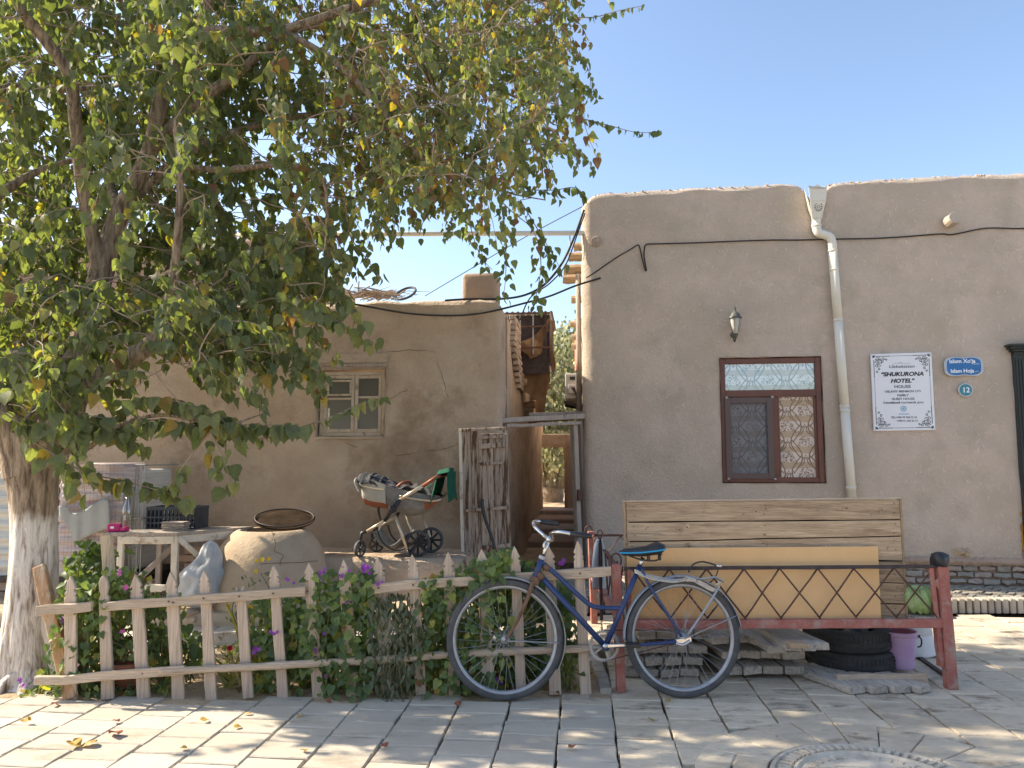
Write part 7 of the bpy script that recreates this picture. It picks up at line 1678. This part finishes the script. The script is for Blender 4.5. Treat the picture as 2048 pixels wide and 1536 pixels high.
flowers(v2, [(232, 1150), (252, 1176), (264, 1190), (247, 1262)], PINKF, Y=4.6, clump=2)
pt = at(252, 1398, 4.76); pt.z = 0
pot = empty('flower_pot', pt, 'ribbed terracotta flower pot standing behind the left pickets', 'pot')
MB().lathe(pt, [(.0001, 0), (.062, 0), (.066, .01), (.082, .13), (.092, .135), (.094, .16), (.086, .162), (.08, .14), (.0001, .13)], 48, wob=lambda t, z: .012*math.sin(24*t) if z < .13 else 0).build('body', TERRA, pot, smooth=True)
v3 = plant('green_shrub', 'loose green shrub with drooping twigs behind the third and fourth pickets', 'shrub', 290, 345, 1190, 1395, 4.85, 300, .048, stems=8, tb=.02)
v3b = plant('bean_plant', 'thin climber with a few broad heart leaves beside the fourth picket', 'plant', 345, 400, 1250, 1395, 4.9, 40, .075, stems=6)
v4 = plant('zinnia', 'small zinnia with a red bloom behind the lower fence rail', 'flower', 440, 478, 1285, 1345, 5.3, 60, .045, kind='lance', tb=.25, stems=4)
flowers(v4, [(460, 1297)], REDF, R=.03, n=11, Y=5.25, clump=1)
v5 = plant('yellow_daisies', 'tall thin daisy plant with yellow blooms in front of the clay oven', 'flower', 460, 540, 1150, 1395, 5.0, 90, .04, kind='lance', mat=HERB, tb=.2, stems=10)
flowers(v5, [(513, 1122), (539, 1118), (512, 1142), (457, 1212), (497, 1215), (524, 1120)], YELF, R=.017, n=9, Y=4.95, clump=1)
# sword-leaved clump
def blades(name, label, x, ybot, Y, n_, hmax, spread):
    b0_ = at(x, ybot, Y); b0_.z = 0; r = empty(name, b0_, label, 'plant')
    for k in range(n_):
        mb = MB(); a = rnd(-spread, spread); h = hmax*rnd(.5, 1); p = b0_+Vector((rnd(-.06, .06), rnd(-.05, .05), 0)); w_ = rnd(.007, .014); L = 7
        for i in range(L+1):
            t = i/L; q = p+Vector((a*h*t+a*.3*t*t*h, rnd(-.02, .02)*t, h*t-.25*h*abs(a)*t*t)); ww = w_*(1-t**2.2)+.0006; mb.v += [tuple(q+Vector((-ww, 0, 0))), tuple(q+Vector((0, .003, 0))), tuple(q+Vector((ww, 0, 0)))]
        for i in range(L): mb.f += [(i*3, i*3+1, i*3+4, i*3+3), (i*3+1, i*3+2, i*3+5, i*3+4)]
        o = mb.build('blade', BLADE, r, smooth=True, fix=False); at2 = o.data.attributes.new('tint', 'FLOAT', 'POINT'); at2.data.foreach_set('value', [min(1, max(0, random.gauss(.5, .3)))]*len(o.data.vertices))
    return r
blades('iris_clump', 'clump of long yellowing sword leaves by the two-pronged picket', 515, 1398, 4.85, 26, .62, .28)
blades('grass_clump', 'low clump of sprawling straw-coloured blades under the lower rail', 470, 1392, 4.8, 22, .28, .9)
blades('straw_clump', 'sprawling dry blades leaning at the foot of the middle pickets', 625, 1400, 4.8, 30, .34, 1.0)
blades('dry_blades', 'dry yellow blades behind the front bicycle wheel', 890, 1392, 4.8, 24, .34, .9)
v6 = plant('purple_vine', 'dense vine with purple blossoms spilling over the middle of the fence', 'vine', 510, 600, 1200, 1385, 4.74, 520, .052, tb=.05, stems=10)
flowers(v6, [(543, 1264), (560, 1268), (506, 1300), (514, 1302), (632, 1304)], PURPLE, Y=4.62)
v7 = plant('purple_vine', 'thick mound of vine with violet flower heads above the top rail', 'vine', 605, 742, 1150, 1395, 4.68, 900, .052, tb=.0, Yr=.16, stems=18)
flowers(v7, [(642, 1138), (580, 1160), (634, 1155), (694, 1137), (686, 1152), (697, 1198), (657, 1266), (635, 1303), (660, 1350), (752, 1322)], PURPLE, Y=4.62); flowers(v7, [(728, 1134), (740, 1132), (734, 1140), (758, 1170)], PURPLE, Y=4.6, clump=4, R=.014)
v8 = plant('basil_bush', 'dull olive basil bush with dark seed spikes in front of the pickets', 'shrub', 738, 838, 1195, 1392, 4.62, 1000, .055, mat=HERB, kind='lance', tb=.0, Yr=.12, stems=16, hang=.9)
for k in range(22):
    x = rnd(742, 838); p = at(x, rnd(1185, 1215), 4.66); MB().tube([p-Vector((rnd(-.01, .01), 0, .09)), p+Vector((rnd(-.02, .02), 0, 0))], [.004, .0065, .003], 6, j=.3).build('seed_spike', random.choice([RUSTB, LEATHER, CLOTHB]), v8)
v9 = plant('round_leaf_vine', 'pale round-leaved creeper heaped over the fence behind the front wheel', 'vine', 838, 1010, 1112, 1392, 4.74, 1400, .052, tb=.08, Yr=.20, stems=20, topf=lambda u: .78+.25*u)
v9b = plant('creeper', 'green creeper covering the pickets between front wheel and down tube', 'vine', 1000, 1140, 1108, 1385, 4.86, 900, .056, tb=.0, Yr=.14, stems=14, topf=lambda u: 1.0-.25*u)
flowers(v9, [(943, 1288), (1000, 1362), (1124, 1124)], PURPLE, Y=4.7, clump=3)
v10 = plant('vine_tip', 'thin vine tendrils with a few leaves near the pedal', 'vine', 1105, 1150, 1230, 1385, 4.75, 60, .055, stems=5)
v11 = plant('ground_herbs', 'low weeds along the foot of the fence', 'weeds', 60, 330, 1375, 1402, 4.68, 120, .035, tb=.2, Yr=.08, stems=14); v11['kind'] = 'stuff'
v12 = plant('ground_herbs', 'low weeds and stems at the foot of the fence right of the oven', 'weeds', 600, 1150, 1350, 1398, 4.9, 420, .04, tb=.2, Yr=.18, stems=30); v12['kind'] = 'stuff'

# fallen leaves on the paving, litter in the bed
FL = [(652, 1405, 'folded yellow leaf lying at the paving edge before the middle pickets'), (910, 1411, 'small yellow leaf on the paving left of the front wheel'), (502, 1430, 'brown yellow leaf on a joint below the sword-leaved clump'), (401, 1446, 'curled yellow leaf on the paving below the flower pot side'), (607, 1432, 'small tan leaf near the folded yellow one'), (235, 1448, 'small leaf on the left paving beside the long joint'),
      (195, 1490, 'largest brown and green leaf cluster on the left paving'), (143, 1492, 'small brown leaf left of the largest leaf cluster'), (232, 1476, 'dark curled leaf above the largest leaf cluster'), (364, 1500, 'small green yellow leaf at the lower left paving'), (609, 1508, 'pale dry leaf in the lower middle paving'), (767, 1493, 'torn yellow leaf on a joint in the lower middle'), (103, 1414, 'pale leaf near the foot of the leaning plank'), (467, 1457, 'tiny leaf in the joint below the brown yellow leaf'), (61, 1446, 'small dark leaf at the far left paving'), (1300, 1445, 'yellow green leaf pair on the paving below the bed leg'), (1148, 1498, 'tiny green leaf near the bottom centre paving'), (1338, 1406, 'small dark leaf just below the rear wheel')]
fm = []
for k in range(5):
    me = bpy.data.meshes.new('fallen_leaf'); me.from_pydata([(x, y, .25+.6*z+.12*rnd(-1, 1)) for x, y, z in tv.tolist()], [], tf); me.materials.append(YLEAF if k < 4 else LEATHER); fm.append(me)
for x, y, lab in FL:
    o = bpy.data.objects.new('fallen_leaf', random.choice(fm)); col.objects.link(o); q = G(x, y); o.location = (q.x, q.y, .004); o.scale = [.052*(1.5 if 'largest' in lab else rnd(.7, 1.05))]*3; o.rotation_euler = (rnd(-.2, .2), rnd(-.2, .2), rnd(0, 6)); tag(o, lab, 'leaf', 'fallen leaves on the paving')
P, D, Nn, S, T_ = [], [], [], [], []
for k in range(900):
    x, y = rnd(-4, .6), rnd(4.62, 5.8); P.append((x, y, .012+abs(bumpy(x, y)))); D.append((rnd(-1, 1), rnd(-1, 1), .1)); Nn.append((rnd(-.4, .4), rnd(-.4, .4), 1)); S.append(rnd(.015, .05)); T_.append(rnd(.55, 1))
leaves('leaf_litter', 'tree', P, D, Nn, S, T_, LEAF, None)

# ================================================================== BEYOND THE ALLEY
def ball_tree(name, base, label, trunks, crown, nl, size, mat=FARL, lime=False):
    r = empty(name, base, label, 'tree')
    for pts, rad in trunks: limb('trunk', pts, rad, mat=LIME if lime else bark_m, n=12, par=r)
    P, D, Nn, S, T_ = [], [], [], [], []; cl = []
    for (c, R) in crown:
        for _ in range(int(6+R*9)): v = rv()*random.random()**.4*R; cl.append((np.array(list(c))+v*np.array([1, 1, .8]), R*.28))
    for k in range(nl):
        c, s_ = random.choice(cl); P.append(c+np.random.normal(size=3)*s_); D.append((rnd(-.6, .6), rnd(-.6, .6), -1)); Nn.append(rv()+np.array([0, -.6, .5])); S.append(size*rnd(.6, 1.1)); T_.append(min(1, max(0, random.gauss(.45, .3))))
    leaves('crown', 'tree', P, D, Nn, S, T_, mat, r); return r
Yt = 21.0
def aw(x, y, Y=Yt): return at(x, y, Y)
gnd = aw(1090, 1040).z
MB().grid(lambda u, v: Vector((-14+34*u, AS(8.2, 0, 0).y+30*v, .22+.9*min(1, v*2)*.0+.0)), 4, 4).build('courtyard_ground', SOIL, None, centre=False)['kind'] = 'structure'
t1 = ball_tree('courtyard_tree', Vector((aw(1100, 1000).x, Yt, .22)), 'pollarded tree with pale-limed trunk seen through the alley gateway', [
    ([Vector((aw(1097, 1000).x, Yt, .1)), aw(1098, 1015), aw(1100, 990), aw(1102, 975)], [.36, .34, .40, .36]), ([aw(1099, 985), aw(1104, 960), aw(1103, 930), aw(1100, 895)], [.22, .2, .17, .12]), ([aw(1093, 990), aw(1086, 965), aw(1081, 935), aw(1076, 900)], [.2, .17, .15, .1]), ([aw(1106, 990), aw(1120, 970), aw(1132, 955), aw(1150, 930)], [.2, .17, .15, .1])],
    [(aw(1100, 900), 1.1), (aw(1100, 830, 21), 1.6), (aw(1120, 760, 21.5), 1.5), (aw(1125, 700, 21.5), .8), (aw(1090, 870, 20.5), 1.0), (aw(1150, 800), 1.5), (aw(1070, 780), 1.0)], 9000, .13)
fw = empty('far_battlement', Vector((aw(1100, 700, 60).x, 60, 0)), 'distant pinkish wall with rounded battlements beyond the alley', 'wall')
FWM = M('far_wall', (.5, .38, .32), (.56, .44, .37), scale=1, rough=1, coord='World')
xa, xb_ = aw(1020, 735, 60).x, aw(1190, 735, 60).x; zb, zt = .0, aw(1100, 700, 60).z
MB().box(((xa+xb_)/2, 60.5, zt/2), (xb_-xa, 1, zt)).build('curtain_wall', FWM, fw)
for k in range(9):
    c = Vector((xa+(xb_-xa)*(k+.5)/9, 60.3, zt)); MB().prism([c+Vector((.32*q[0], -.3, q[1])) for q in ((-1, -.01), (1, -.01), (1, .5), (.8, .85), (.45, 1.05), (0, 1.12), (-.45, 1.05), (-.8, .85), (-1, .5))], [c+Vector((.32*q[0], .3, q[1])) for q in ((-1, -.01), (1, -.01), (1, .5), (.8, .85), (.45, 1.05), (0, 1.12), (-.45, 1.05), (-.8, .85), (-1, .5))]).build('merlon', FWM, fw)
lw = tag(MB().box((aw(1110, 985, 30).x, 30, .7), (9, .4, 1.0)).build('white_boundary_wall', WHITEP, None), 'low white wall far behind the courtyard tree', 'wall')
tag(MB().box((aw(1165, 700, 17).x+.35, 17, aw(1165, 700, 17).z), (1.0, .7, .9)).build('brick_parapet', M('red_brick', (.42, .16, .09), (.5, .22, .13), scale=9, stretch=(1, 1, 6), rough=.9, bump=.6), None, bevel=.01), 'reddish brick parapet peeking past the guest house side wall', 'parapet')
